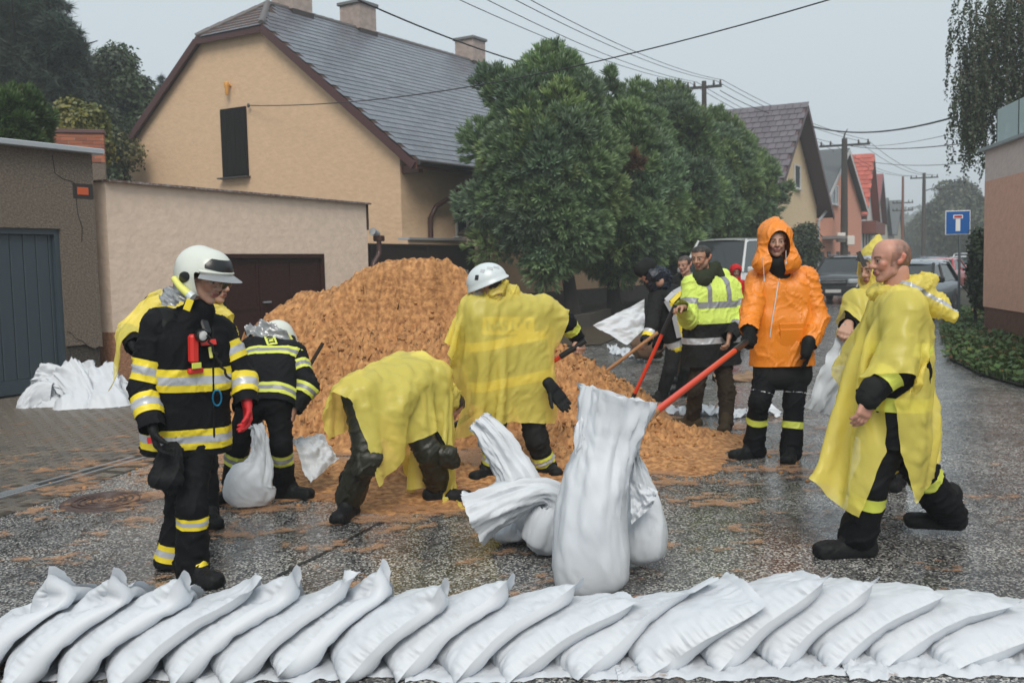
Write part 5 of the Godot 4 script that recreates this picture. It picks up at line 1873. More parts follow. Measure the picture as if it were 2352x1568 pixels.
# ================================================================ sand
func sand_h(x: float, z: float) -> float:                                 # height of the sand at x, depth z
	var n1 := nz.get_noise_2d(x * 0.8 + 4.0, z * 0.8)
	var n2 := nz.get_noise_2d(x * 2.6, z * 2.6 + 9.0)
	# main heap: a ridge from (-2.15, 11.3) to (-0.85, 11.0) with a steep dug face towards the camera
	var a := Vector2(-2.05, 11.25)
	var b := Vector2(-1.08, 11.0)
	var p := Vector2(x, z)
	var t := clampf((p - a).dot(b - a) / (b - a).length_squared(), 0.0, 1.0)
	var d := (p - a.lerp(b, t)).length() + n1 * 0.16
	var h := minf(lerpf(1.36, 1.68, smoothstep(0.0, 0.75, t)) + n2 * 0.06, lerpf(1.62, 2.00, t) - d * 0.86)
	# dug face: everything nearer than this line is cut down to the loose sand
	var cut := 10.78 + 0.22 * nz.get_noise_2d(x * 1.4, 2.0) + 0.10 * (x + 1.45) * (x + 1.45)
	var loose := 1.18 - maxf(0.0, cut - z) * 0.56 - maxf(0.0, absf(x + 1.25) - 0.95) * 0.55 + n1 * 0.12
	loose = maxf(loose, 1.12 - Vector2(x + 0.45, (z - 9.75)).length() * 0.85)
	if z < cut:
		var f := smoothstep(0.0, 0.30, cut - z)
		h = lerpf(h, minf(h, loose), f)
	h = maxf(h, (0.95 - Vector2(x - 0.15, z - 10.6).length() * 0.62))
	# spill towards the right and the foreground
	h = maxf(h, 0.17 - Vector2((x - 0.5) * 0.30, (z - 8.6) * 0.34).length() * 0.42 + n1 * 0.05)
	h = maxf(h, 0.15 - Vector2((x - 1.2) * 0.55, (z - 9.0) * 0.6).length() * 0.30 + n1 * 0.06)
	h = maxf(h, 0.10 - Vector2((x + 0.7) * 0.26, (z - 7.8) * 0.34).length() * 0.30 + n1 * 0.05)
	h = maxf(h, 0.12 - Vector2((x + 3.1) * 0.9, (z - 9.4) * 1.1).length() * 0.35 + n2 * 0.05)
	# hollow where the shovels dig
	h -= 0.22 * exp(-Vector2((x + 0.38) * 2.8, (z - 8.5) * 2.6).length_squared())
	if h > 0.0:
		var face := smoothstep(10.35, 10.6, z) * smoothstep(0.9, 1.2, h)
		var amp := smoothstep(0.0, 0.16, h) * (1.0 - 0.65 * face)
		var c := absf(nz.get_noise_2d(x * 6.0 + 3.0, z * 6.0))
		h += amp * (0.20 * (0.30 - c) + 0.10 * nz.get_noise_2d(x * 13.0, z * 13.0 + 5.0) + 0.02 * nz.get_noise_2d(x * 30.0, z * 30.0))
		h += face * 0.02 * nz.get_noise_2d(x * 9.0, z * 3.0)
	return h

func make_sand() -> void:
	var sm := grain("wet_sand", Color(0.24, 0.105, 0.036), Color(0.58, 0.30, 0.115), 0.82, 1.5, 0.04, 0.55, 5)
	var t := thing("sand_heap", "large heap of orange sand dug into on one side", "sand heap", Vector3(-1.2, 0, -10.4))
	var c := 0.028
	var x0 := -4.6
	var z0 := 6.0
	var w := int(7.4 / c)
	var h := int(7.8 / c)
	var H := PackedFloat32Array()
	H.resize(w * h)
	for y in h:
		for x in w: H[y * w + x] = sand_h(x0 + x * c, z0 + y * c)
	var m := MB.new()
	var id := {}
	for y in h - 1:
		for x in w - 1:
			var q := y * w + x
			if H[q] < -0.02 and H[q + 1] < -0.02 and H[q + w] < -0.02 and H[q + w + 1] < -0.02: continue
			var ids := []
			for e in [q, q + 1, q + w + 1, q + w]:
				if not id.has(e):
					var px: float = x0 + (e % w) * c
					var pz: float = z0 + (e / w) * c
					var hh := H[e]
					# push lumps sideways a little so that the faces are not a plain height field
					var k := smoothstep(0.05, 0.3, hh)
					id[e] = m.vert(Vector3(px + k * 0.035 * nz.get_noise_2d(px * 9.0, pz * 9.0 + hh * 6.0), maxf(hh, -0.02) + 0.004, -pz + k * 0.05 * nz.get_noise_2d(px * 8.0 + 40.0, pz * 8.0 + hh * 5.0)), Vector3.ZERO)
				ids.append(id[e])
			for e in [ids[0], ids[2], ids[1], ids[0], ids[3], ids[2]]: m.i.append(e)
	m.smooth(0)
	part(t, "heap", m, sm)
	# clods on and around the heap
	var clod := MB.new()
	clod.col = Color.WHITE
	var ball := PackedVector3Array()
	for y in 6:
		for x in 8:
			var th := PI * y / 5.0
			var ph := -TAU * x / 8.0
			var d := Vector3(sin(th) * cos(ph), cos(th), sin(th) * sin(ph))
			ball.append(d * (1.0 + 0.45 * nz.get_noise_3d(d.x * 1.5, d.y * 1.5, d.z * 1.5)))
	clod.grid(ball, 8, 6, true)
	var ts := []
	var cs := []
	for k in 5200:
		var x := rng.randf_range(-4.4, 2.6)
		var z := rng.randf_range(6.8, 12.0)
		var hh := sand_h(x, z)
		if hh < -0.06 and rng.randf() > 0.14: continue
		if hh < -0.3: continue
		if hh > 1.25 and rng.randf() > 0.15: continue
		var r := 0.006 + 0.026 * pow(rng.randf(), 3.0)
		if hh < 0.03: r *= 0.6
		ts.append(Transform3D(Basis.from_euler(Vector3(rng.randf() * 6, rng.randf() * 6, rng.randf() * 6)).scaled(Vector3(r, r * 0.7, r * 1.1)), Vector3(x, maxf(hh, 0.0) + r * 0.25, -z)))
		cs.append(vary(Color(0.95, 0.95, 0.95), 0.2))
	var cm: StandardMaterial3D = sm.duplicate()
	cm.vertex_color_use_as_albedo = true
	tag(copies(t, "clods", clod.mesh(), cm, ts, cs), "", "", "", "stuff")
	# thin film of trodden sand on asphalt and paving
	var S := 760
	var img := Image.create(S, S, false, Image.FORMAT_RGBA8)
	var n3 := FastNoiseLite.new()
	n3.seed = 3
	n3.frequency = 1.0
	n3.fractal_octaves = 4
	var X0 := -6.2
	var X1 := 5.2
	var Z0 := 3.6
	var Z1 := 14.6
	for y in S:
		var z := lerpf(Z0, Z1, (y + 0.5) / S)
		for x in S:
			var xx := lerpf(X0, X1, (x + 0.5) / S)
			var dens := 0.80 - 0.36 * Vector2((xx + 0.7) * 0.55, (z - 8.6) * 0.62).length()
			dens = maxf(dens, 0.12 - 0.10 * Vector2((xx + 2.6) * 0.5, (z - 8.8) * 0.6).length())
			dens = maxf(dens, -0.02 - 0.10 * absf(xx - 1.2) - 0.09 * absf(z - 7.0))
			if dens < -0.25: continue
			var n := n3.get_noise_2d(xx * 1.3 + 5.0, z * 2.1) * 0.75 + n3.get_noise_2d(xx * 7.0, z * 9.0 + 20.0) * 0.5
			var a := clampf((dens + n - 0.18) * 2.6, 0.0, 1.0)
			if a <= 0.0: continue
			var sp := n3.get_noise_2d(xx * 46.0, z * 46.0) * 0.9 + 0.5
			a = clampf(a * 1.0 - 0.75 * sp, 0.0, 0.8)
			var g := 0.85 + 0.3 * sp
			img.set_pixel(x, y, Color(0.72 * g, 0.545 * g, 0.40 * g, a * 0.9))
	var film := MB.new()
	film.vert(Vector3(X0, 0.013, -Z0), Vector3.UP, Vector2(0, 0))
	film.vert(Vector3(X1, 0.013, -Z0), Vector3.UP, Vector2(1, 0))
	film.vert(Vector3(X1, 0.013, -Z1), Vector3.UP, Vector2(1, 1))
	film.vert(Vector3(X0, 0.013, -Z1), Vector3.UP, Vector2(0, 1))
	for e in [0, 2, 1, 0, 3, 2]: film.i.append(e)
	var fm := mat("sand_film", WHITE_LIN, 0.7)
	fm.albedo_texture = ImageTexture.create_from_image(img)
	fm.transparency = BaseMaterial3D.TRANSPARENCY_ALPHA
	fm.texture_repeat = false
	tag(solo("spilled_sand", film, fm, "", ""), "thin trodden sand spread over the wet road around the heap", "sand", "", "stuff")

# ================================================================ sandbags
func sack_cloth() -> StandardMaterial3D:
	if mats.has("white_sackcloth"): return mats["white_sackcloth"]
	var m := grain("white_sackcloth", Color(0.70, 0.73, 0.76), Color(0.77, 0.795, 0.82), 0.5, 0.35, 0.06, 0.05, 3)
	var im := Image.create(64, 64, false, Image.FORMAT_RGB8)               # plain weave of flat ribbons
	for y in 64:
		for x in 64:
			var over := (int(x / 8) + int(y / 8)) % 2 == 0
			var t := absf(((x if not over else y) % 8) / 7.0 - 0.5) * 2.0
			var v := 1.0 - t * t * 0.8
			im.set_pixel(x, y, Color(v, v, v))
	m.heightmap_texture = ImageTexture.create_from_image(im)
	m.heightmap_enabled = true
	m.heightmap_scale = 0.022
	m.uv1_scale = Vector3.ONE / 0.028
	m.albedo_texture = null
	m.albedo_color = lin(0.61, 0.645, 0.69)
	m.backlight_enabled = true
	m.backlight = lin(0.14, 0.14, 0.14)
	return m

var bagH := PackedFloat32Array()                                           # height of what already lies in the row
const BW := 420
const BH := 130
func bag_floor(p: Vector3) -> float:
	var x := int((p.x + 4.2) / 0.02)
	var z := int((-p.z - 3.2) / 0.02)
	if x < 0 or z < 0 or x >= BW or z >= BH: return 0.0
	return bagH[z * BW + x]

func settle_bag(c: Vector3, yaw: float, L: float, W: float, fill: float, sd: int, steps := 90) -> Array:
	# a closed pillow of two sheets sewn along the border, filled, dropped on what lies below; returns [top grid, bottom grid, columns, rows]
	var nu := 19
	var nv := 13
	var d := Vector3(cos(yaw), 0, -sin(yaw))
	var s := Vector3(sin(yaw), 0, cos(yaw))
	var cl := Cloth.new()
	var top := PackedInt32Array()
	var bot := PackedInt32Array()
	var g := RandomNumberGenerator.new()
	g.seed = sd
	var y0 := 0.0
	for k in 9:
		for q in 5: y0 = maxf(y0, bag_floor(c + d * (L * (k / 8.0 - 0.5)) * 0.8 + s * (W * (q / 4.0 - 0.5)) * 0.8) * (1.0 if k < 5 else 0.75))
	for layer in 2:
		for v in nv:
			for u in nu:
				var edge := u == 0 or v == 0 or u == nu - 1 or v == nv - 1
				if layer == 1 and edge:
					bot.append(top[v * nu + u])
					continue
				var a := u / float(nu - 1) - 0.5
				var b := v / float(nv - 1) - 0.5
				var bulge := (1.0 - 4.0 * a * a) * (1.0 - 4.0 * b * b)
				var y: float = y0 + 0.05 + (0.05 * bulge + g.randf() * 0.004) * (1.0 if layer == 0 else -1.0)
				var q := cl.add(c + d * (a * L) + s * (b * W) + Vector3(0, y + 0.0 * a, 0))
				if layer == 0: top.append(q)
				else: bot.append(q)
	cl.web(top, nu, nv, 0.10)
	cl.web(bot, nu, nv, 0.10)
	for k in cl.cl.size():                                                  # rest lengths of the flat sheets
		pass
	var fa := PackedInt32Array()
	for v in nv - 1:
		for u in nu - 1:
			for l in 2:
				var id := top if l == 0 else bot
				var q := [id[v * nu + u], id[v * nu + u + 1], id[(v + 1) * nu + u + 1], id[(v + 1) * nu + u]]
				for e in ([q[0], q[2], q[1], q[0], q[3], q[2]] if l == 0 else [q[0], q[1], q[2], q[0], q[2], q[3]]): fa.append(e)
	var n := cl.p.size()
	var nrm := PackedVector3Array()
	nrm.resize(n)
	var m := cl.ca.size()
	var cell_area := L * W / (nu * nv)
	for st in steps:
		nrm.fill(Vector3.ZERO)
		var vol := 0.0
		var ytop := -1e9
		for k in range(0, fa.size(), 3):
			var a := cl.p[fa[k]] - c
			var b := cl.p[fa[k + 1]] - c
			var e := cl.p[fa[k + 2]] - c
			var cr := (b - a).cross(e - a)
			vol += a.dot(b.cross(e)) / 6.0
			nrm[fa[k]] += cr; nrm[fa[k + 1]] += cr; nrm[fa[k + 2]] += cr
		if st == 0 and vol < 0.0: vol = -vol
		for q in n: ytop = maxf(ytop, cl.p[q].y)
		var pr := clampf(fill / maxf(absf(vol), 1e-4) - 1.0, -0.3, 0.6) * 0.011
		for q in n:
			var cur := cl.p[q]
			var push := nrm[q] * (1.0 / 6.0 / cell_area) * (pr + 0.006 * (ytop - cur.y))
			var stepv := (cur - cl.old[q]) * 0.93
			if stepv.length() > 0.012: stepv = stepv.normalized() * 0.012
			cl.p[q] = cur + stepv + Vector3(0, -0.0011, 0) + push
			cl.old[q] = cur
		for it in 2:
			for k in m:
				var a := cl.ca[k]
				var b := cl.cb[k]
				var dd := cl.p[b] - cl.p[a]
				var l := dd.length()
				if l < 1e-6: continue
				dd *= (l - cl.cl[k]) / l * cl.cs[k]
				cl.p[a] += dd
				cl.p[b] -= dd
		for q in n:
			var p := cl.p[q]
			var f := bag_floor(p) + 0.004
			if p.y < f:
				p.y = minf(f, p.y + 0.02)
				cl.p[q] = p
				cl.old[q] = cl.old[q].lerp(p, 0.7)
	var tg := PackedVector3Array()
	var bg := PackedVector3Array()
	for q in top: tg.append(cl.p[q])
	for q in bot: bg.append(cl.p[q])
	var fine := upsample(tg, nu, nv)
	for p in fine:
		for dx in [-1, 0, 1]:
			for dz in [-1, 0, 1]:
				var x: int = int((p.x + 4.2) / 0.02) + dx
				var z: int = int((-p.z - 3.2) / 0.02) + dz
				if x >= 0 and z >= 0 and x < BW and z < BH: bagH[z * BW + x] = maxf(bagH[z * BW + x], p.y)
	return [fine, upsample(bg, nu, nv), nu * 2 - 1, nv * 2 - 1]

func bag_mesh(r: Array, sd: float) -> MB:
	var m := MB.new()
	var fine: PackedVector3Array = upsample(r[0], r[2], r[3])
	var w: int = r[2] * 2 - 1
	var h: int = r[3] * 2 - 1
	m.grid(fine, w, h)
	# small puckers that run in from the sewn border
	for y in h:
		for x in w:
			var e := minf(minf(x, w - 1 - x) / float(w), minf(y, h - 1 - y) / float(h))
			var near_u := minf(x, w - 1 - x) / float(w) < minf(y, h - 1 - y) / float(h)
			var t := (y * 0.55 if near_u else x * 0.55)
			var k := exp(-e * 9.0) * smoothstep(0.0, 0.05, e) * 1.6
			var q := y * w + x
			m.v[q] += m.n[q] * (0.013 * k * nz.get_noise_2d(t * 1.1 + sd * 13.0, e * 3.0) + smoothstep(0.0, 0.08, e) * 0.008 * nz.get_noise_3d(m.v[q].x * 9.0, m.v[q].y * 9.0 + sd, m.v[q].z * 9.0))
	m.smooth(0)
	var k0 := m.v.size()
	m.grid(r[1], r[2], r[3])
	return m

func seam_lip(r: Array, far: bool, width: float, sd: int) -> MB:              # a sewn, saw-toothed lip along one short end
	var w: int = r[2]
	var h: int = r[3]
	var g: PackedVector3Array = r[0]
	var m := MB.new()
	var rows := [PackedVector3Array(), PackedVector3Array(), PackedVector3Array()]
	var rg := RandomNumberGenerator.new()
	rg.seed = sd
	for y in h:
		var e := g[y * w + (w - 1 if far else 0)]
		var i := g[y * w + (w - 3 if far else 2)]
		var out := ((e - i).normalized() + Vector3(0, 0.15, 0)).normalized()
		out = (out + Vector3(0, 0.35 * nz.get_noise_1d(y * 0.12 + sd), 0)).normalized()
		rows[0].append(e - out * 0.004)
		rows[1].append(e + out * width * 0.5 + Vector3(0, 0.004, 0))
		rows[2].append(e + out * width * (1.0 + (0.05 if y % 2 else -0.05)) + Vector3(0, 0.006 * nz.get_noise_1d(y * 0.3 + sd), 0))
	var all := PackedVector3Array()
	for q in rows: all.append_array(q)
	m.grid(all, h, 3)
	return m

func settle_dam(rows: Array) -> void:
	bagH.resize(BW * BH)
	bagH.fill(0.0)
	# the dam in the foreground, laid from right to left so that each bag overlaps the one to its right: [px, depth, yaw, length, width, fill, label]
	var row := [
		[2440, 4.11, 0.19, 0.62, 0.51, 0.0228, "white sandbag beyond the right end of the visible dam"],
		[2270, 4.11, 0.17, 0.66, 0.53, 0.0245, "broad white sandbag at the right end of the dam, its face smooth"],
		[2110, 4.15, 0.22, 0.66, 0.51, 0.0231, "white sandbag with a pinched pointed corner near the dam's right end"],
		[1975, 4.15, 0.25, 0.62, 0.51, 0.0228, "white sandbag with frayed corner stitching in the right part of the dam"],
		[1850, 4.14, 0.25, 0.58, 0.48, 0.0210, "small rounded white sandbag wedged between larger ones in the dam"],
		[1730, 4.13, 0.21, 0.62, 0.49, 0.0228, "white sandbag with a square upper corner, right of the dam's middle"],
		[1575, 4.11, 0.14, 0.58, 0.53, 0.0228, "wide plump white sandbag with an upright side seam in the dam"],
		[1400, 4.13, 0.50, 0.66, 0.46, 0.0198, "white sandbag whose tall empty flap stands up below the open sack"],
		[1265, 4.11, 0.34, 0.64, 0.48, 0.0215, "white sandbag with a creased lower corner left of the standing flap"],
		[1140, 4.13, 0.41, 0.66, 0.49, 0.0215, "white sandbag with a dimpled round end in the middle of the dam"],
		[1010, 4.13, 0.36, 0.62, 0.48, 0.0210, "white sandbag with a sagging dented end left of the dam's middle"],
		[890, 4.11, 0.26, 0.58, 0.51, 0.0210, "white sandbag with a gathered crumpled mouth at its front"],
		[750, 4.15, 0.48, 0.64, 0.46, 0.0202, "white sandbag with a faint grey stain at its corner"],
		[625, 4.13, 0.50, 0.68, 0.48, 0.0210, "white sandbag with a high pointed sewn end beside the walking firefighter"],
		[515, 4.11, 0.45, 0.66, 0.46, 0.0202, "slender white sandbag overlapped on both sides, left part of the dam"],
		[390, 4.11, 0.41, 0.70, 0.51, 0.0231, "big white sandbag with a long saw-toothed seam below the firefighter's boots"],
		[270, 4.09, 0.38, 0.64, 0.48, 0.0210, "white sandbag with a printed-looking torn corner, left part of the dam"],
		[150, 4.09, 0.36, 0.64, 0.48, 0.0210, "white sandbag second from the dam's left end, with a straight seam"],
		[30, 4.13, 0.32, 0.64, 0.48, 0.0210, "white sandbag at the dam's left end with specks of sand"],
		[-100, 4.15, 0.31, 0.62, 0.48, 0.0210, "white sandbag beyond the left end of the visible dam"]]
	for k in row.size():
		var a: Array = row[k]
		var c := on_ground(a[0], a[1])
		var r := settle_bag(c, a[2], a[3], a[4], a[5], k + 5)
		if k == 0 or k == row.size() - 1: continue
		rows.append([a[6], c, bag_mesh(r, float(k)), seam_lip(r, true, 0.035 if k != 7 else 0.13, k)])

func make_bags(rows: Array) -> void:
	var sm := sack_cloth()
	for r in rows:
		var t := thing("sandbag", r[0], "sandbag", r[1], "sandbag dam across the foreground")
		part(t, "bag", r[2], sm)
		part(t, "sewn_lip", r[3], sm)
	# flattened empty sacks showing below the front of the dam
	var flats := [[40, 1566, 470, 0.10, "crumpled empty white sack flattened under the dam's left end"], [440, 1570, 560, 0.08, "flat white sack edge under the dam, left of its middle"], [930, 1568, 570, 0.08, "flat white sack edge under the middle of the dam"], [1420, 1565, 610, 0.09, "flat white sack edge under the dam, right of its middle"], [1950, 1561, 540, 0.12, "crumpled white sack with folds sticking out under the dam's right end"]]
	for a in flats:
		var c := gp(a[0], a[1])
		var w: float = a[2] / FP * 4.05
		var g := PackedVector3Array()
		for y in 15:
			for x in 61:
				var s := x / 60.0
				var d := y / 14.0
				var p := c + Vector3(s * w, 0, 0.06 * nz.get_noise_2d(s * 6.0 + a[0], 1.0) - 0.30 * (d - 0.02) * clampf(minf(s, 1.0 - s) * 7.0 + 0.35 + 0.5 * nz.get_noise_2d(s * 14.0 + a[0], 5.0), 0.25, 1.15))
				var lift: float = a[3] * (0.18 + 0.5 * absf(nz.get_noise_2d(s * 9.0 + a[0], d * 3.0)) + 0.25 * nz.get_noise_2d(s * 30.0, d * 7.0 + a[0])) * (1.0 if y > 0 else 0.25)
				p.y = maxf(0.004, lift * 0.55)
				g.append(p)
		var m := MB.new()
		m.grid(g, 61, 15)
		var o := solo("flat_sack", m, sm, a[4], "empty sack", "empty sacks under the dam")
	make_sacks()

# a sack of cloth along a path of rings: [px, py, depth, half width in px, half depth in metres]; open at its last ring unless closed
func sack_mesh(path: Array, amp: float, sd: float, closed := false, ragged := 0.003) -> MB:
	var rings := []
	var n := path.size()
	for q in (n - 1) * 6 + 1:
		var i := mini(q / 6, n - 2)
		var t := q / 6.0 - i
		var r := []
		for e in 5:
			var p0: float = path[maxi(i - 1, 0)][e]
			var p1: float = path[i][e]
			var p2: float = path[i + 1][e]
			var p3: float = path[mini(i + 2, n - 1)][e]
			r.append(0.5 * (2.0 * p1 + (p2 - p0) * t + (2.0 * p0 - 5.0 * p1 + 4.0 * p2 - p3) * t * t + (3.0 * p1 - p0 - 3.0 * p2 + p3) * t * t * t))
		rings.append(r)
	var S := 56
	var g := PackedVector3Array()
	var right := cam_basis.x
	var up := Vector3.UP
	for q in rings.size():
		var r: Array = rings[q]
		var c := at(r[0], r[1], r[2])
		var ra: Array = rings[maxi(q - 1, 0)]
		var rb: Array = rings[mini(q + 1, rings.size() - 1)]
		var tan := (at(rb[0], rb[1], rb[2]) - at(ra[0], ra[1], ra[2])).normalized()
		var view := (c - CAM).normalized()
		var side := tan.cross(view).normalized()
		if side.length() < 0.5: side = right
		var dep := side.cross(tan).normalized()
		var hw: float = r[3] / FP * r[2]
		var hd: float = r[4]
		var s := q / float(rings.size() - 1)
		for k in S:
			var a := TAU * k / S
			var ca := cos(a)
			var sa := sin(a)
			var x := signf(ca) * pow(absf(ca), 0.85) * hw
			var y := signf(sa) * pow(absf(sa), 0.95) * hd
			var p := c + side * x + dep * y
			var w := nz1.get_noise_3d(ca * 1.2 + sd, sa * 1.2, s * 2.0)
			var e1 := nz1.get_noise_3d(ca * 2.6 + sd, sa * 2.6, s * 1.6 + w * 0.4)
			var e2 := nz1.get_noise_3d(ca * 2.0 + 5.0, sa * 2.0 + sd, s * 13.0 + w * 2.0)
			var fold := w * 0.9 + (0.55 - minf(1.0, absf(e1) * 3.0)) * (0.25 + s) + (0.4 - minf(1.0, absf(e2) * 3.0)) * 0.35
			p += (side * ca + dep * sa) * fold * amp * (0.45 + s)
			if q == rings.size() - 1 and not closed: p += tan * (ragged * nz.get_noise_2d(k * 0.35 + sd, 3.0) * 4.0 + (0.003 if k % 2 else -0.003))
			p.y = maxf(p.y, 0.004)
			g.append(p)
	var m := MB.new()
	m.grid(g, S, rings.size(), true)
	return m

func flap_mesh(c: Array, amp: float, sd: float, n := 26, thick := 0.008) -> MB:   # cloth stretched between four corners [px, py, depth], two layers
	var P := []
	for q in c: P.append(at(q[0], q[1], q[2]))
	var m := MB.new()
	var nn: Vector3 = (P[1] - P[0]).cross(P[3] - P[0]).normalized()
	for l in 2:
		var g := PackedVector3Array()
		for y in n:
			for x in n:
				var s := x / float(n - 1)
				var t := y / float(n - 1)
				var p: Vector3 = P[0].lerp(P[1], s).lerp(P[3].lerp(P[2], s), t)
				var sagk := sin(PI * s) * sin(PI * t)
				p += nn * (amp * (nz.get_noise_2d(s * 2.2 + sd, t * 2.2) * 1.3 + 0.45 * nz.get_noise_2d(s * 7.0, t * 5.0 + sd)) + (thick * sagk if l == 0 else -thick * sagk))
				p.y = maxf(p.y, 0.004 + 0.004 * l)
				g.append(p)
		m.grid(g, n, n)
	return m

func make_sacks() -> void:
	var sm := sack_cloth()
	var mk := func(called: String, label: String, path: Array, amp: float, sd: float, closed := false) -> Node3D:
		var t := thing(called, label, "sack", on_ground(path[0][0], path[0][2]), "white sacks being filled")
		part(t, "sack", sack_mesh(path, amp, sd, closed), sm)
		return t
	# tall open sack
	var t: Node3D = mk.call("open_sack", "tall white sack standing open beside the dam, filled at its foot", [[1362, 1366, 4.93, 20, 0.05], [1358, 1345, 4.93, 76, 0.16], [1355, 1290, 4.93, 90, 0.20], [1358, 1200, 4.93, 84, 0.19], [1372, 1110, 4.94, 76, 0.16], [1388, 1040, 4.95, 70, 0.13], [1402, 975, 4.96, 78, 0.12], [1420, 905, 4.97, 92, 0.13]], 0.022, 1.0)
	part(t, "torn_flap", flap_mesh([[1336, 955, 4.9], [1345, 1005, 4.9], [1322, 1045, 4.86], [1318, 985, 4.86]], 0.012, 5.0, 12), sm)
	t = mk.call("tied_sack", "white sack slumped behind the tall open one, its top pulled to a point", [[1475, 1292, 5.28, 15, 0.05], [1474, 1270, 5.28, 52, 0.14], [1478, 1215, 5.28, 56, 0.17], [1478, 1160, 5.28, 46, 0.14], [1468, 1100, 5.26, 30, 0.08], [1462, 1060, 5.24, 12, 0.03], [1458, 1030, 5.22, 10, 0.02]], 0.016, 7.0)
	part(t, "loose_flap", flap_mesh([[1448, 1100, 5.05], [1512, 1128, 5.02], [1500, 1160, 5.0], [1450, 1205, 5.02]], 0.03, 8.0, 20), sm)
	mk.call("lying_sack", "white sack lying beside the tall one with its open mouth turned to the heap", [[1225, 1262, 5.55, 18, 0.05], [1240, 1240, 5.55, 48, 0.14], [1258, 1195, 5.52, 52, 0.15], [1275, 1150, 5.5, 40, 0.11], [1250, 1128, 5.48, 30, 0.09], [1190, 1140, 5.46, 38, 0.10], [1130, 1165, 5.45, 50, 0.11], [1082, 1186, 5.45, 62, 0.12]], 0.02, 3.0)
	mk.call("leaning_sack", "white sack leaning against the helmeted man's shin with a gaping mouth", [[1195, 1240, 5.85, 20, 0.05], [1195, 1222, 5.85, 52, 0.14], [1198, 1170, 5.85, 58, 0.16], [1192, 1110, 5.86, 52, 0.13], [1165, 1055, 5.88, 42, 0.09], [1130, 1000, 5.9, 36, 0.08], [1098, 962, 5.92, 28, 0.06]], 0.02, 11.0)
	mk.call("half_filled_sack", "small slumped white sack between the lying and the leaning ones", [[1165, 1243, 5.75, 10, 0.04], [1165, 1232, 5.75, 38, 0.10], [1170, 1210, 5.75, 36, 0.10], [1180, 1190, 5.75, 20, 0.05]], 0.012, 12.0, true)
	# sacks being filled by the bent firefighter
	mk.call("folded_sack", "crumpled white sack held between the stooping firefighter's boots", [[572, 1160, 6.75, 40, 0.05], [572, 1140, 6.75, 58, 0.07], [574, 1105, 6.75, 56, 0.07], [592, 1072, 6.78, 36, 0.05], [598, 1040, 6.8, 22, 0.04], [594, 1000, 6.82, 18, 0.04], [588, 975, 6.84, 16, 0.03]], 0.02, 15.0)
	t = thing("gaping_sack", "flat white sack tilted open beside the stooping firefighter", "sack", on_ground(720, 7.2), "white sacks being filled")
	part(t, "sack", flap_mesh([[664, 1004, 7.25], [738, 996, 7.38], [780, 1052, 7.3], [712, 1110, 7.02]], 0.045, 17.0, 26, 0.07), sm)
	# heap of filled sacks on the drive
	var heap := [
		["white sack with a long upright neck in the pile by the slate-blue gate", [[150, 962, 12.4, 30, 0.08], [152, 945, 12.4, 62, 0.18], [150, 915, 12.5, 55, 0.16], [130, 885, 12.55, 40, 0.10], [105, 868, 12.6, 34, 0.06], [82, 858, 12.6, 26, 0.05]], 0.032, 21.0],
		["white sack at the foot of the pile by the slate-blue gate, pointed at one corner", [[166, 976, 12.1, 40, 0.08], [168, 965, 12.1, 50, 0.20], [172, 935, 12.15, 46, 0.18], [178, 905, 12.25, 34, 0.10], [160, 870, 12.4, 40, 0.06], [140, 846, 12.5, 44, 0.05]], 0.032, 22.0],
		["plump white sack leaning on the peach wall in the pile by the gate", [[250, 976, 12.2, 44, 0.08], [250, 962, 12.2, 54, 0.20], [248, 930, 12.25, 52, 0.18], [240, 900, 12.35, 38, 0.10], [225, 872, 12.5, 44, 0.06], [212, 848, 12.6, 42, 0.05]], 0.032, 23.0],
		["drooping empty white sack hanging off the pile by the gate", [[120, 905, 12.3, 26, 0.06], [95, 905, 12.3, 30, 0.06], [75, 920, 12.25, 26, 0.05], [60, 940, 12.2, 24, 0.04], [52, 952, 12.2, 20, 0.03]], 0.022, 24.0],
		["white sack with a ruffled open top behind the others in the pile by the gate", [[185, 930, 12.7, 40, 0.1], [190, 900, 12.7, 50, 0.12], [186, 870, 12.75, 40, 0.06], [176, 836, 12.8, 34, 0.05]], 0.036, 25.0],
		["white sack with a pointed flap beside the peach wall in the pile by the gate", [[262, 940, 12.6, 36, 0.1], [268, 905, 12.6, 40, 0.1], [268, 880, 12.65, 26, 0.05], [272, 862, 12.7, 12, 0.03]], 0.032, 26.0]]
	for a in heap:
		t = thing("piled_sack", a[0], "sack", on_ground(a[1][0][0], a[1][0][2]), "pile of white sacks on the drive")
		part(t, "sack", sack_mesh(a[1], a[2], a[3]), sm)
	# sheets and sacks lying on the road behind
	var lay := [
		["empty white sack lying flat behind the lime jacket's boots", [[1505, 945], [1640, 940], [1640, 958], [1505, 955]]],
		["empty white sack lying flat between the lime and the orange jacket", [[1640, 950], [1790, 944], [1790, 960], [1645, 962]]],
		["white sheet lying on the road behind the wooden shovel", [[1395, 797], [1480, 815], [1478, 832], [1402, 812]]]]
	for a in lay:
		var g := PackedVector3Array()
		var P := []
		for q in a[1]: P.append(gp(q[0], q[1]))
		for y in 12:
			for x in 30:
				var s := x / 29.0
				var d := y / 11.0
				var p: Vector3 = P[3].lerp(P[2], s).lerp(P[0].lerp(P[1], s), d)
				p += Vector3(0.08 * nz.get_noise_2d(s * 5.0, d * 2.0 + P[0].x), 0, 0.08 * nz.get_noise_2d(s * 5.0 + 9.0, d * 2.0))
				p.y = maxf(0.006, 0.03 + 0.10 * nz.get_noise_2d(s * 6.0 + P[0].x, d * 3.0) + 0.04 * nz.get_noise_2d(s * 17.0, d * 9.0))
				g.append(p)
		var m := MB.new()
		m.grid(g, 30, 12)
		solo("empty_sack", m, sm, a[0], "empty sack", "empty sacks on the road")
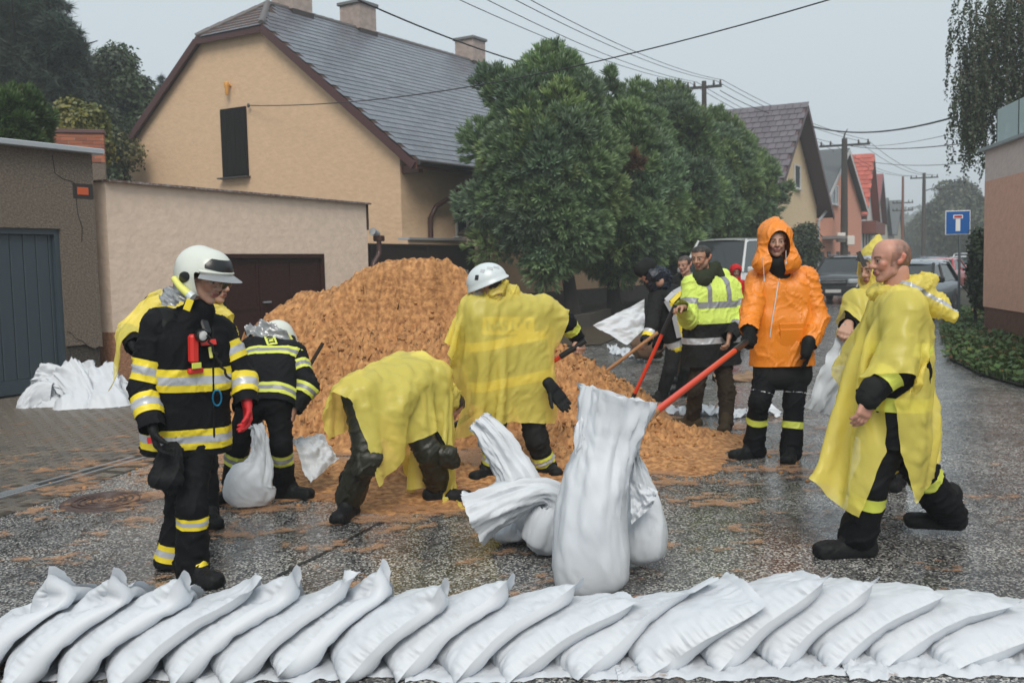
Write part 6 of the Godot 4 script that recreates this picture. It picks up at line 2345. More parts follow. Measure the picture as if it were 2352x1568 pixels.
	# brown burlap and cardboard trodden into the road behind
	var jute := grain("wet_jute", Color(0.09, 0.05, 0.028), Color(0.20, 0.115, 0.065), 0.85, 0.4, 0.05, 0.5)
	t = thing("jute_sack", "brown wet jute sack slumped behind the wooden shovel", "sack", gp(1490, 812))
	part(t, "sack", sack_mesh([[1492, 815, 16.0, 24, 0.1], [1490, 806, 16.0, 38, 0.25], [1492, 790, 16.1, 32, 0.22], [1498, 772, 16.2, 18, 0.1]], 0.07, 31.0, true), jute)
	t = thing("flattened_jute_sack", "flattened brown jute sack on the road between the two standing men", "sack", gp(1700, 880))
	part(t, "sack", sack_mesh([[1640, 872, 13.5, 10, 0.2], [1665, 870, 13.5, 12, 0.3], [1700, 872, 13.6, 13, 0.35], [1740, 868, 13.7, 9, 0.2]], 0.05, 32.0, true), grain("pale_jute", Color(0.24, 0.15, 0.09), Color(0.36, 0.25, 0.16), 0.85, 0.4, 0.05, 0.5))

# ================================================================ people
class Kit:                                                                  # what one figure is made of, put into nodes later
	var called := "person"
	var label := ""
	var group := "people filling sandbags"
	var base := Vector3.ZERO
	var items := []                                                          # [name, MB, material, index of the parent item or -1]
	func add(nm: String, mb: MB, m: Material, under := -1) -> int:
		items.append([nm, mb, m, under])
		return items.size() - 1

func join(a: MB, b: MB) -> void:
	var k := a.v.size()
	a.v.append_array(b.v)
	a.n.append_array(b.n)
	a.c.append_array(b.c)
	a.u.append_array(b.u)
	for q in b.i: a.i.append(q + k)

func band(m: MB, a: Vector3, b: Vector3, s0: float, s1: float, rad: float) -> Array:
	var d := (b - a).normalized()
	return split(m, func(p: Vector3, _n: Vector3) -> float:
		var s := (p - a).dot(d)
		return maxf(maxf(s0 - s, s - s1), (p - a - d * s).length() - rad))

func hand_bones(w: Vector3, dir: Vector3, palm: Vector3, curl: float, sc := 1.0, mirror := 1.0) -> Array:
	# w: wrist, dir: along the fingers, palm: the way the palm faces; mirror chooses the thumb's side
	dir = dir.normalized()
	var side := dir.cross(palm).normalized() * mirror
	palm = side.cross(dir).normalized() * mirror
	var r := []
	r.append([w - dir * 0.03 * sc, w + dir * 0.015 * sc, 0.026 * sc, 0.022 * sc, side, 0.008 * sc, 0.014 * sc])
	r.append([w + dir * 0.012 * sc, w + dir * 0.085 * sc, 0.016 * sc, 0.013 * sc, side, 0.022 * sc, 0.031 * sc])
	var lens := [0.066, 0.078, 0.074, 0.058]
	for f in 4:
		var p := w + dir * (0.088 - 0.004 * absf(f - 1.2)) * sc + side * (0.031 - 0.0205 * f) * sc
		var ang := 0.0
		for s in 3:
			ang += curl * [0.75, 1.0, 0.7][s] * (1.0 + 0.08 * f)
			var q: Vector3 = p + (dir * cos(ang) + palm * sin(ang)) * lens[f] * [0.46, 0.31, 0.25][s] * sc
			r.append([p, q, 0.0098 * sc * (1.0 - 0.08 * s), 0.0092 * sc * (1.0 - 0.1 * s)])
			p = q
	var t := w + dir * 0.022 * sc + side * 0.024 * sc
	var td := (dir * 0.75 + side * 0.62 + palm * 0.25).normalized()
	for s in 3:
		var q: Vector3 = t + td * [0.036, 0.034, 0.026][s] * sc
		r.append([t, q, [0.015, 0.0115, 0.0105][s] * sc, [0.012, 0.0105, 0.009][s] * sc])
		t = q
		td = (td + (palm * 0.55 - side * 0.45) * clampf(curl, 0.15, 1.0)).normalized()
	return r

func hand_mesh(w: Vector3, dir: Vector3, palm: Vector3, curl: float, sc := 1.0, mirror := 1.0) -> MB:
	return flesh(hand_bones(w, dir, palm, curl, sc, mirror), 0.0048 * sc, 0.009)

class Face:
	var skin := Color(0.43, 0.245, 0.175)
	var hair := Color(0.03, 0.02, 0.014)
	var style := "short"                                                     # short, bald, buzz, none
	var beard := 0.0
	var neck := 0.19

func head_axes(f: Vector3, up: Vector3) -> Basis:
	var z := f.normalized()
	var x := up.cross(z).normalized()
	return Basis(x, z.cross(x), z)

func head_mesh(C: Vector3, B: Basis, fc: Face, sc := 1.0) -> MB:
	var bones := []
	var L := func(a: Vector3, b: Vector3, ra: float, rb: float) -> void:
		bones.append([C + B * a * sc, C + B * b * sc, ra * sc, rb * sc])
	L.call(Vector3(0, 0.036, -0.030), Vector3(0, 0.042, 0.018), 0.079, 0.075)
	L.call(Vector3(0, 0.005, -0.035), Vector3(0, -0.02, -0.02), 0.072, 0.062)
	L.call(Vector3(0, 0.03, 0.034), Vector3(0, -0.055, 0.040), 0.062, 0.045)
	for s in [-1.0, 1.0]:
		L.call(Vector3(0.052 * s, -0.03, 0.0), Vector3(0.046 * s, -0.062, 0.012), 0.022, 0.020)
		L.call(Vector3(0.046 * s, -0.062, 0.012), Vector3(0.014 * s, -0.096, 0.062), 0.020, 0.017)
		L.call(Vector3(0.040 * s, -0.014, 0.066), Vector3(0.030 * s, -0.030, 0.070), 0.020, 0.020)
		L.call(Vector3(0.016 * s, 0.026, 0.090), Vector3(0.044 * s, 0.024, 0.074), 0.010, 0.010)
		L.call(Vector3(0.031 * s, 0.004, 0.078), Vector3(0.033 * s, 0.004, 0.078), 0.013, 0.013)
		L.call(Vector3(0.010 * s, -0.029, 0.098), Vector3(0.011 * s, -0.029, 0.096), 0.009, 0.009)
		bones.append([C + B * Vector3(0.078 * s, -0.012, -0.012) * sc, C + B * Vector3(0.085 * s, 0.018, -0.022) * sc, 0.009 * sc, 0.010 * sc, B * Vector3(0, 0.25, -1).normalized(), 0.008 * sc, 0.016 * sc])
	L.call(Vector3(0, 0.014, 0.094), Vector3(0, -0.024, 0.112), 0.008, 0.0125)
	L.call(Vector3(-0.015, -0.0545, 0.0905), Vector3(0.015, -0.0545, 0.0905), 0.0075, 0.0075)
	L.call(Vector3(-0.013, -0.066, 0.0885), Vector3(0.013, -0.066, 0.0885), 0.0082, 0.0082)
	L.call(Vector3(0, -0.097, 0.070), Vector3(0, -0.09, 0.066), 0.019, 0.021)
	L.call(Vector3(0, -0.06, -0.018), Vector3(0, -fc.neck, -0.035), 0.056, 0.060)
	var m := flesh(bones, 0.0048 * sc, 0.013)
	var inv := B.inverse()
	for q in m.v.size():
		var p := inv * (m.v[q] - C) / sc
		var c := fc.skin
		var n1 := nz.get_noise_3d(p.x * 30.0, p.y * 30.0, p.z * 30.0)
		c = c * (1.0 + 0.10 * n1)
		if p.z > 0.05 and p.y < 0.0 and p.y > -0.05: c = c.lerp(Color(fc.skin.r * 1.05, fc.skin.g * 0.78, fc.skin.b * 0.75), 0.5 * smoothstep(0.02, 0.045, absf(p.x) + 0.02 * n1))   # ruddy cheeks
		if p.z > 0.075 and absf(p.x) < 0.023 and p.y < -0.048 and p.y > -0.073: c = Color(0.36, 0.13, 0.11)
		if p.z > 0.08 and absf(p.x) < 0.020 and absf(p.y + 0.0605) < 0.0022: c = Color(0.08, 0.03, 0.03)
		if absf(p.x) > 0.076 and p.z < 0.02 and p.y > -0.035 and p.y < 0.04: c = Color(fc.skin.r, fc.skin.g * 0.72, fc.skin.b * 0.68)
		if p.z > 0.05:
			var ex := absf(p.x) - 0.032
			if absf(ex) < 0.0145 and absf(p.y - 0.004) < 0.0062:
				c = Color(0.34, 0.30, 0.27)
				if absf(ex) < 0.0065: c = Color(0.02, 0.017, 0.014)
				if p.y > 0.0078: c = Color(0.03, 0.02, 0.015)
			if absf(ex) < 0.021 and absf(p.y - 0.0245 - absf(ex) * -0.12) < 0.0055: c = c.lerp(fc.hair, 0.75)
		if fc.beard > 0.0:
			var bd := smoothstep(-0.030, -0.058, p.y) * smoothstep(-0.02, 0.01, p.z) * (1.0 if not (p.y > -0.05 and absf(p.x) > 0.028 and p.z > 0.05 and p.y > -0.052) else 0.4)
			if p.y < -0.1: bd *= smoothstep(-0.13, -0.1, p.y)
			if absf(p.x) < 0.02 and p.y < -0.05 and p.y > -0.072 and p.z > 0.08: bd = 0.0
			c = c.lerp(fc.hair * 1.3, bd * fc.beard * (0.75 + 0.5 * n1))
		var line := 0.072 - 0.012 * absf(p.x) / 0.07
		var hairy := 0.0
		if fc.style == "short" or fc.style == "buzz":
			line = 0.068 if p.z > 0.04 else lerpf(0.068, -0.055, smoothstep(0.045, -0.035, p.z))
			if absf(p.x) > 0.055 and p.z > 0.0 and p.z < 0.045: line = minf(line, 0.01)
			hairy = smoothstep(line - 0.006, line + 0.006, p.y + 0.008 * n1)
		elif fc.style == "bald":
			# shaved fringe round the sides and back, thin on top
			var back := smoothstep(0.028, -0.01, p.z + 0.35 * maxf(0.0, p.y - 0.06))
			hairy = back * smoothstep(-0.06, -0.035, p.y) * 0.85
			if p.z > -0.005 and absf(p.x) > 0.05 and p.z < 0.03 and p.y > -0.03 and p.y < 0.045: hairy = maxf(hairy, 0.6)
			hairy *= lerpf(1.0, 0.5, smoothstep(0.07, 0.11, p.y))
			hairy *= 0.8 + 0.5 * n1
		if absf(p.x) > 0.079 and p.y < 0.04 and p.z > -0.045: hairy = 0.0
		if hairy > 0.0: c = c.lerp(fc.hair, clampf(hairy, 0.0, 1.0))
		m.c[q] = c
		if fc.style == "short" and hairy > 0.3: m.v[q] += m.n[q] * (0.007 + 0.004 * nz.get_noise_3d(p.x * 60.0, p.y * 60.0, p.z * 60.0)) * hairy
		if fc.style == "buzz" and hairy > 0.3: m.v[q] += m.n[q] * 0.003 * hairy
	m.smooth(0)
	return m

# joints of a figure; l and r are the picture's left and right
func sk(d: Dictionary) -> Dictionary:
	var j := {}
	for q in d: j[q] = at(d[q][0], d[q][1], d[q][2])
	j.S = (j.sr - j.sl).normalized()
	if not j.has("nk"): j.nk = (j.sl + j.sr) * 0.5
	j.hp = (j.hl + j.hr) * 0.5
	j.spine = (j.nk - j.hp).normalized()
	return j

func torso_bones(j: Dictionary, bulk: float, hem: float, belly := 0.0) -> Array:
	var sp: Vector3 = j.spine
	var half: float = (j.sr - j.sl).length() * 0.5
	var S: Vector3 = j.S
	var H: Vector3 = (j.hr - j.hl).normalized()
	var top: Vector3 = j.nk - sp * 0.10
	var mid: Vector3 = (j.nk + j.hp) * 0.5
	var low: Vector3 = j.hp - sp * hem
	return [
		[top, mid, 0.118 * bulk, 0.122 * bulk + belly * 0.6, S, maxf(half - 0.085, 0.02), maxf(half - 0.10, 0.03)],
		[mid, low, 0.122 * bulk + belly * 0.6, 0.130 * bulk, (S + H).normalized(), maxf(half - 0.09, 0.04), maxf(half - 0.08, 0.05)],
		[j.sl, j.sr, 0.070 * bulk, 0.070 * bulk],
		[j.sl + S * 0.03, top + S * -0.06, 0.085 * bulk, 0.09 * bulk],
		[j.sr - S * 0.03, top + S * 0.06, 0.085 * bulk, 0.09 * bulk],
		[j.nk - sp * 0.02, j.nk + sp * 0.035, 0.075 * bulk, 0.064 * bulk]]
func sleeve_bones(s: Vector3, e: Vector3, w: Vector3, bulk: float, r0 := 0.076, r1 := 0.064, r2 := 0.054) -> Array:
	return [[s, e, r0 * bulk, r1 * bulk], [e, w, r1 * bulk, r2 * bulk]]
func leg_bones(j: Dictionary, bulk: float, cuff := 0.068) -> Array:
	var c: Vector3 = j.hp
	var r := [[j.hl, j.hr, 0.112 * bulk, 0.112 * bulk]]
	for s in ["l", "r"]:
		r.append([j["h" + s], j["k" + s], 0.105 * bulk, 0.080 * bulk])
		r.append([j["k" + s], j["a" + s], 0.080 * bulk, cuff * bulk])
	return r
func boot_mesh(ankle: Vector3, toe: Vector3, sc := 1.0, shaft := 0.12) -> MB:
	var d := Vector3(toe.x - ankle.x, 0, toe.z - ankle.z).normalized()
	var side := d.cross(Vector3.UP)
	var y: float = toe.y
	var heel := Vector3(ankle.x, y, ankle.z) - d * 0.045 * sc
	var tip := Vector3(ankle.x, y, ankle.z) + d * 0.185 * sc
	var b := [[ankle + Vector3(0, shaft, 0) - d * 0.01, Vector3(ankle.x, y + 0.08, ankle.z), 0.058 * sc, 0.056 * sc], [heel + Vector3(0, 0.045, 0), tip + Vector3(0, 0.040, 0), 0.046 * sc, 0.040 * sc, side, 0.004, 0.012], [heel + Vector3(0, 0.05, 0), Vector3(ankle.x, y + 0.09, ankle.z) + d * 0.05, 0.05 * sc, 0.048 * sc], [heel + Vector3(0, 0.012, 0), tip + Vector3(0, 0.012, 0), 0.022 * sc, 0.02 * sc, side, 0.03, 0.034]]
	var m := flesh(b, 0.011, 0.02)
	crease(m, 0.005, Vector3(14, 18, 14), ankle.x)
	for q in m.v.size():
		if m.v[q].y < y: m.v[q].y = y
	m.smooth(0)
	return m

func core_bones(j: Dictionary) -> Array:                                      # the body under the clothes
	var r := [[j.nk - j.spine * 0.08, j.hp, 0.085, 0.085, j.S, 0.06, 0.05], [j.nk - j.spine * 0.05, j.nk + j.spine * 0.05, 0.055, 0.05]]
	for s in ["l", "r"]:
		r.append([j["s" + s], j["e" + s], 0.045, 0.036])
		r.append([j["e" + s], j["w" + s], 0.036, 0.026])
		r.append([j["h" + s], j["k" + s], 0.062, 0.045])
		r.append([j["k" + s], j["a" + s], 0.045, 0.032])
	return r
func collide(j: Dictionary, bulk: float, hem: float, head := Vector3.INF, skip := "") -> Vol:
	var b := torso_bones(j, bulk, hem) + leg_bones(j, bulk)
	for s in ["l", "r"]:
		if s != skip: b += sleeve_bones(j["s" + s], j["e" + s], j["w" + s], bulk)
	if head != Vector3.INF: b.append([head, j.nk, 0.11, 0.07])
	return Vol.new(b, 0.024, 0.03, 0.008)

func drape(vol: Vol, neck: Vector3, S: Vector3, fr: Vector3, bk: Vector3, U: float, vf: float, vb: float, hole: float, wind: Vector3, steps: int, snaps := true, step := 0.036, knock := []) -> MB:
	var nu := int(U * 2.0 / step) + 1
	var nf := int(vf / step)
	var nb := int(vb / step)
	var nv := nf + nb + 1
	var cl := Cloth.new()
	var id := PackedInt32Array()
	var g := RandomNumberGenerator.new()
	g.seed = int(neck.x * 1000.0) + 77
	for y in nv:
		var v := (y - nb) * step
		for x in nu:
			var u := -U + x * step
			var p := neck + S * u + (fr * v if v > 0.0 else bk * -v) + Vector3(g.randfn(), g.randfn(), g.randfn()) * 0.003
			var k := cl.add(p)
			id.append(k if Vector2(u, v * 0.85).length() > hole else -1)
	var web := id.duplicate()
	cl.web(web, nu, nv, 0.06)
	for q in cl.p.size():
		if id[q] < 0: cl.pin[q] = cl.p[q]
	# the rim of the neck hole stays near the neck
	for y in nv:
		for x in nu:
			var q := y * nu + x
			if id[q] < 0: continue
			var v := (y - nb) * step
			var u := -U + x * step
			var r := Vector2(u, v * 0.85).length()
			if r < hole + step * 0.9:
				var flat := neck + S * u * 0.95 + (fr * v * 0.9 if v > 0.0 else bk * -v * 0.9)
				cl.pin[q] = flat
	if snaps:                                                                 # press studs that close the sides
		for e in [0.42, 0.66]:
			var yf := nb + int(e / step)
			var yb := nb - int(e / step)
			if yf < nv and yb >= 0:
				for x in [0, nu - 1]: cl.tie(yf * nu + x, yb * nu + x, 0.4, 0.03)
	for kn in knock:                                                           # points of the sheet held somewhere: [u, v, place]
		var x := clampi(int(round((kn[0] + U) / step)), 0, nu - 1)
		var y := clampi(nb + int(round(kn[1] / step)), 0, nv - 1)
		cl.pin[y * nu + x] = kn[2]
	cl.run(steps, vol, Vector3(0, -0.0016, 0) + wind, 0.01, 0.016, 0.975, 3, 0.35)
	var pts := cl.p
	var fine := upsample(pts, nu, nv)
	var w := nu * 2 - 1
	var h := nv * 2 - 1
	var m := MB.new()
	for q in fine: m.vert(q, Vector3.ZERO)
	for y in h - 1:
		for x in w - 1:
			var q := y * w + x
			var hole_here := false
			for e in [[x / 2, y / 2], [(x + 1) / 2, y / 2], [x / 2, (y + 1) / 2], [(x + 1) / 2, (y + 1) / 2], [(x + 2) / 2, (y + 2) / 2]]:
				if id[mini(e[1], nv - 1) * nu + mini(e[0], nu - 1)] < 0: hole_here = true
			if hole_here: continue
			for e in [q, q + w + 1, q + 1, q, q + w, q + w + 1]: m.i.append(e)
	m.smooth(0)
	crease(m, 0.008, Vector3(8, 3, 8), neck.x)
	return m

func palette() -> void:                                                      # every material that the figures use, made before the work is shared out
	var cloth := func(key: String, c: Color, rough: float, sheen := 0.0, tile := 0.25) -> void:
		var m := grain(key, c * 0.82, c * 1.18, rough, tile, 0.05, 0.08, 4)
		m.metallic_specular = 0.5 if rough < 0.45 else 0.22
	cloth.call("black_turnout", Color(0.009, 0.0095, 0.011), 0.65, 0.15)
	cloth.call("black_leather", Color(0.013, 0.014, 0.015), 0.46)
	cloth.call("charcoal_cotton", Color(0.018, 0.019, 0.019), 0.75, 0.2)
	cloth.call("olive_black_waders", Color(0.018, 0.018, 0.010), 0.38)
	cloth.call("brown_trousers", Color(0.035, 0.026, 0.018), 0.8, 0.2)
	cloth.call("navy_quilt", Color(0.014, 0.022, 0.036), 0.4)
	cloth.call("orange_oilskin", Color(0.78, 0.235, 0.012), 0.33)
	cloth.call("lime_nylon", Color(0.62, 0.78, 0.16), 0.5)
	cloth.call("olive_fleece", Color(0.035, 0.042, 0.026), 0.9, 0.3)
	cloth.call("red_softshell", Color(0.48, 0.016, 0.018), 0.6)
	cloth.call("mud_shoe", Color(0.055, 0.042, 0.026), 0.8)
	mat("band_yellow", Color(0.78, 0.62, 0.03), 0.5)
	mat("band_lime", Color(0.62, 0.68, 0.10), 0.5)
	mat("band_silver", Color(0.46, 0.48, 0.51), 0.35, 0.15)
	mat("band_grey", Color(0.24, 0.25, 0.27), 0.4, 0.1)
	mat("helmet_ivory", Color(0.60, 0.63, 0.58), 0.3)
	mat("helmet_white", Color(0.58, 0.64, 0.66), 0.3)
	mat("helmet_black", Color(0.012, 0.013, 0.014), 0.3)
	mat("foil_silver", Color(0.32, 0.33, 0.34), 0.35, 0.5)
	mat("lamp_yellow", Color(0.72, 0.72, 0.18), 0.4)
	mat("torch_red", Color(0.62, 0.03, 0.022), 0.4)
	mat("glove_red", Color(0.50, 0.015, 0.02), 0.6)
	mat("zip_white", Color(0.55, 0.55, 0.55), 0.5)
	mat("carabiner_blue", Color(0.02, 0.25, 0.45), 0.3, 0.6)
	mat("print_black", Color(0.02, 0.02, 0.02), 0.6)
	mat("shovel_red", Color(0.66, 0.05, 0.018), 0.3)
	mat("shovel_black", Color(0.014, 0.014, 0.015), 0.45)
	grain("ash_wood", Color(0.28, 0.13, 0.05), Color(0.42, 0.21, 0.09), 0.55, 0.4, 0.04)
	mat("blade_steel", Color(0.16, 0.15, 0.14), 0.45, 0.7)
	var sk_ := mat("skin", WHITE_LIN, 0.48)
	sk_.vertex_color_use_as_albedo = true
	sk_.subsurf_scatter_enabled = true
	sk_.subsurf_scatter_strength = 0.08
	for k in [["poncho_yellow", Color(0.98, 0.85, 0.18), 0.69]]:
		var m := mat(k[0], k[1], 0.36)
		m.transparency = BaseMaterial3D.TRANSPARENCY_ALPHA
		m.albedo_color.a = k[2]
		m.backlight_enabled = true
		m.backlight = lin(0.55, 0.42, 0.02)
	var v := mat("clear_visor", Color(0.5, 0.5, 0.5), 0.1)
	v.transparency = BaseMaterial3D.TRANSPARENCY_ALPHA
	v.albedo_color.a = 0.35

func M(key: String) -> Material:
	return mats[key]

# jacket pieces: cut bands out of one piece; bands: [a, b, s0, s1, radius, outer material, inner material or ""]
func banded(kit: Kit, pieces: Array, nm: String, mkey: String) -> int:
	var plain := MB.new()
	var bands := []
	for pc in pieces:
		var m: MB = pc[0]
		for bd in pc[1]:
			var r := band(m, bd[0], bd[1], bd[2], bd[3], bd[4])
			m = r[1]
			if bd[6] != "":
				var w: float = bd[3] - bd[2]
				var r2 := band(r[0], bd[0], bd[1], bd[2] + w * 0.32, bd[3] - w * 0.32, 9.0)
				bands.append([raise(r2[0], 0.0035), bd[6]])
				bands.append([raise(r2[1], 0.003), bd[5]])
			else: bands.append([raise(r[0], 0.003), bd[5]])
		join(plain, m)
	var at_ := kit.add(nm, plain, M(mkey))
	for b in bands:
		if b[0].i.size(): kit.add("reflective_band", b[0], M(b[1]), at_)
	return at_

func add_body(kit: Kit, j: Dictionary, head: MB, hands: Array) -> int:
	var b := flesh(core_bones(j), 0.03, 0.03)
	for q in b.c.size(): b.c[q] = Color(0.43, 0.245, 0.175)
	if head: join(b, head)
	for h in hands: join(b, h)
	return kit.add("body", b, M("skin"))

func tint(m: MB, c: Color) -> MB:
	for q in m.c.size(): m.c[q] = c
	return m

func cut(m: MB, a: Vector3, d: Vector3, s0: float) -> MB:                      # keeps what lies beyond s0 along d
	return split(m, func(p: Vector3, _n: Vector3) -> float: return s0 - (p - a).dot(d))[0]

func hit(m: MB, px: float, py: float) -> Array:                               # [point, normal] where that direction first meets the mesh
	var r := ray(px, py).normalized()
	var best := 1e9
	var nn := Vector3.BACK
	for t in range(0, m.i.size(), 3):
		var a := m.v[m.i[t]]
		var q = Geometry3D.ray_intersects_triangle(CAM, r, a, m.v[m.i[t + 1]], m.v[m.i[t + 2]])
		if q != null:
			var d: float = (q - CAM).length()
			if d < best:
				best = d
				nn = m.n[m.i[t]]
	return [CAM + r * best, nn] if best < 1e8 else [CAM + r * 6.0, -r]

func facing(n: Vector3, up := Vector3.UP) -> Basis:                           # z along n
	var x := up.cross(n).normalized()
	return Basis(x, n.cross(x), n)

func dress(kit: Kit, j: Dictionary, o: Dictionary) -> Dictionary:
	var bulk: float = o.get("bulk", 1.1)
	var amp: float = o.get("amp", 0.008)
	var sp: Vector3 = j.spine
	var hem: float = o.get("hem", -0.06)
	var tb := torso_bones(j, bulk, 0.16 - minf(hem, 0.0), o.get("belly", 0.0))
	var torso := flesh(tb, 0.014, 0.04)
	crease(torso, amp, Vector3(5, 6, 5), 3.0)
	torso = cut(torso, j.hp, sp, hem)
	var pieces := [[torso, o.get("tb", [])]]
	for s in ["l", "r"]:
		var w: Vector3 = j["w" + s]
		var e: Vector3 = j["e" + s]
		var d := (w - e).normalized()
		var sv := flesh(sleeve_bones(j["s" + s], e, w + d * 0.05, bulk), 0.0125, 0.03)
		crease(sv, amp * 1.15, Vector3(8, 9, 8), 5.0 if s == "l" else 9.0)
		sv = cut(sv, w, -d, -0.015)
		pieces.append([sv, o.get("b" + s, [])])
	var out := {"torso": torso}
	out.jacket = banded(kit, pieces, o.get("jacket_name", "jacket"), o.jk)
	var tr := flesh(leg_bones(j, o.get("leg", 1.0), o.get("cuff", 0.07)), 0.0135, 0.03)
	crease(tr, o.get("leg_amp", 0.009), Vector3(5, 11, 5), 2.0)
	for q in tr.v.size():
		if tr.v[q].y < 0.02: tr.v[q].y = 0.02
	var lb := []
	for b in o.get("bt_l", []): lb.append([j.kl, j.al, b[0], b[1], 0.125, b[2], b[3]])
	for b in o.get("bt_r", []): lb.append([j.kr, j.ar, b[0], b[1], 0.125, b[2], b[3]])
	out.legs = banded(kit, [[tr, lb]], "trousers", o.tr)
	if o.has("tl"): kit.add("boot", boot_mesh(j.al, o.tl, o.get("boot", 1.0)), M(o.get("bm", "black_leather")))
	if o.has("tr_"): kit.add("boot", boot_mesh(j.ar, o.tr_, o.get("boot", 1.0)), M(o.get("bm", "black_leather")))
	return out

func spine_bands(j: Dictionary, list: Array) -> Array:
	var r := []
	for b in list: r.append([j.hp, j.nk, b[0], b[1], 0.45, b[2], b[3]])
	return r
func arm_bands(j: Dictionary, s: String, up: Array, low: Array) -> Array:
	var r := []
	for b in up: r.append([j["s" + s], j["e" + s], b[0], b[1], 0.14, b[2], b[3]])
	for b in low: r.append([j["e" + s], j["w" + s], b[0], b[1], 0.12, b[2], b[3]])
	return r

# ---------------------------------------------------------------- the figures
func fig_walker(k: Kit) -> void:                                               # young firefighter in front, walking to the right
	k.label = "young person in black turnout gear with white helmet walking past the dam"
	k.base = on_ground(430, 5.3)
	var j := sk({"nk": [434, 752, 5.24], "sl": [362, 748, 5.14], "sr": [502, 765, 5.38], "el": [326, 890, 5.08], "er": [556, 868, 5.38], "wl": [348, 978, 4.98], "wr": [566, 922, 5.3], "hl": [406, 985, 5.25], "hr": [452, 990, 5.29], "kl": [412, 1160, 5.44], "al": [394, 1292, 5.44], "kr": [440, 1165, 5.16], "ar": [440, 1298, 5.2]})
	var fc := Face.new()
	fc.skin = Color(0.46, 0.27, 0.195)
	fc.hair = Color(0.045, 0.028, 0.018)
	var C := at(468, 642, 5.24)
	var B := head_axes(Vector3(0.88, -0.24, 0.42), Vector3(0.1, 1, 0))
	add_body(k, j, head_mesh(C, B, fc), [])
	var Y := "band_yellow"
	var Sv := "band_silver"
	var r := dress(k, j, {"bulk": 1.16, "jk": "black_turnout", "tr": "black_turnout", "leg": 0.96, "cuff": 0.098, "hem": -0.11, "amp": 0.009, "bm": "black_leather", "boot": 1.08,
		"tb": spine_bands(j, [[0.235, 0.355, Y, Sv], [-0.075, 0.035, Y, Sv]]),
		"bl": arm_bands(j, "l", [[0.185, 0.295, Y, Sv]], [[0.055, 0.165, Y, Sv]]), "br": arm_bands(j, "r", [[0.07, 0.17, Y, Sv]], [[0.0, 0.11, Y, Sv]]),
		"bt_l": [[0.215, 0.31, Y, Sv]], "bt_r": [[0.04, 0.10, Y, Sv]], "tl": gp(486, 1326), "tr_": gp(500, 1352)})
	# boot: yellow shin panel and toe
	var bm := boot_mesh(j.ar, gp(500, 1352), 1.08)
	var up := flesh([[j.ar + Vector3(0, -0.02, 0), j.ar + Vector3(0.01, 0.16, 0), 0.066, 0.078]], 0.012, 0.02)
	k.add("boot_shaft", up, M("black_leather"))
	var fd := Vector3(0.75, 0.1, 0.65)
	for e in [[up, 0.10, 0.23], [bm, 0.085, 0.16]]:
		var pan := split(e[0], func(p: Vector3, n: Vector3) -> float: return maxf(0.72 - n.normalized().dot(fd.normalized()), maxf(e[1] - p.y, p.y - e[2]) * 8.0))
		k.add("boot_panel", raise(pan[0], 0.004), M("band_yellow"))
	# collar, shoulder leather
	var col := flesh([[C + Vector3(-0.03, -0.165, 0), j.nk + Vector3(0, 0.0, 0), 0.078, 0.115, j.S, 0.0, 0.04]], 0.013, 0.03)
	crease(col, 0.008, Vector3(8, 8, 8))
	k.add("collar", col, M("black_turnout"))
	var patch := band(r.torso, j.sl, j.sr, -0.02, 0.10, 0.10)
	k.add("shoulder_patch", raise(patch[0], 0.005), M("black_leather"), r.jacket)
	# helmet
	hood_helmet(k, C, B)
	# neck cape
	k.add("neck_cape", flap_mesh([[372, 668, 5.30], [424, 640, 5.22], [446, 692, 5.12], [366, 700, 5.16]], 0.03, 2.0, 18), M("foil_silver"))
	# gloves
	k.add("glove", hand_mesh(j.wl, Vector3(0.25, -1, 0.15), Vector3(0.9, 0.1, -0.3), 0.45, 1.2, 1.0), M("black_leather"))
	var kn := MB.new()
	kn.beam(at(338, 1012, 4.95), at(372, 1008, 4.95), 0.012, 0.03)
	k.add("glove_cuff", kn, M("glove_red"))
	k.add("glove", hand_mesh(j.wr, Vector3(0.05, -1, 0.05), Vector3(-0.8, 0, 0.5), 0.5, 1.1, -1.0), M("glove_red"))
	# torch, radio, tags, carabiner, hanging gloves
	var P := func(px: float, py: float, off: float) -> Transform3D:
		var h := hit(r.torso, px, py)
		return Transform3D(facing(h[1]), h[0] + h[1] * off)
	var t: Transform3D = P.call(438, 800, 0.02)
	var m := MB.new()
	m.box(t * Vector3(0, 0, 0), Vector3(0.05, 0.15, 0.045), t.basis, 0.012)
	m.box(t * Vector3(0.01, -0.115, 0), Vector3(0.085, 0.028, 0.03), t.basis, 0.006)
	var tn := k.add("torch", m, M("torch_red"))
	m = MB.new()
	m.lathe(t * Vector3(0.025, 0.07, 0.02), [[0.0, 0.0], [0.034, 0.0], [0.036, 0.03], [0.03, 0.036]], 16, t.basis * Basis(Vector3.RIGHT, Vector3.BACK, Vector3.DOWN))
	k.add("torch_bezel", m, M("helmet_black"), tn)
	m = MB.new()
	m.lathe(t * Vector3(0.025, 0.07, 0.05), [[0.027, 0.0], [0.02, 0.006], [0.0, 0.007]], 14, t.basis * Basis(Vector3.RIGHT, Vector3.BACK, Vector3.DOWN))
	k.add("torch_lens", m, M("zip_white"), tn)
	m = MB.new()
	m.box(t * Vector3(0.0, -0.085, 0.026), Vector3(0.055, 0.03, 0.008), t.basis, 0.002)
	k.add("torch_strap", m, M("band_lime"), tn)
	t = P.call(466, 752, 0.015)
	m = MB.new()
	m.box(t.origin, Vector3(0.05, 0.09, 0.03), t.basis, 0.008)
	var rn := k.add("radio_microphone", m, M("helmet_black"))
	m = MB.new()
	var cable := PackedVector3Array()
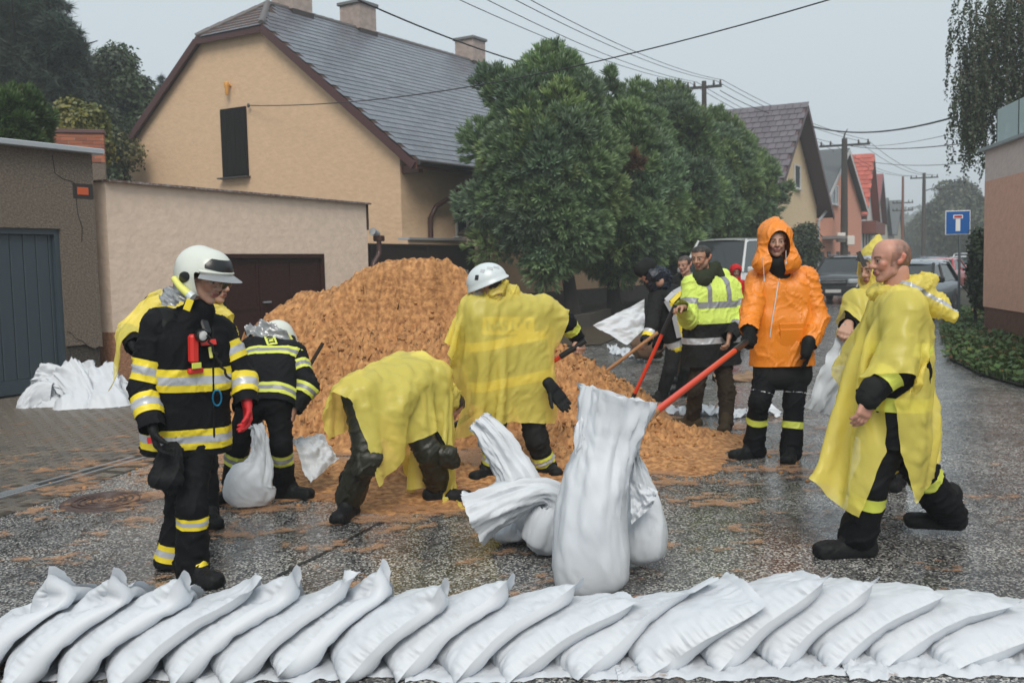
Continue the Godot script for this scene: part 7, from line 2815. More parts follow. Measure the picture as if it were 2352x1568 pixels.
	for q in 15:
		var s := q / 14.0
		cable.append(at(lerpf(476, 512, s) + 14.0 * s * s, lerpf(770, 870, s), 5.10 + 0.12 * s) + Vector3(0.008 * sin(q * 2.4), 0, 0.008 * cos(q * 2.4)))
	m.tube(cable, PackedFloat32Array([0.007]), 5)
	k.add("coiled_cable", m, M("helmet_black"), rn)
	t = P.call(476, 787, 0.008)
	m = MB.new()
	m.box(t.origin, Vector3(0.09, 0.03, 0.008), t.basis, 0.002)
	var tg := k.add("red_tag", m, M("torch_red"))
	m = MB.new()
	m.box(t * Vector3(0.0, -0.055, 0.004), Vector3(0.018, 0.06, 0.01), t.basis, 0.003)
	k.add("light_stick", m, M("lamp_yellow"), tg)
	t = P.call(497, 910, 0.01)
	m = MB.new()
	var ring := PackedVector3Array()
	for q in 17: ring.append(t * Vector3(0.022 * cos(TAU * q / 16.0), 0.045 * sin(TAU * q / 16.0), 0.01))
	m.tube(ring, PackedFloat32Array([0.005]), 6, false)
	k.add("carabiner", m, M("carabiner_blue"))
	t = P.call(432, 698, 0.006)
	m = MB.new()
	m.box(at(432, 700, 5.04), Vector3(0.036, 0.06, 0.006), Basis.from_euler(Vector3(0, 0.2, -0.4)), 0.002)
	k.add("collar_tab", m, M("band_yellow"))
	m = MB.new()
	var zl := PackedVector3Array()
	for y in 10:
		var q := hit(r.torso, 487 + y * 0.4, 752 + y * 28)
		zl.append(q[0] + q[1] * 0.002)
	m.tube(zl, PackedFloat32Array([0.006]), 5)
	k.add("zip_flap", m, M("black_leather"))
	var hg := flesh([[at(392, 1035, 5.08), at(380, 1100, 5.04), 0.045, 0.055, Vector3.RIGHT, 0.02, 0.03], [at(385, 1100, 5.04), at(395, 1125, 5.05), 0.045, 0.03]], 0.01, 0.02)
	crease(hg, 0.01, Vector3(14, 14, 14))
	k.add("hanging_gloves", hg, M("black_leather"))

func hood_helmet(k: Kit, C: Vector3, B: Basis) -> void:                        # full-shell helmet with peak, seen from the side
	var L := func(p: Vector3) -> Vector3: return C + B * p
	var m := flesh([[L.call(Vector3(0, 0.045, -0.04)), L.call(Vector3(0, 0.05, 0.03)), 0.128, 0.118], [L.call(Vector3(0, -0.02, -0.06)), L.call(Vector3(0, -0.04, -0.045)), 0.098, 0.09], [L.call(Vector3(-0.065, -0.05, 0.005)), L.call(Vector3(-0.065, 0.02, 0.0)), 0.05, 0.06], [L.call(Vector3(0.065, -0.05, 0.005)), L.call(Vector3(0.065, 0.02, 0.0)), 0.05, 0.06]], 0.0075, 0.04)
	var inv := B.inverse()
	m = split(m, func(p: Vector3, _n: Vector3) -> float:
		var q := inv * (p - C)
		return maxf(0.046 - 0.12 * (q.y + 0.03) - q.z, q.y - 0.048))[1]
	m = split(m, func(p: Vector3, _n: Vector3) -> float:
		var q := inv * (p - C)
		return q.y + 0.088 - 0.25 * q.z)[1]
	var fr := split(m, func(p: Vector3, _n: Vector3) -> float:                  # dark plate above the peak
		var q := inv * (p - C)
		return maxf(maxf(0.066 - q.y + absf(q.x) * 0.1, q.y - 0.128), 0.075 + 0.35 * absf(q.y - 0.095) - q.z))
	var sd := split(fr[1], func(p: Vector3, _n: Vector3) -> float:              # dark side inlets
		var q := inv * (p - C)
		return maxf(Vector2((q.y - 0.012) * 1.25 - q.z * 0.35, q.z + 0.018).length() - 0.036, 0.05 - absf(q.x)))
	var h := k.add("helmet", sd[1], M("helmet_ivory"))
	k.add("helmet_plate", raise(fr[0], 0.002), M("helmet_black"), h)
	k.add("helmet_inlet", raise(sd[0], 0.003), M("helmet_black"), h)
	var g := PackedVector3Array()
	for r in 4:
		for q in 15:
			var a := lerpf(-1.15, 1.15, q / 14.0)
			var e := r / 3.0
			var rad := lerpf(0.126, 0.126 + 0.075 * cos(a * 0.9), e)
			g.append(L.call(Vector3(sin(a) * rad * 0.92, 0.060 - 0.030 * e - 0.012 * (1.0 - cos(a)), cos(a) * rad + 0.012)))
	m = MB.new()
	m.grid(g, 15, 4)
	k.add("helmet_peak", m, M("foil_silver"), h)
	m = MB.new()
	var rim := PackedVector3Array()
	for q in 15:
		var a := lerpf(-1.2, 1.2, q / 14.0)
		rim.append(L.call(Vector3(sin(a) * 0.124, 0.064 - 0.012 * (1.0 - cos(a)), cos(a) * 0.13 + 0.014)))
	m.tube(rim, PackedFloat32Array([0.008]), 6)
	k.add("helmet_rim", m, M("helmet_ivory"), h)
	var cam_side := 1.0 if (B.x).dot(CAM - C) > 0 else -1.0
	m = MB.new()
	m.tube(PackedVector3Array([L.call(Vector3(0.128 * cam_side, -0.015, -0.085)), L.call(Vector3(0.142 * cam_side, -0.045, -0.02)), L.call(Vector3(0.135 * cam_side, -0.07, 0.035))]), PackedFloat32Array([0.016, 0.019, 0.021]), 12)
	var lt := k.add("helmet_torch", m, M("lamp_yellow"), h)
	m = MB.new()
	m.rod(L.call(Vector3(0.135 * cam_side, -0.0705, 0.036)), L.call(Vector3(0.130 * cam_side, -0.083, 0.062)), 0.024, 0.025, 12)
	k.add("torch_head", m, M("helmet_white"), h)

func fig_behind_walker(k: Kit) -> void:
	k.label = "person in yellow poncho and dark gear hidden behind the walking helmeted one"
	k.base = on_ground(430, 6.3)
	var j := sk({"sl": [352, 708, 6.2], "sr": [492, 712, 6.4], "el": [306, 765, 6.1], "er": [524, 800, 6.4], "wl": [308, 795, 5.9], "wr": [520, 880, 6.3], "hl": [395, 930, 6.25], "hr": [455, 930, 6.35], "kl": [420, 1060, 6.3], "kr": [470, 1060, 6.4], "al": [430, 1180, 6.3], "ar": [480, 1185, 6.4]})
	var fc := Face.new()
	var C := at(487, 652, 6.3)
	var B := head_axes(Vector3(0.95, -0.12, 0.28), Vector3.UP)
	add_body(k, j, head_mesh(C, B, fc), [])
	dress(k, j, {"bulk": 1.08, "jk": "black_turnout", "tr": "black_turnout", "bl": arm_bands(j, "l", [[0.11, 0.18, "band_yellow", ""]], []), "tl": gp(450, 1225), "tr_": gp(500, 1220)})
	var vol := collide(j, 1.08, 0.1, Vector3.INF)
	k.add("poncho", drape(vol, j.nk + Vector3(0, 0.13, 0), j.S, Vector3(0.8, 0, 0.6).cross(Vector3.UP).cross(Vector3.UP) * -1.0, Vector3(-0.8, 0, -0.6) * 0.0 + Vector3(-0.35, 0, 0.93), 0.42, 0.5, 0.5, 0.10, Vector3.ZERO, 70, false, 0.04), M("poncho_yellow"))
	var cap := flesh([[C + B * Vector3(0, 0.05, -0.03), C + B * Vector3(0, 0.05, 0.03), 0.098, 0.09], [C + B * Vector3(0, 0.02, 0.075), C + B * Vector3(0, 0.005, 0.085), 0.03, 0.026, B.x, 0.04, 0.04]], 0.01, 0.02)
	k.add("helmet", cap, M("helmet_black"))
	k.add("glove", hand_mesh(j.wl, Vector3(0.6, -0.7, 0.3), Vector3(0.6, 0.6, 0), 0.6, 1.1), M("black_leather"))

func fig_stooping(k: Kit) -> void:                                             # bent firefighter, back to the camera
	k.label = "person in black turnout gear with lime bands stooping over a sack, back turned"
	k.base = on_ground(605, 7.05)
	var j := sk({"sl": [578, 800, 7.3], "sr": [678, 812, 7.25], "el": [556, 900, 7.5], "er": [706, 888, 7.1], "wl": [590, 985, 7.4], "wr": [676, 938, 7.0], "hl": [578, 925, 7.0], "hr": [640, 925, 7.0], "kl": [548, 1020, 6.95], "al": [536, 1100, 7.05], "kr": [645, 1020, 6.95], "ar": [652, 1118, 7.08]})
	var fc := Face.new()
	var C := at(640, 790, 7.62)
	var B := head_axes(Vector3(0.3, -0.7, -0.6), Vector3(0.1, 0.6, -0.8))
	add_body(k, j, head_mesh(C, B, fc), [tint(hand_mesh(j.wr, Vector3(-0.25, -1, 0), Vector3(-1, 0, 0), 0.7, 1.0), fc.skin)])
	var Lm := "band_lime"
	var r := dress(k, j, {"bulk": 1.14, "jk": "black_turnout", "tr": "black_turnout", "leg": 1.02, "cuff": 0.08, "hem": -0.05, "tb": spine_bands(j, [[0.0, 0.085, Lm, "band_grey"], [0.33, 0.41, Lm, "band_grey"]]),
		"br": arm_bands(j, "r", [[0.09, 0.17, Lm, "band_grey"]], [[0.0, 0.075, Lm, "band_grey"]]), "bl": arm_bands(j, "l", [[0.09, 0.17, Lm, "band_grey"]], []), "bt_l": [[0.06, 0.145, Lm, "band_grey"]], "bt_r": [[0.06, 0.145, Lm, "band_grey"]], "tl": gp(500, 1160), "tr_": gp(700, 1146), "boot": 1.05})
	hood_helmet(k, C, B)
	k.add("neck_cape", flap_mesh([[560, 752, 7.42], [622, 735, 7.5], [668, 776, 7.4], [570, 778, 7.3]], 0.05, 4.0, 18), M("foil_silver"))
	# white-on-lime back panel lettering
	lettering(k, r.torso, r.jacket, "HASIČI", 618, 776, 0.05, 0.025, "band_lime", "print_black", 0.25)

func lettering(k: Kit, body: MB, under: int, text: String, px: float, py: float, size: float, pad: float, field: String, ink: String, tilt := 0.0) -> void:
	var h := hit(body, px, py)
	var B := facing(h[1], Vector3.UP.rotated(Vector3.BACK, -tilt))
	var o: Vector3 = h[0]
	var w := size * text.length() * 0.74 + pad
	var hh := size + pad
	var panel: MB = split(body, func(p: Vector3, n: Vector3) -> float:
		var q := B.inverse() * (p - o)
		return maxf(maxf(absf(q.x) - w * 0.5, absf(q.y) - hh * 0.5), 0.1 - n.dot(B.z)))[0]
	k.add("back_panel", raise(panel, 0.005), M(field), under)
	var f := SystemFont.new()
	f.font_names = PackedStringArray(["Droid Sans"])
	f.font_weight = 700
	for q in text.length():
		var x := (q - (text.length() - 1) * 0.5) * size * 0.74
		var c := o + B.x * x + B.z * 0.25
		var best := 1e9
		var bn := B.z
		for t in range(0, body.i.size(), 3):
			var r = Geometry3D.ray_intersects_triangle(c, -B.z, body.v[body.i[t]], body.v[body.i[t + 1]], body.v[body.i[t + 2]])
			if r != null and (r - c).length() < best:
				best = (r - c).length()
				bn = body.n[body.i[t]]
		if best > 1.0: continue
		var tm := TextMesh.new()
		tm.font = f
		tm.text = text[q]
		tm.font_size = 64
		tm.pixel_size = size / 50.0
		tm.depth = 0.003
		k.items.append(["letter", tm, M(ink), under, Transform3D(facing(bn, B.y), c - B.z * best + bn * 0.008)])

func fig_bending(k: Kit) -> void:                                              # bent double under a yellow poncho
	k.label = "person bent double under a yellow poncho, dark muddy waders, face hidden"
	k.base = on_ground(900, 6.7)
	var j := sk({"sl": [932, 838, 7.15], "sr": [1000, 862, 6.92], "el": [950, 960, 7.25], "er": [1012, 970, 6.9], "wl": [985, 1040, 7.2], "wr": [1016, 1040, 6.85], "hl": [828, 905, 6.5], "hr": [915, 915, 6.72], "kl": [842, 1040, 6.4], "al": [800, 1140, 6.5], "kr": [985, 1040, 6.72], "ar": [1004, 1105, 6.86]})
	var fc := Face.new()
	var C := at(1030, 930, 7.25)
	var B := head_axes(Vector3(0.5, -0.8, -0.3), Vector3(0.8, 0.3, -0.4))
	add_body(k, j, head_mesh(C, B, fc), [tint(hand_mesh(j.wl, Vector3(0.2, -1, 0), Vector3(1, 0, 0), 0.8), fc.skin)])
	dress(k, j, {"bulk": 1.08, "jk": "charcoal_cotton", "tr": "olive_black_waders", "leg": 1.14, "cuff": 0.085, "leg_amp": 0.010, "tl": gp(775, 1205), "tr_": gp(1050, 1152), "boot": 1.1})
	for e in [[at(848, 1052, 6.33), at(836, 1080, 6.33)], [at(1020, 1040, 6.72), at(1028, 1062, 6.74)]]:
		var kp := flesh([[e[0], e[1], 0.06, 0.055, Vector3(1, 0, 0), 0.03, 0.03]], 0.012, 0.02)
		crease(kp, 0.012, Vector3(10, 14, 10))
		k.add("knee_pad", kp, M("olive_black_waders"))
	var vol := collide(j, 1.12, 0.14)
	var back: Vector3 = (j.hp - j.nk).normalized()
	var n: Vector3 = j.nk + Vector3(0.02, 0.16, 0)
	k.add("poncho", drape(vol, n, j.S, Vector3(0.35, -0.85, 0.2).normalized(), (back + Vector3(0, 0.55, 0)).normalized(), 0.58, 0.85, 0.86, 0.06, Vector3(-0.0002, 0, 0.0001), 125, false), M("poncho_yellow"))
	var hd := flesh([[j.nk + Vector3(0.0, 0.03, 0), C + Vector3(-0.02, 0.05, 0), 0.10, 0.12]], 0.013, 0.03)
	crease(hd, 0.014, Vector3(9, 9, 9))
	k.add("hood", hd, M("poncho_yellow"))

func fig_helmeted(k: Kit) -> void:                                             # white helmet, poncho, shovelling, back to the camera
	k.label = "person in yellow poncho and round white helmet shovelling sand, back turned"
	k.base = on_ground(1180, 7.65)
	var j := sk({"nk": [1150, 692, 7.6], "sl": [1096, 704, 7.5], "sr": [1248, 710, 7.75], "el": [1062, 800, 7.75], "er": [1302, 742, 7.78], "wl": [1110, 880, 8.0], "wr": [1326, 776, 7.86], "hl": [1142, 895, 7.6], "hr": [1212, 895, 7.68], "kl": [1136, 1000, 7.5], "kr": [1232, 1005, 7.62], "al": [1128, 1080, 7.62], "ar": [1256, 1078, 7.72]})
	var fc := Face.new()
	fc.hair = Color(0.02, 0.015, 0.012)
	fc.neck = 0.08
	var C := at(1120, 654, 7.5)
	var B := head_axes(Vector3(-0.82, -0.42, -0.22), Vector3(-0.25, 1, 0))
	var skin := Color(0.50, 0.29, 0.21)
	add_body(k, j, head_mesh(C, B, fc), [tint(hand_mesh(j.wr, Vector3(0.25, -0.75, 0.35), Vector3(-0.5, -0.3, -0.6), 1.0, 1.08, -1.0), skin), tint(hand_mesh(j.wl, Vector3(0.5, -0.6, 0.2), Vector3(0, -1, 0), 1.0), skin)])
	var Lm := "band_lime"
	var r := dress(k, j, {"bulk": 1.12, "jk": "black_turnout", "tr": "charcoal_cotton", "leg": 1.06, "cuff": 0.082, "leg_amp": 0.013, "hem": -0.05, "tb": spine_bands(j, [[0.05, 0.125, "band_yellow", ""], [0.36, 0.43, "band_yellow", ""]]),
		"br": arm_bands(j, "r", [], [[0.03, 0.10, Lm, ""]]), "bt_l": [[0.15, 0.235, Lm, "band_silver"]], "bt_r": [[0.15, 0.235, Lm, "band_silver"]], "tl": gp(1095, 1105), "tr_": gp(1285, 1100)})
	lettering(k, r.torso, r.jacket, "HASIČI", 1168, 748, 0.085, 0.05, "band_yellow", "print_black", 0.05)
	var vol := collide(j, 1.12, 0.14)
	k.add("poncho", drape(vol, j.nk + Vector3(0, 0.14, 0), j.S, Vector3(-0.25, 0.05, -0.97), Vector3(0.25, 0.05, 0.97), 0.56, 0.95, 0.95, 0.10, Vector3(-0.00022, 0, 0), 130), M("poncho_yellow"))
	var cl := flesh([[j.nk + Vector3(-0.03, 0.07, 0), C + Vector3(0.04, -0.06, 0.0), 0.10, 0.085], [j.nk + Vector3(-0.08, 0.03, 0.0), j.nk + Vector3(0.08, 0.06, 0), 0.085, 0.07], [C + Vector3(0.10, -0.03, 0.05), C + Vector3(0.14, 0.02, 0.06), 0.035, 0.025]], 0.011, 0.03)
	crease(cl, 0.016, Vector3(11, 11, 11))
	k.add("hood", cl, M("poncho_yellow"))
	# round helmet with lip, stickers, visor
	var m := MB.new()
	var hb := head_axes(Vector3(-0.9, -0.34, -0.1), Vector3(-0.38, 1, 0.02))
	var hc := C + hb * Vector3(0, 0.03, -0.005)
	var g := PackedVector3Array()
	for y in 14:
		for x in 40:
			var a := -TAU * x / 40.0
			var th := lerpf(0.02, 1.62, minf(y, 11) / 11.0)
			var rr := 0.148 * sin(th)
			var yy := 0.135 * cos(th)
			if y == 12: rr = 0.160; yy = -0.022
			if y == 13: rr = 0.159; yy = -0.032
			g.append(hc + hb * Vector3(cos(a) * rr * 0.9, yy, sin(a) * rr * 1.06))
	m.grid(g, 40, 14, true)
	var h := k.add("helmet", m, M("helmet_white"))
	var hm := m
	var hp := hit(hm, 1120, 628)
	m = MB.new()
	var bs := facing(hp[1], Vector3(-0.2, 1, 0))
	for e in [[1108, 622, 0.035, 0.028], [1125, 616, 0.045, 0.026], [1140, 614, 0.045, 0.024]]:
		var q := hit(hm, e[0], e[1])
		m.box(q[0] + q[1] * 0.001, Vector3(e[2], e[3], 0.004), facing(q[1], Vector3(0.15, 1, 0)), 0.001)
	k.add("reflective_strip", m, M("band_silver"), h)
	m = MB.new()
	var q0 := hit(hm, 1095, 637)
	m.box(q0[0], Vector3(0.03, 0.038, 0.012), facing(q0[1], Vector3(0, 1, 0)), 0.004)
	k.add("strap_clip", m, M("helmet_black"), h)
	var txt := "DHZ Devínska Nová Ves"
	var f := SystemFont.new()
	f.font_names = PackedStringArray(["Droid Sans"])
	for q in txt.length():
		if txt[q] == " ": continue
		var s := q / float(txt.length() - 1)
		var p := hit(hm, lerpf(1101, 1140, s), lerpf(650, 627, s) + 4.0 * sin(PI * s) * -1.0)
		var tm := TextMesh.new()
		tm.font = f
		tm.text = txt[q]
		tm.font_size = 32
		tm.pixel_size = 0.0008
		tm.depth = 0.002
		k.items.append(["helmet_letter", tm, M("print_black"), h, Transform3D(facing(p[1], Vector3(0.35, 1, 0)), p[0] + p[1] * 0.003)])
	var vs := flesh([[C + B * Vector3(-0.05, -0.02, 0.09), C + B * Vector3(0.05, -0.02, 0.09), 0.05, 0.05]], 0.01, 0.02)
	k.add("visor", vs, M("clear_visor"), h)
	# spare gloves clipped to the belt
	var gl := hand_mesh(at(1266, 888, 7.45), Vector3(0.55, -0.8, 0.1), Vector3(0.3, 0.3, 1), 0.12, 1.35)
	k.add("clipped_gloves", gl, M("black_leather"))

func fig_black_jacket(k: Kit) -> void:
	k.label = "person in black banded jacket and beanie bending over a wooden shovel"
	k.base = on_ground(1540, 11.7)
	var j := sk({"sl": [1508, 682, 11.4], "sr": [1545, 672, 11.85], "el": [1498, 745, 11.2], "er": [1525, 745, 11.9], "wl": [1484, 782, 11.1], "wr": [1510, 795, 11.7], "hl": [1552, 778, 11.6], "hr": [1585, 778, 11.85], "kl": [1538, 850, 11.5], "al": [1522, 905, 11.6], "kr": [1578, 845, 11.8], "ar": [1566, 895, 11.95]})
	var fc := Face.new()
	var C := at(1484, 622, 11.35)
	var B := head_axes(Vector3(-0.75, -0.6, 0.1), Vector3(-0.5, 0.8, 0))
	add_body(k, j, head_mesh(C, B, fc), [tint(hand_mesh(j.wl, Vector3(-0.3, -1, 0.1), Vector3(-0.6, 0, -0.5), 0.9), fc.skin)])
	var Y := "band_yellow"
	dress(k, j, {"bulk": 1.22, "jk": "charcoal_cotton", "tr": "charcoal_cotton", "leg": 1.0, "hem": -0.10, "tb": spine_bands(j, [[-0.07, 0.02, Y, ""], [0.02, 0.09, "band_silver", ""]]), "bl": arm_bands(j, "l", [], [[0.09, 0.13, "band_silver", ""], [0.13, 0.18, Y, ""]]), "bt_l": [], "tl": gp(1488, 924), "tr_": gp(1535, 905), "bm": "charcoal_cotton", "boot": 0.9})
	var m := flesh([[C + B * Vector3(0, 0.03, -0.05), C + B * Vector3(0, 0.04, 0.02), 0.10, 0.098], [C + B * Vector3(0, 0.0, -0.06), C + B * Vector3(0, -0.05, -0.05), 0.08, 0.07]], 0.013, 0.03)
	k.add("beanie", m, M("charcoal_cotton"))
	var hd := flesh([[at(1500, 628, 11.35), at(1522, 638, 11.65), 0.105, 0.11], [at(1502, 650, 11.4), at(1520, 655, 11.6), 0.10, 0.10]], 0.013, 0.03)
	crease(hd, 0.022, Vector3(14, 5, 14))
	k.add("quilted_hood", hd, M("navy_quilt"))
	# silver and yellow braces down the back and flank
	var br := MB.new()
	var br2 := MB.new()
	var line := [[1596, 645, 11.42], [1548, 672, 11.32], [1530, 690, 11.30], [1548, 722, 11.33], [1560, 775, 11.38]]
	for q in line.size() - 1:
		br.beam(at(line[q][0], line[q][1], line[q][2]), at(line[q + 1][0], line[q + 1][1], line[q + 1][2]), 0.055, 0.012, ray(1550, 700) * -1.0)
		br2.beam(at(line[q][0] + 12, line[q][1] + 4, line[q][2] + 0.002), at(line[q + 1][0] + 12, line[q + 1][1] + 4, line[q + 1][2] + 0.002), 0.05, 0.012, ray(1550, 700) * -1.0)
	k.add("silver_brace", br, M("band_silver"))
	k.add("yellow_brace", br2, M(Y))

func fig_bystander(k: Kit) -> void:
	k.label = "person with cropped hair mostly hidden behind the black jacket and the lime jacket"
	k.base = on_ground(1578, 13.3)
	var j := sk({"sl": [1553, 645, 13.3], "sr": [1605, 645, 13.3], "el": [1545, 700, 13.3], "er": [1615, 700, 13.3], "wl": [1548, 745, 13.2], "wr": [1612, 745, 13.2], "hl": [1565, 760, 13.3], "hr": [1595, 760, 13.3], "kl": [1563, 820, 13.3], "al": [1562, 868, 13.3], "kr": [1597, 820, 13.3], "ar": [1598, 868, 13.3]})
	var fc := Face.new()
	fc.style = "buzz"
	fc.hair = Color(0.05, 0.035, 0.025)
	var C := at(1573, 608, 13.2)
	add_body(k, j, head_mesh(C, head_axes(Vector3(-0.6, -0.15, 0.75), Vector3.UP), fc), [])
	dress(k, j, {"bulk": 1.05, "jk": "charcoal_cotton", "tr": "brown_trousers", "tl": gp(1552, 884), "tr_": gp(1590, 884)})

func fig_lime(k: Kit) -> void:
	k.label = "bearded person in lime high-visibility jacket leaning on a red shovel"
	k.base = on_ground(1635, 9.7)
	var j := sk({"sl": [1588, 655, 9.62], "sr": [1678, 658, 9.8], "el": [1583, 735, 9.5], "er": [1702, 735, 9.72], "wl": [1566, 706, 9.28], "wr": [1676, 772, 9.5], "hl": [1612, 815, 9.68], "hr": [1658, 818, 9.75], "kl": [1600, 895, 9.62], "al": [1592, 955, 9.72], "kr": [1670, 900, 9.66], "ar": [1668, 972, 9.52]})
	var fc := Face.new()
	fc.skin = Color(0.40, 0.225, 0.15)
	fc.hair = Color(0.022, 0.016, 0.012)
	fc.beard = 0.75
	var C := at(1611, 593, 9.62)
	var B := head_axes(Vector3(-0.62, -0.12, 0.78), Vector3.UP)
	add_body(k, j, head_mesh(C, B, fc), [tint(hand_mesh(j.wl, Vector3(-0.55, 0.05, 0.5), Vector3(0.1, -1, 0.1), 0.75, 1.05), fc.skin), tint(hand_mesh(j.wr, Vector3(-0.25, -1, 0.2), Vector3(-0.8, 0, -0.3), 0.6, 1.05), fc.skin)])
	var bulk := 1.24
	var tb := torso_bones(j, bulk, 0.2, 0.02)
	var torso := flesh(tb, 0.013, 0.04)
	crease(torso, 0.010, Vector3(6, 7, 6), 4.0)
	torso = cut(torso, j.hp, j.spine, -0.09)
	var low := split(torso, func(p: Vector3, _n: Vector3) -> float: return (p - j.hp).dot(j.spine) - 0.325)
	var lm := MB.new()
	var grey := []
	# chest belt and shoulder braces on the lime part
	var r := band(low[1], j.hp, j.nk, 0.475, 0.535, 0.5)
	grey.append(r[0])
	var S: Vector3 = j.S
	var rest: MB = r[1]
	for x in [-0.105, 0.115]:
		var q := split(rest, func(p: Vector3, _n: Vector3) -> float: return maxf(absf((p - j.nk).dot(S) - x) - 0.026, 0.53 - (p - j.hp).dot(j.spine)))
		grey.append(q[0])
		rest = q[1]
	join(lm, rest)
	var cuffs := MB.new()
	for s in ["l", "r"]:
		var e: Vector3 = j["e" + s]
		var w: Vector3 = j["w" + s]
		var d := (w - e).normalized()
		var sv := flesh(sleeve_bones(j["s" + s], e, w + d * 0.05, 1.3), 0.0125, 0.03)
		crease(sv, 0.012, Vector3(8, 9, 8), 6.0)
		sv = cut(sv, w, -d, -0.02)
		var r1 := band(sv, j["s" + s], e, 0.15, 0.21, 0.2)
		grey.append(r1[0])
		sv = r1[1]
		if s == "r":
			var r2 := band(sv, e, w, 0.11, 0.165, 0.2)
			grey.append(r2[0])
			sv = r2[1]
			var r3 := band(sv, e, w, 0.165, 0.4, 0.2)
			join(cuffs, r3[0])
			sv = r3[1]
		join(lm, sv)
	var jk := k.add("jacket", lm, M("lime_nylon"))
	for g in grey: k.add("reflective_band", raise(g, 0.003), M("band_grey"), jk)
	var hemb := band(low[0], j.hp, j.nk, 0.13, 0.19, 0.5)
	var bl: MB = hemb[1]
	join(bl, cuffs)
	k.add("jacket_skirt", bl, M("charcoal_cotton"), jk)
	k.add("reflective_band", raise(hemb[0], 0.003), M("band_silver"), jk)
	var tr := flesh(leg_bones(j, 1.02, 0.072), 0.0135, 0.03)
	crease(tr, 0.014, Vector3(5, 11, 5), 2.0)
	k.add("trousers", tr, M("brown_trousers"))
	k.add("shoe", boot_mesh(j.al, gp(1550, 978), 1.0, 0.06), M("mud_shoe"))
	k.add("shoe", boot_mesh(j.ar, gp(1655, 1000), 1.0, 0.06), M("mud_shoe"))
	var hd := flesh([[at(1632, 622, 9.75), at(1612, 640, 9.6), 0.085, 0.10], [at(1645, 610, 9.8), at(1650, 632, 9.8), 0.05, 0.07]], 0.012, 0.03)
	crease(hd, 0.006, Vector3(9, 9, 9))
	k.add("fleece_hood", hd, M("olive_fleece"))
	var hd2 := flesh([[at(1662, 632, 9.86), at(1630, 646, 9.8), 0.07, 0.09]], 0.013, 0.03)
	k.add("jacket_hood", hd2, M("lime_nylon"), jk)
	for e in [[1592, 673], [1597, 718], [1589, 758]]:
		var h := hit(torso, e[0], e[1])
		var b := MB.new()
		b.box(h[0] + h[1] * 0.002, Vector3(0.02, 0.02, 0.008), facing(h[1]), 0.003)
		k.add("press_stud", b, M("helmet_black"), jk)

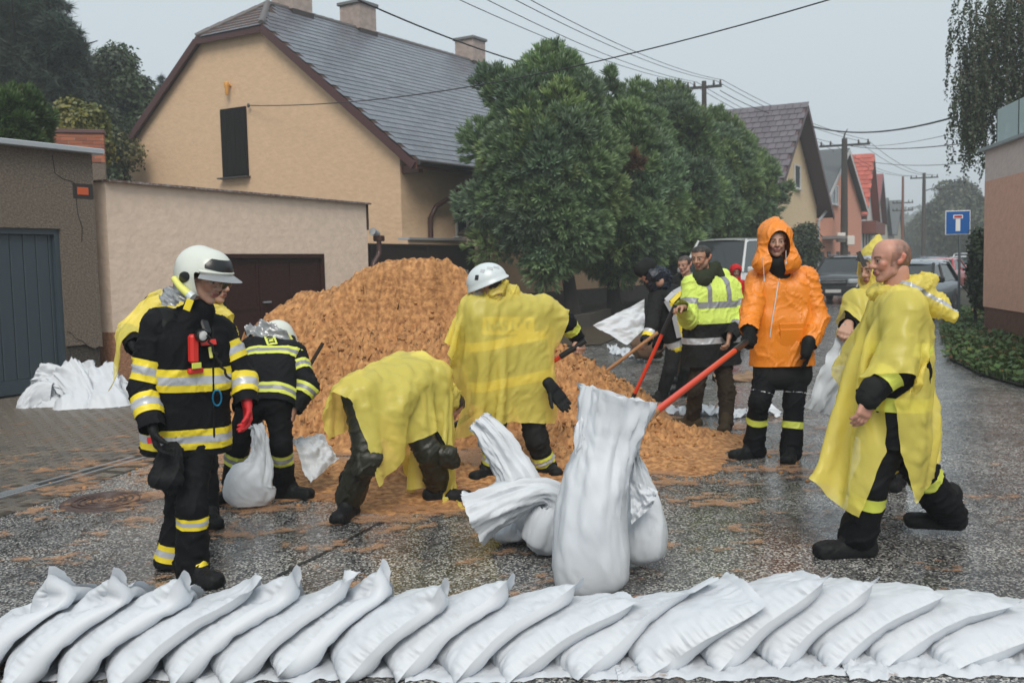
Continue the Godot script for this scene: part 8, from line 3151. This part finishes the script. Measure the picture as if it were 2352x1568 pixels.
func fig_orange(k: Kit) -> void:
	k.label = "person in hooded orange raincoat and black gloves holding a red-handled shovel"
	k.base = on_ground(1785, 8.1)
	var j := sk({"sl": [1742, 640, 8.12], "sr": [1850, 640, 8.14], "el": [1726, 718, 8.0], "er": [1880, 728, 8.06], "wl": [1722, 757, 7.84], "wr": [1858, 790, 7.94], "hl": [1766, 832, 8.1], "hr": [1830, 832, 8.12], "kl": [1744, 925, 8.04], "al": [1733, 1028, 8.16], "kr": [1826, 925, 8.04], "ar": [1817, 1043, 8.0]})
	var fc := Face.new()
	fc.skin = Color(0.47, 0.27, 0.195)
	fc.hair = Color(0.06, 0.035, 0.02)
	fc.beard = 0.25
	var C := at(1782, 556, 8.04)
	var B := head_axes(Vector3(-0.12, -0.02, 1.0), Vector3.UP)
	add_body(k, j, head_mesh(C, B, fc), [])
	var bulk := 1.2
	# black jacket under the coat
	var tb := torso_bones(j, 1.0, 0.1)
	k.add("inner_jacket", flesh(tb + [[j.nk, C + Vector3(0, -0.165, 0.0), 0.09, 0.072]], 0.015, 0.03), M("charcoal_cotton"))
	var coat := flesh(torso_bones(j, bulk, 0.22, 0.012), 0.0125, 0.04)
	crease(coat, 0.012, Vector3(6, 4, 6), 8.0)
	coat = cut(coat, j.hp, j.spine, -0.025)
	# the coat hangs open: a narrow gap down the front, wider at the throat
	coat = split(coat, func(p: Vector3, n: Vector3) -> float:
		var x: float = (p - j.nk).dot(j.S)
		var s: float = (p - j.hp).dot(j.spine)
		var mid := lerpf(-0.055, -0.035, clampf(s / 0.7, 0, 1))
		var half := 0.010 + 0.05 * smoothstep(0.40, 0.62, s) + 0.035 * smoothstep(0.12, -0.02, s)
		return maxf(absf(x - mid) - half, 0.0 if n.z > 0.0 else 1.0) if n.z > 0.0 else 1.0)[1]
	for s in ["l", "r"]:
		var e: Vector3 = j["e" + s]
		var w: Vector3 = j["w" + s]
		var d := (w - e).normalized()
		var sv := flesh(sleeve_bones(j["s" + s], e, w + d * 0.04, 1.32), 0.0125, 0.03)
		crease(sv, 0.014, Vector3(5, 10, 5), 12.0 if s == "l" else 17.0)
		sv = cut(sv, w, -d, -0.01)
		join(coat, sv)
	var ct := k.add("raincoat", coat, M("orange_oilskin"))
	# hood: shell round the head, open in front
	var hd := flesh([[C + Vector3(0, 0.06, -0.03), C + Vector3(0, 0.05, 0.02), 0.130, 0.125], [C + Vector3(0.0, 0.12, -0.01), C + Vector3(0.0, 0.155, -0.03), 0.07, 0.045], [C + Vector3(-0.05, -0.06, 0.0), C + Vector3(-0.10, -0.16, 0.03), 0.10, 0.10], [C + Vector3(0.05, -0.06, 0.0), C + Vector3(0.10, -0.16, 0.03), 0.10, 0.10], [C + Vector3(0, -0.06, -0.06), C + Vector3(0, -0.17, -0.05), 0.12, 0.12]], 0.01, 0.05)
	crease(hd, 0.010, Vector3(7, 7, 7), 2.0)
	hd = split(hd, func(p: Vector3, _n: Vector3) -> float:
		var q := p - C
		return maxf(Vector2(q.x / 0.088, (q.y + 0.035) / 0.125).length() - 1.0, 0.0 - q.z) * 0.08)[1]
	hd = split(hd, func(p: Vector3, _n: Vector3) -> float:                         # open throat
		var q := p - C
		return maxf(maxf(absf(q.x + 0.01) - 0.05 + 0.2 * (q.y + 0.15), q.y + 0.08), -q.z))[1]
	k.add("hood", hd, M("orange_oilskin"), ct)
	# pocket flap, studs, zips, cords
	var h := hit(coat, 1818, 752)
	var fb := facing(h[1])
	var m := MB.new()
	m.box(h[0] + h[1] * 0.006, Vector3(0.20, 0.075, 0.012), fb, 0.004)
	m.box(h[0] + h[1] * 0.004 + Vector3(0, -0.09, 0), Vector3(0.185, 0.16, 0.010), fb, 0.004)
	k.add("pocket", m, M("orange_oilskin"), ct)
	m = MB.new()
	var zp := PackedVector3Array()
	for e in [[1797, 610], [1785, 650], [1779, 690], [1772, 730], [1766, 775]]:
		var q := hit(coat, e[0] + 3, e[1])
		zp.append(q[0] + q[1] * 0.002)
	m.tube(zp, PackedFloat32Array([0.006]), 5)
	k.add("zip", m, M("zip_white"), ct)
	for e in [[1753, 590, 1756, 640], [1806, 575, 1806, 600]]:
		m = MB.new()
		m.rod(at(e[0], e[1], 7.88), at(e[2], e[3], 7.88), 0.003)
		m.rod(at(e[2], e[3], 7.88), at(e[2], e[3] + 6, 7.88), 0.008)
		k.add("drawcord", m, M("zip_white"), ct)
	var lg := flesh(leg_bones(j, 1.04, 0.088), 0.0125, 0.03)
	crease(lg, 0.011, Vector3(5, 10, 5), 7.0)
	banded(k, [[lg, [[j.kl, j.al, 0.13, 0.185, 0.13, "band_lime", ""], [j.kr, j.ar, 0.15, 0.205, 0.13, "band_lime", ""], [j.hl, j.kl, 0.25, 0.258, 0.13, "band_silver", ""], [j.hr, j.kr, 0.25, 0.258, 0.13, "band_silver", ""]]]], "trousers", "black_turnout")
	k.add("boot", boot_mesh(j.al, gp(1680, 1056), 1.08), M("black_leather"))
	k.add("boot", boot_mesh(j.ar, gp(1795, 1085), 1.08), M("black_leather"))
	k.add("glove", hand_mesh(j.wl + Vector3(0, 0.0, 0), Vector3(-0.1, -1, 0.15), Vector3(-0.1, -0.1, -1), 0.85, 1.25, 1.0), M("black_leather"))
	k.add("glove", hand_mesh(j.wr, Vector3(-0.05, -1, 0.1), Vector3(-0.9, 0, -0.3), 0.35, 1.25, -1.0), M("black_leather"))
	for e in [[1724, 752, 1720, 785], [1858, 785, 1852, 812]]:
		k.add("glove_gauntlet", flesh([[at(e[0], e[1], 7.86), at(e[2], e[3], 7.84), 0.055, 0.045]], 0.011, 0.02), M("black_leather"))

func fig_child(k: Kit) -> void:
	k.label = "small person in red hooded jacket walking past the white van with a shopping bag"
	k.group = ""
	k.base = on_ground(1692, 19.0)
	var z := 19.0
	var j := sk({"sl": [1674, 652, z], "sr": [1706, 652, z], "el": [1670, 684, z], "er": [1711, 684, z], "wl": [1676, 706, z - 0.2], "wr": [1708, 706, z - 0.2], "hl": [1682, 722, z], "hr": [1700, 722, z], "kl": [1681, 760, z], "al": [1680, 784, z], "kr": [1701, 760, z], "ar": [1702, 784, z]})
	var fc := Face.new()
	fc.skin = Color(0.30, 0.18, 0.13)
	var C := at(1691, 624, z)
	add_body(k, j, head_mesh(C, head_axes(Vector3(-0.1, -0.2, 1), Vector3.UP), fc, 0.95), [tint(hand_mesh(j.wr, Vector3(0, -1, 0.2), Vector3(-1, 0, 0), 0.7), fc.skin)])
	dress(k, j, {"bulk": 1.0, "jk": "red_softshell", "tr": "charcoal_cotton", "leg": 0.85, "tl": gp(1676, 796), "tr_": gp(1700, 796), "boot": 0.9})
	var hd := flesh([[C + Vector3(0, 0.04, -0.03), C + Vector3(0, 0.04, 0.02), 0.115, 0.11], [C + Vector3(0, -0.06, -0.05), C + Vector3(0, -0.14, -0.03), 0.10, 0.10]], 0.013, 0.03)
	hd = split(hd, func(p: Vector3, _n: Vector3) -> float:
		var q := p - C
		return maxf(Vector2(q.x / 0.075, (q.y + 0.02) / 0.085).length() - 1.0, -q.z) * 0.08)[1]
	k.add("hood", hd, M("red_softshell"))

func fig_hooded(k: Kit) -> void:
	k.label = "person in yellow poncho with its pointed hood up, standing behind the bald one"
	k.base = on_ground(2030, 6.9)
	var j := sk({"sl": [1972, 700, 6.75], "sr": [2075, 700, 7.05], "el": [1962, 790, 6.6], "er": [2095, 800, 7.0], "wl": [1948, 748, 6.42], "wr": [2080, 880, 6.9], "hl": [1998, 920, 6.85], "hr": [2060, 920, 6.95], "kl": [2005, 1030, 6.85], "al": [2010, 1115, 6.9], "kr": [2060, 1030, 6.95], "ar": [2062, 1112, 7.0]})
	var fc := Face.new()
	var C := at(2012, 620, 6.9)
	var B := head_axes(Vector3(-0.85, -0.1, 0.35), Vector3.UP)
	add_body(k, j, head_mesh(C, B, fc), [tint(hand_mesh(j.wl, Vector3(-0.35, -0.3, 0.5), Vector3(-0.3, -1, 0), 0.9), fc.skin)])
	dress(k, j, {"bulk": 1.06, "jk": "charcoal_cotton", "tr": "charcoal_cotton", "tl": gp(1985, 1145), "tr_": gp(2040, 1140)})
	var vol := collide(j, 1.06, 0.12)
	k.add("poncho", drape(vol, j.nk + Vector3(0, 0.13, 0), j.S, Vector3(-0.45, 0, 0.9), Vector3(0.45, 0, -0.9), 0.60, 0.7, 0.8, 0.09, Vector3(-0.00015, 0, 0), 85, true, 0.042), M("poncho_yellow"))
	var hd := flesh([[C + Vector3(0.0, 0.07, 0), C + Vector3(0.01, 0.0, 0), 0.11, 0.125], [C + Vector3(0.0, 0.14, 0.0), C + Vector3(0.01, 0.225, 0), 0.075, 0.018], [C + Vector3(0, -0.05, 0), j.nk + Vector3(-0.02, 0.0, 0.02), 0.115, 0.13]], 0.011, 0.04)
	crease(hd, 0.009, Vector3(8, 8, 8))
	var ax := B.z
	hd = split(hd, func(p: Vector3, _n: Vector3) -> float:
		var q := B.inverse() * (p - C)
		return maxf(Vector2(q.x / 0.07, (q.y + 0.0) / 0.09).length() - 1.0, -q.z) * 0.08)[1]
	var st := split(hd, func(p: Vector3, _n: Vector3) -> float: return absf((p - C).y - 0.085) - 0.018)
	var h := k.add("hood", st[1], M("poncho_yellow"))
	k.add("reflective_band", st[0], M("band_silver"), h)
	var m := MB.new()
	for e in [[1968, 592, 1990, 602], [1972, 578, 1988, 612]]: m.beam(at(e[0], e[1], 6.76), at(e[2], e[3], 6.74), 0.03, 0.006, Vector3.BACK)
	k.add("strap_mark", m, M("print_black"), h)
	# the sack it holds open
	
func fig_bald(k: Kit) -> void:
	k.label = "bald person in yellow poncho and black turnout trousers striding past the dam"
	k.base = on_ground(2050, 5.5)
	var j := sk({"sl": [2078, 712, 5.26], "sr": [2050, 706, 5.66], "el": [2056, 850, 5.16], "er": [1985, 850, 5.72], "wl": [1996, 912, 5.12], "wr": [1955, 940, 5.72], "hl": [2058, 965, 5.36], "hr": [2040, 965, 5.56], "kl": [2000, 1120, 5.30], "al": [1972, 1225, 5.38], "kr": [2120, 1088, 5.62], "ar": [2180, 1178, 5.78]})
	var fc := Face.new()
	fc.skin = Color(0.50, 0.255, 0.185)
	fc.hair = Color(0.085, 0.06, 0.046)
	fc.style = "bald"
	fc.beard = 0.22
	var C := at(2047, 598, 5.44)
	var B := head_axes(Vector3(-1.0, -0.06, 0.10), Vector3.UP)
	var hm := head_mesh(C, B, fc, 1.0)
	var nk := flesh([[C + Vector3(0.03, -0.06, 0), j.nk + Vector3(0, -0.02, 0), 0.066, 0.078]], 0.012, 0.02)
	join(hm, tint(nk, fc.skin))
	add_body(k, j, hm, [tint(hand_mesh(j.wl, Vector3(-0.35, -1, 0.12), Vector3(-0.45, 0.1, -0.9), 0.42, 1.1, 1.0), fc.skin)])
	var Y := "band_lime"
	var toe2 := at(2150, 1240, 5.8)
	toe2.y = 0.03
	dress(k, j, {"bulk": 1.22, "belly": 0.04, "jk": "black_turnout", "tr": "black_turnout", "leg": 1.16, "cuff": 0.088, "leg_amp": 0.011, "hem": -0.12, "tb": spine_bands(j, [[0.08, 0.155, Y, ""], [0.38, 0.45, Y, ""]]), "bl": arm_bands(j, "l", [], [[0.03, 0.10, Y, ""]]), "bt_l": [[0.03, 0.10, Y, ""]], "bt_r": [[0.0, 0.065, Y, ""]], "tl": gp(1880, 1280), "tr_": toe2, "boot": 1.12})
	var cf := flesh([[j.wl + Vector3(0.02, 0.05, 0), j.wl, 0.062, 0.066]], 0.011, 0.02)
	k.add("sleeve_cuff", cf, M("charcoal_cotton"))
	var vol := collide(j, 1.2, 0.16)
	k.add("poncho", drape(vol, j.nk + Vector3(0.0, 0.14, 0), Vector3(0.07, 0, 1).normalized(), Vector3(-1, 0.0, 0.07), Vector3(1, 0.0, -0.07), 0.56, 1.04, 0.95, 0.105, Vector3(-0.00025, 0, 0.00004), 135, true, 0.036, [[0.12, -0.62, at(2168, 862, 5.40)], [0.2, 0.98, at(1874, 1078, 5.32)]]), M("poncho_yellow"))
	# hood folded down round the neck
	var hb := []
	for q in 13:
		var a := lerpf(0.0, TAU, q / 13.0)
		var a2 := lerpf(0.0, TAU, (q + 1) / 13.0)
		var f := func(t: float) -> Vector3: return j.nk + Vector3(0.02 - cos(t) * 0.135, 0.085 + 0.035 * cos(t) * -1.0 + 0.03, sin(t) * 0.115)
		hb.append([f.call(a), f.call(a2), 0.036 + 0.012 * sin(q * 2.3), 0.036 + 0.012 * sin(q * 2.3 + 2.3)])
	hb.append([j.nk + Vector3(0.12, 0.07, 0.03), j.nk + Vector3(0.28, -0.05, 0.05), 0.07, 0.03])
	hb.append([j.nk + Vector3(0.10, 0.10, -0.02), j.nk + Vector3(0.20, 0.02, 0.0), 0.07, 0.06])
	var hd := flesh(hb, 0.011, 0.035)
	crease(hd, 0.016, Vector3(9, 9, 9), 5.0)
	var st := split(hd, func(p: Vector3, _n: Vector3) -> float: return absf((p - j.nk).dot(Vector3(0.45, 0.9, 0).normalized()) - 0.125) - 0.011)
	var h := k.add("hood", st[1], M("poncho_yellow"))
	k.add("reflective_band", st[0], M("band_silver"), h)

# ---------------------------------------------------------------- shovels
func shovel(called: String, label: String, a: Vector3, b: Vector3, r: float, parts: Array, blade: int, blade_dir := Vector3.ZERO) -> void:
	var t := thing(called, label, "shovel", Vector3(b.x, 0, b.z), "shovels")
	for p in parts:                                                             # [from, to, material, name, radius factor]
		var m := MB.new()
		m.rod(a.lerp(b, p[0]), a.lerp(b, p[1]), r * p[4], -1, 12)
		part(t, p[3], m, M(p[2]))
	if blade:
		var d := (b - a).normalized() if blade_dir == Vector3.ZERO else blade_dir
		var x := d.cross(Vector3.UP).normalized()
		var n := x.cross(d)
		var g := PackedVector3Array()
		for y in 8:
			for s in 9:
				var u := s / 8.0 - 0.5
				var v := y / 7.0
				var w := 0.24 * (1.0 if v < 0.55 else sqrt(maxf(0.0, 1.0 - pow((v - 0.55) / 0.48, 2.0))))
				g.append(b + d * (v * 0.30 + 0.0) + x * u * w - n * (0.045 * (1.0 - 4.0 * u * u) * 0.6))
		var m := MB.new()
		m.grid(g, 9, 8)
		part(t, "blade", m, M("blade_steel"))

func make_bags_and_people() -> void:
	palette()
	sack_cloth()
	var rows := []
	var dam := WorkerThreadPool.add_task(settle_dam.bind(rows), true)
	var figs := [fig_walker, fig_behind_walker, fig_stooping, fig_bending, fig_helmeted, fig_black_jacket, fig_bystander, fig_lime, fig_orange, fig_child, fig_hooded, fig_bald]
	var kits := []
	var jobs := []
	for f in figs:
		var k := Kit.new()
		kits.append(k)
		jobs.append(WorkerThreadPool.add_task(f.bind(k), true))
	for q in jobs: WorkerThreadPool.wait_for_task_completion(q)
	for k in kits: put_kit(k)
	stamp("people")
	WorkerThreadPool.wait_for_task_completion(dam)
	make_bags(rows)
	var red := [[0.0, 0.30, "shovel_black", "grip", 1.25], [0.30, 0.93, "shovel_red", "handle", 1.0], [0.93, 1.0, "shovel_black", "socket", 1.15]]
	shovel("red_shovel", "red-handled shovel held by the hooded orange raincoat, its tip in the open sack", at(1713, 786, 7.78), at(1498, 952, 5.5), 0.021, [[-0.02, 0.16, "shovel_black", "grip", 1.2], [0.16, 0.97, "shovel_red", "handle", 1.0], [0.97, 1.0, "ash_wood", "socket", 1.1]], 0)
	shovel("red_shovel", "red and black shovel standing under the lime jacket's hand", at(1552, 700, 9.2), at(1452, 918, 9.4), 0.018, red, 1, Vector3(-0.2, -0.9, 0.1).normalized())
	shovel("red_shovel", "red and black shovel swung by the helmeted man above the heap", at(1346, 781, 7.80), at(1030, 985, 8.05), 0.019, [[0.0, 0.18, "shovel_black", "grip", 1.25], [0.18, 0.84, "shovel_red", "handle", 1.0], [0.84, 1.0, "shovel_black", "socket", 1.15]], 1, Vector3(-0.6, -0.7, 0.1).normalized())
	shovel("wooden_shovel", "wooden-handled shovel pushed into the heap by the black jacket", at(1500, 772, 11.0), at(1385, 858, 11.0), 0.02, [[-0.1, 0.93, "ash_wood", "handle", 1.0], [0.93, 1.0, "shovel_black", "socket", 1.15]], 1)
	shovel("wooden_shovel", "rusty shovel handle leaning on the heap behind the stooping firefighter", at(741, 788, 9.6), at(712, 838, 9.5), 0.018, [[0.0, 1.0, "brown_trousers", "handle", 1.0]], 0)
	var t := thing("open_sack", "translucent white sack held open by the hooded yellow poncho", "sack", on_ground(1890, 6.5), "white sacks being filled")
	part(t, "sack", flap_mesh([[1938, 742, 6.4], [1990, 760, 6.5], [1940, 965, 6.45], [1848, 935, 6.4]], 0.03, 41.0, 26, 0.04), sack_cloth())
	t = thing("held_sack", "large white sack spread out by the black jacket above the low garden wall", "sack", on_ground(1430, 11.3), "white sacks being filled")
	part(t, "sack", flap_mesh([[1362, 747, 11.1], [1480, 688, 11.25], [1482, 755, 11.2], [1440, 792, 11.0]], 0.03, 42.0, 26, 0.02), sack_cloth())
	t = thing("shopping_bag", "white carrier bag with a blue print carried past the van", "bag", on_ground(1712, 18.8))
	part(t, "bag", sack_mesh([[1712, 745, 18.7, 6, 0.05], [1712, 738, 18.7, 14, 0.1], [1712, 718, 18.7, 13, 0.08], [1710, 700, 18.7, 5, 0.03]], 0.03, 51.0, true), sack_cloth())

func put_kit(k: Kit) -> void:
	var t := thing(k.called, k.label, "person", k.base, k.group)
	var made := []
	for it in k.items:
		var parent: Node = t if it[3] < 0 else made[it[3]]
		var o := MeshInstance3D.new()
		o.name = it[0]
		if it[1] is MB:
			o.mesh = it[1].mesh(-k.base)
		else:
			o.mesh = it[1]
			o.transform = Transform3D(it[4].basis, it[4].origin - k.base)
		o.material_override = it[2]
		parent.add_child(o, true)
		made.append(o)
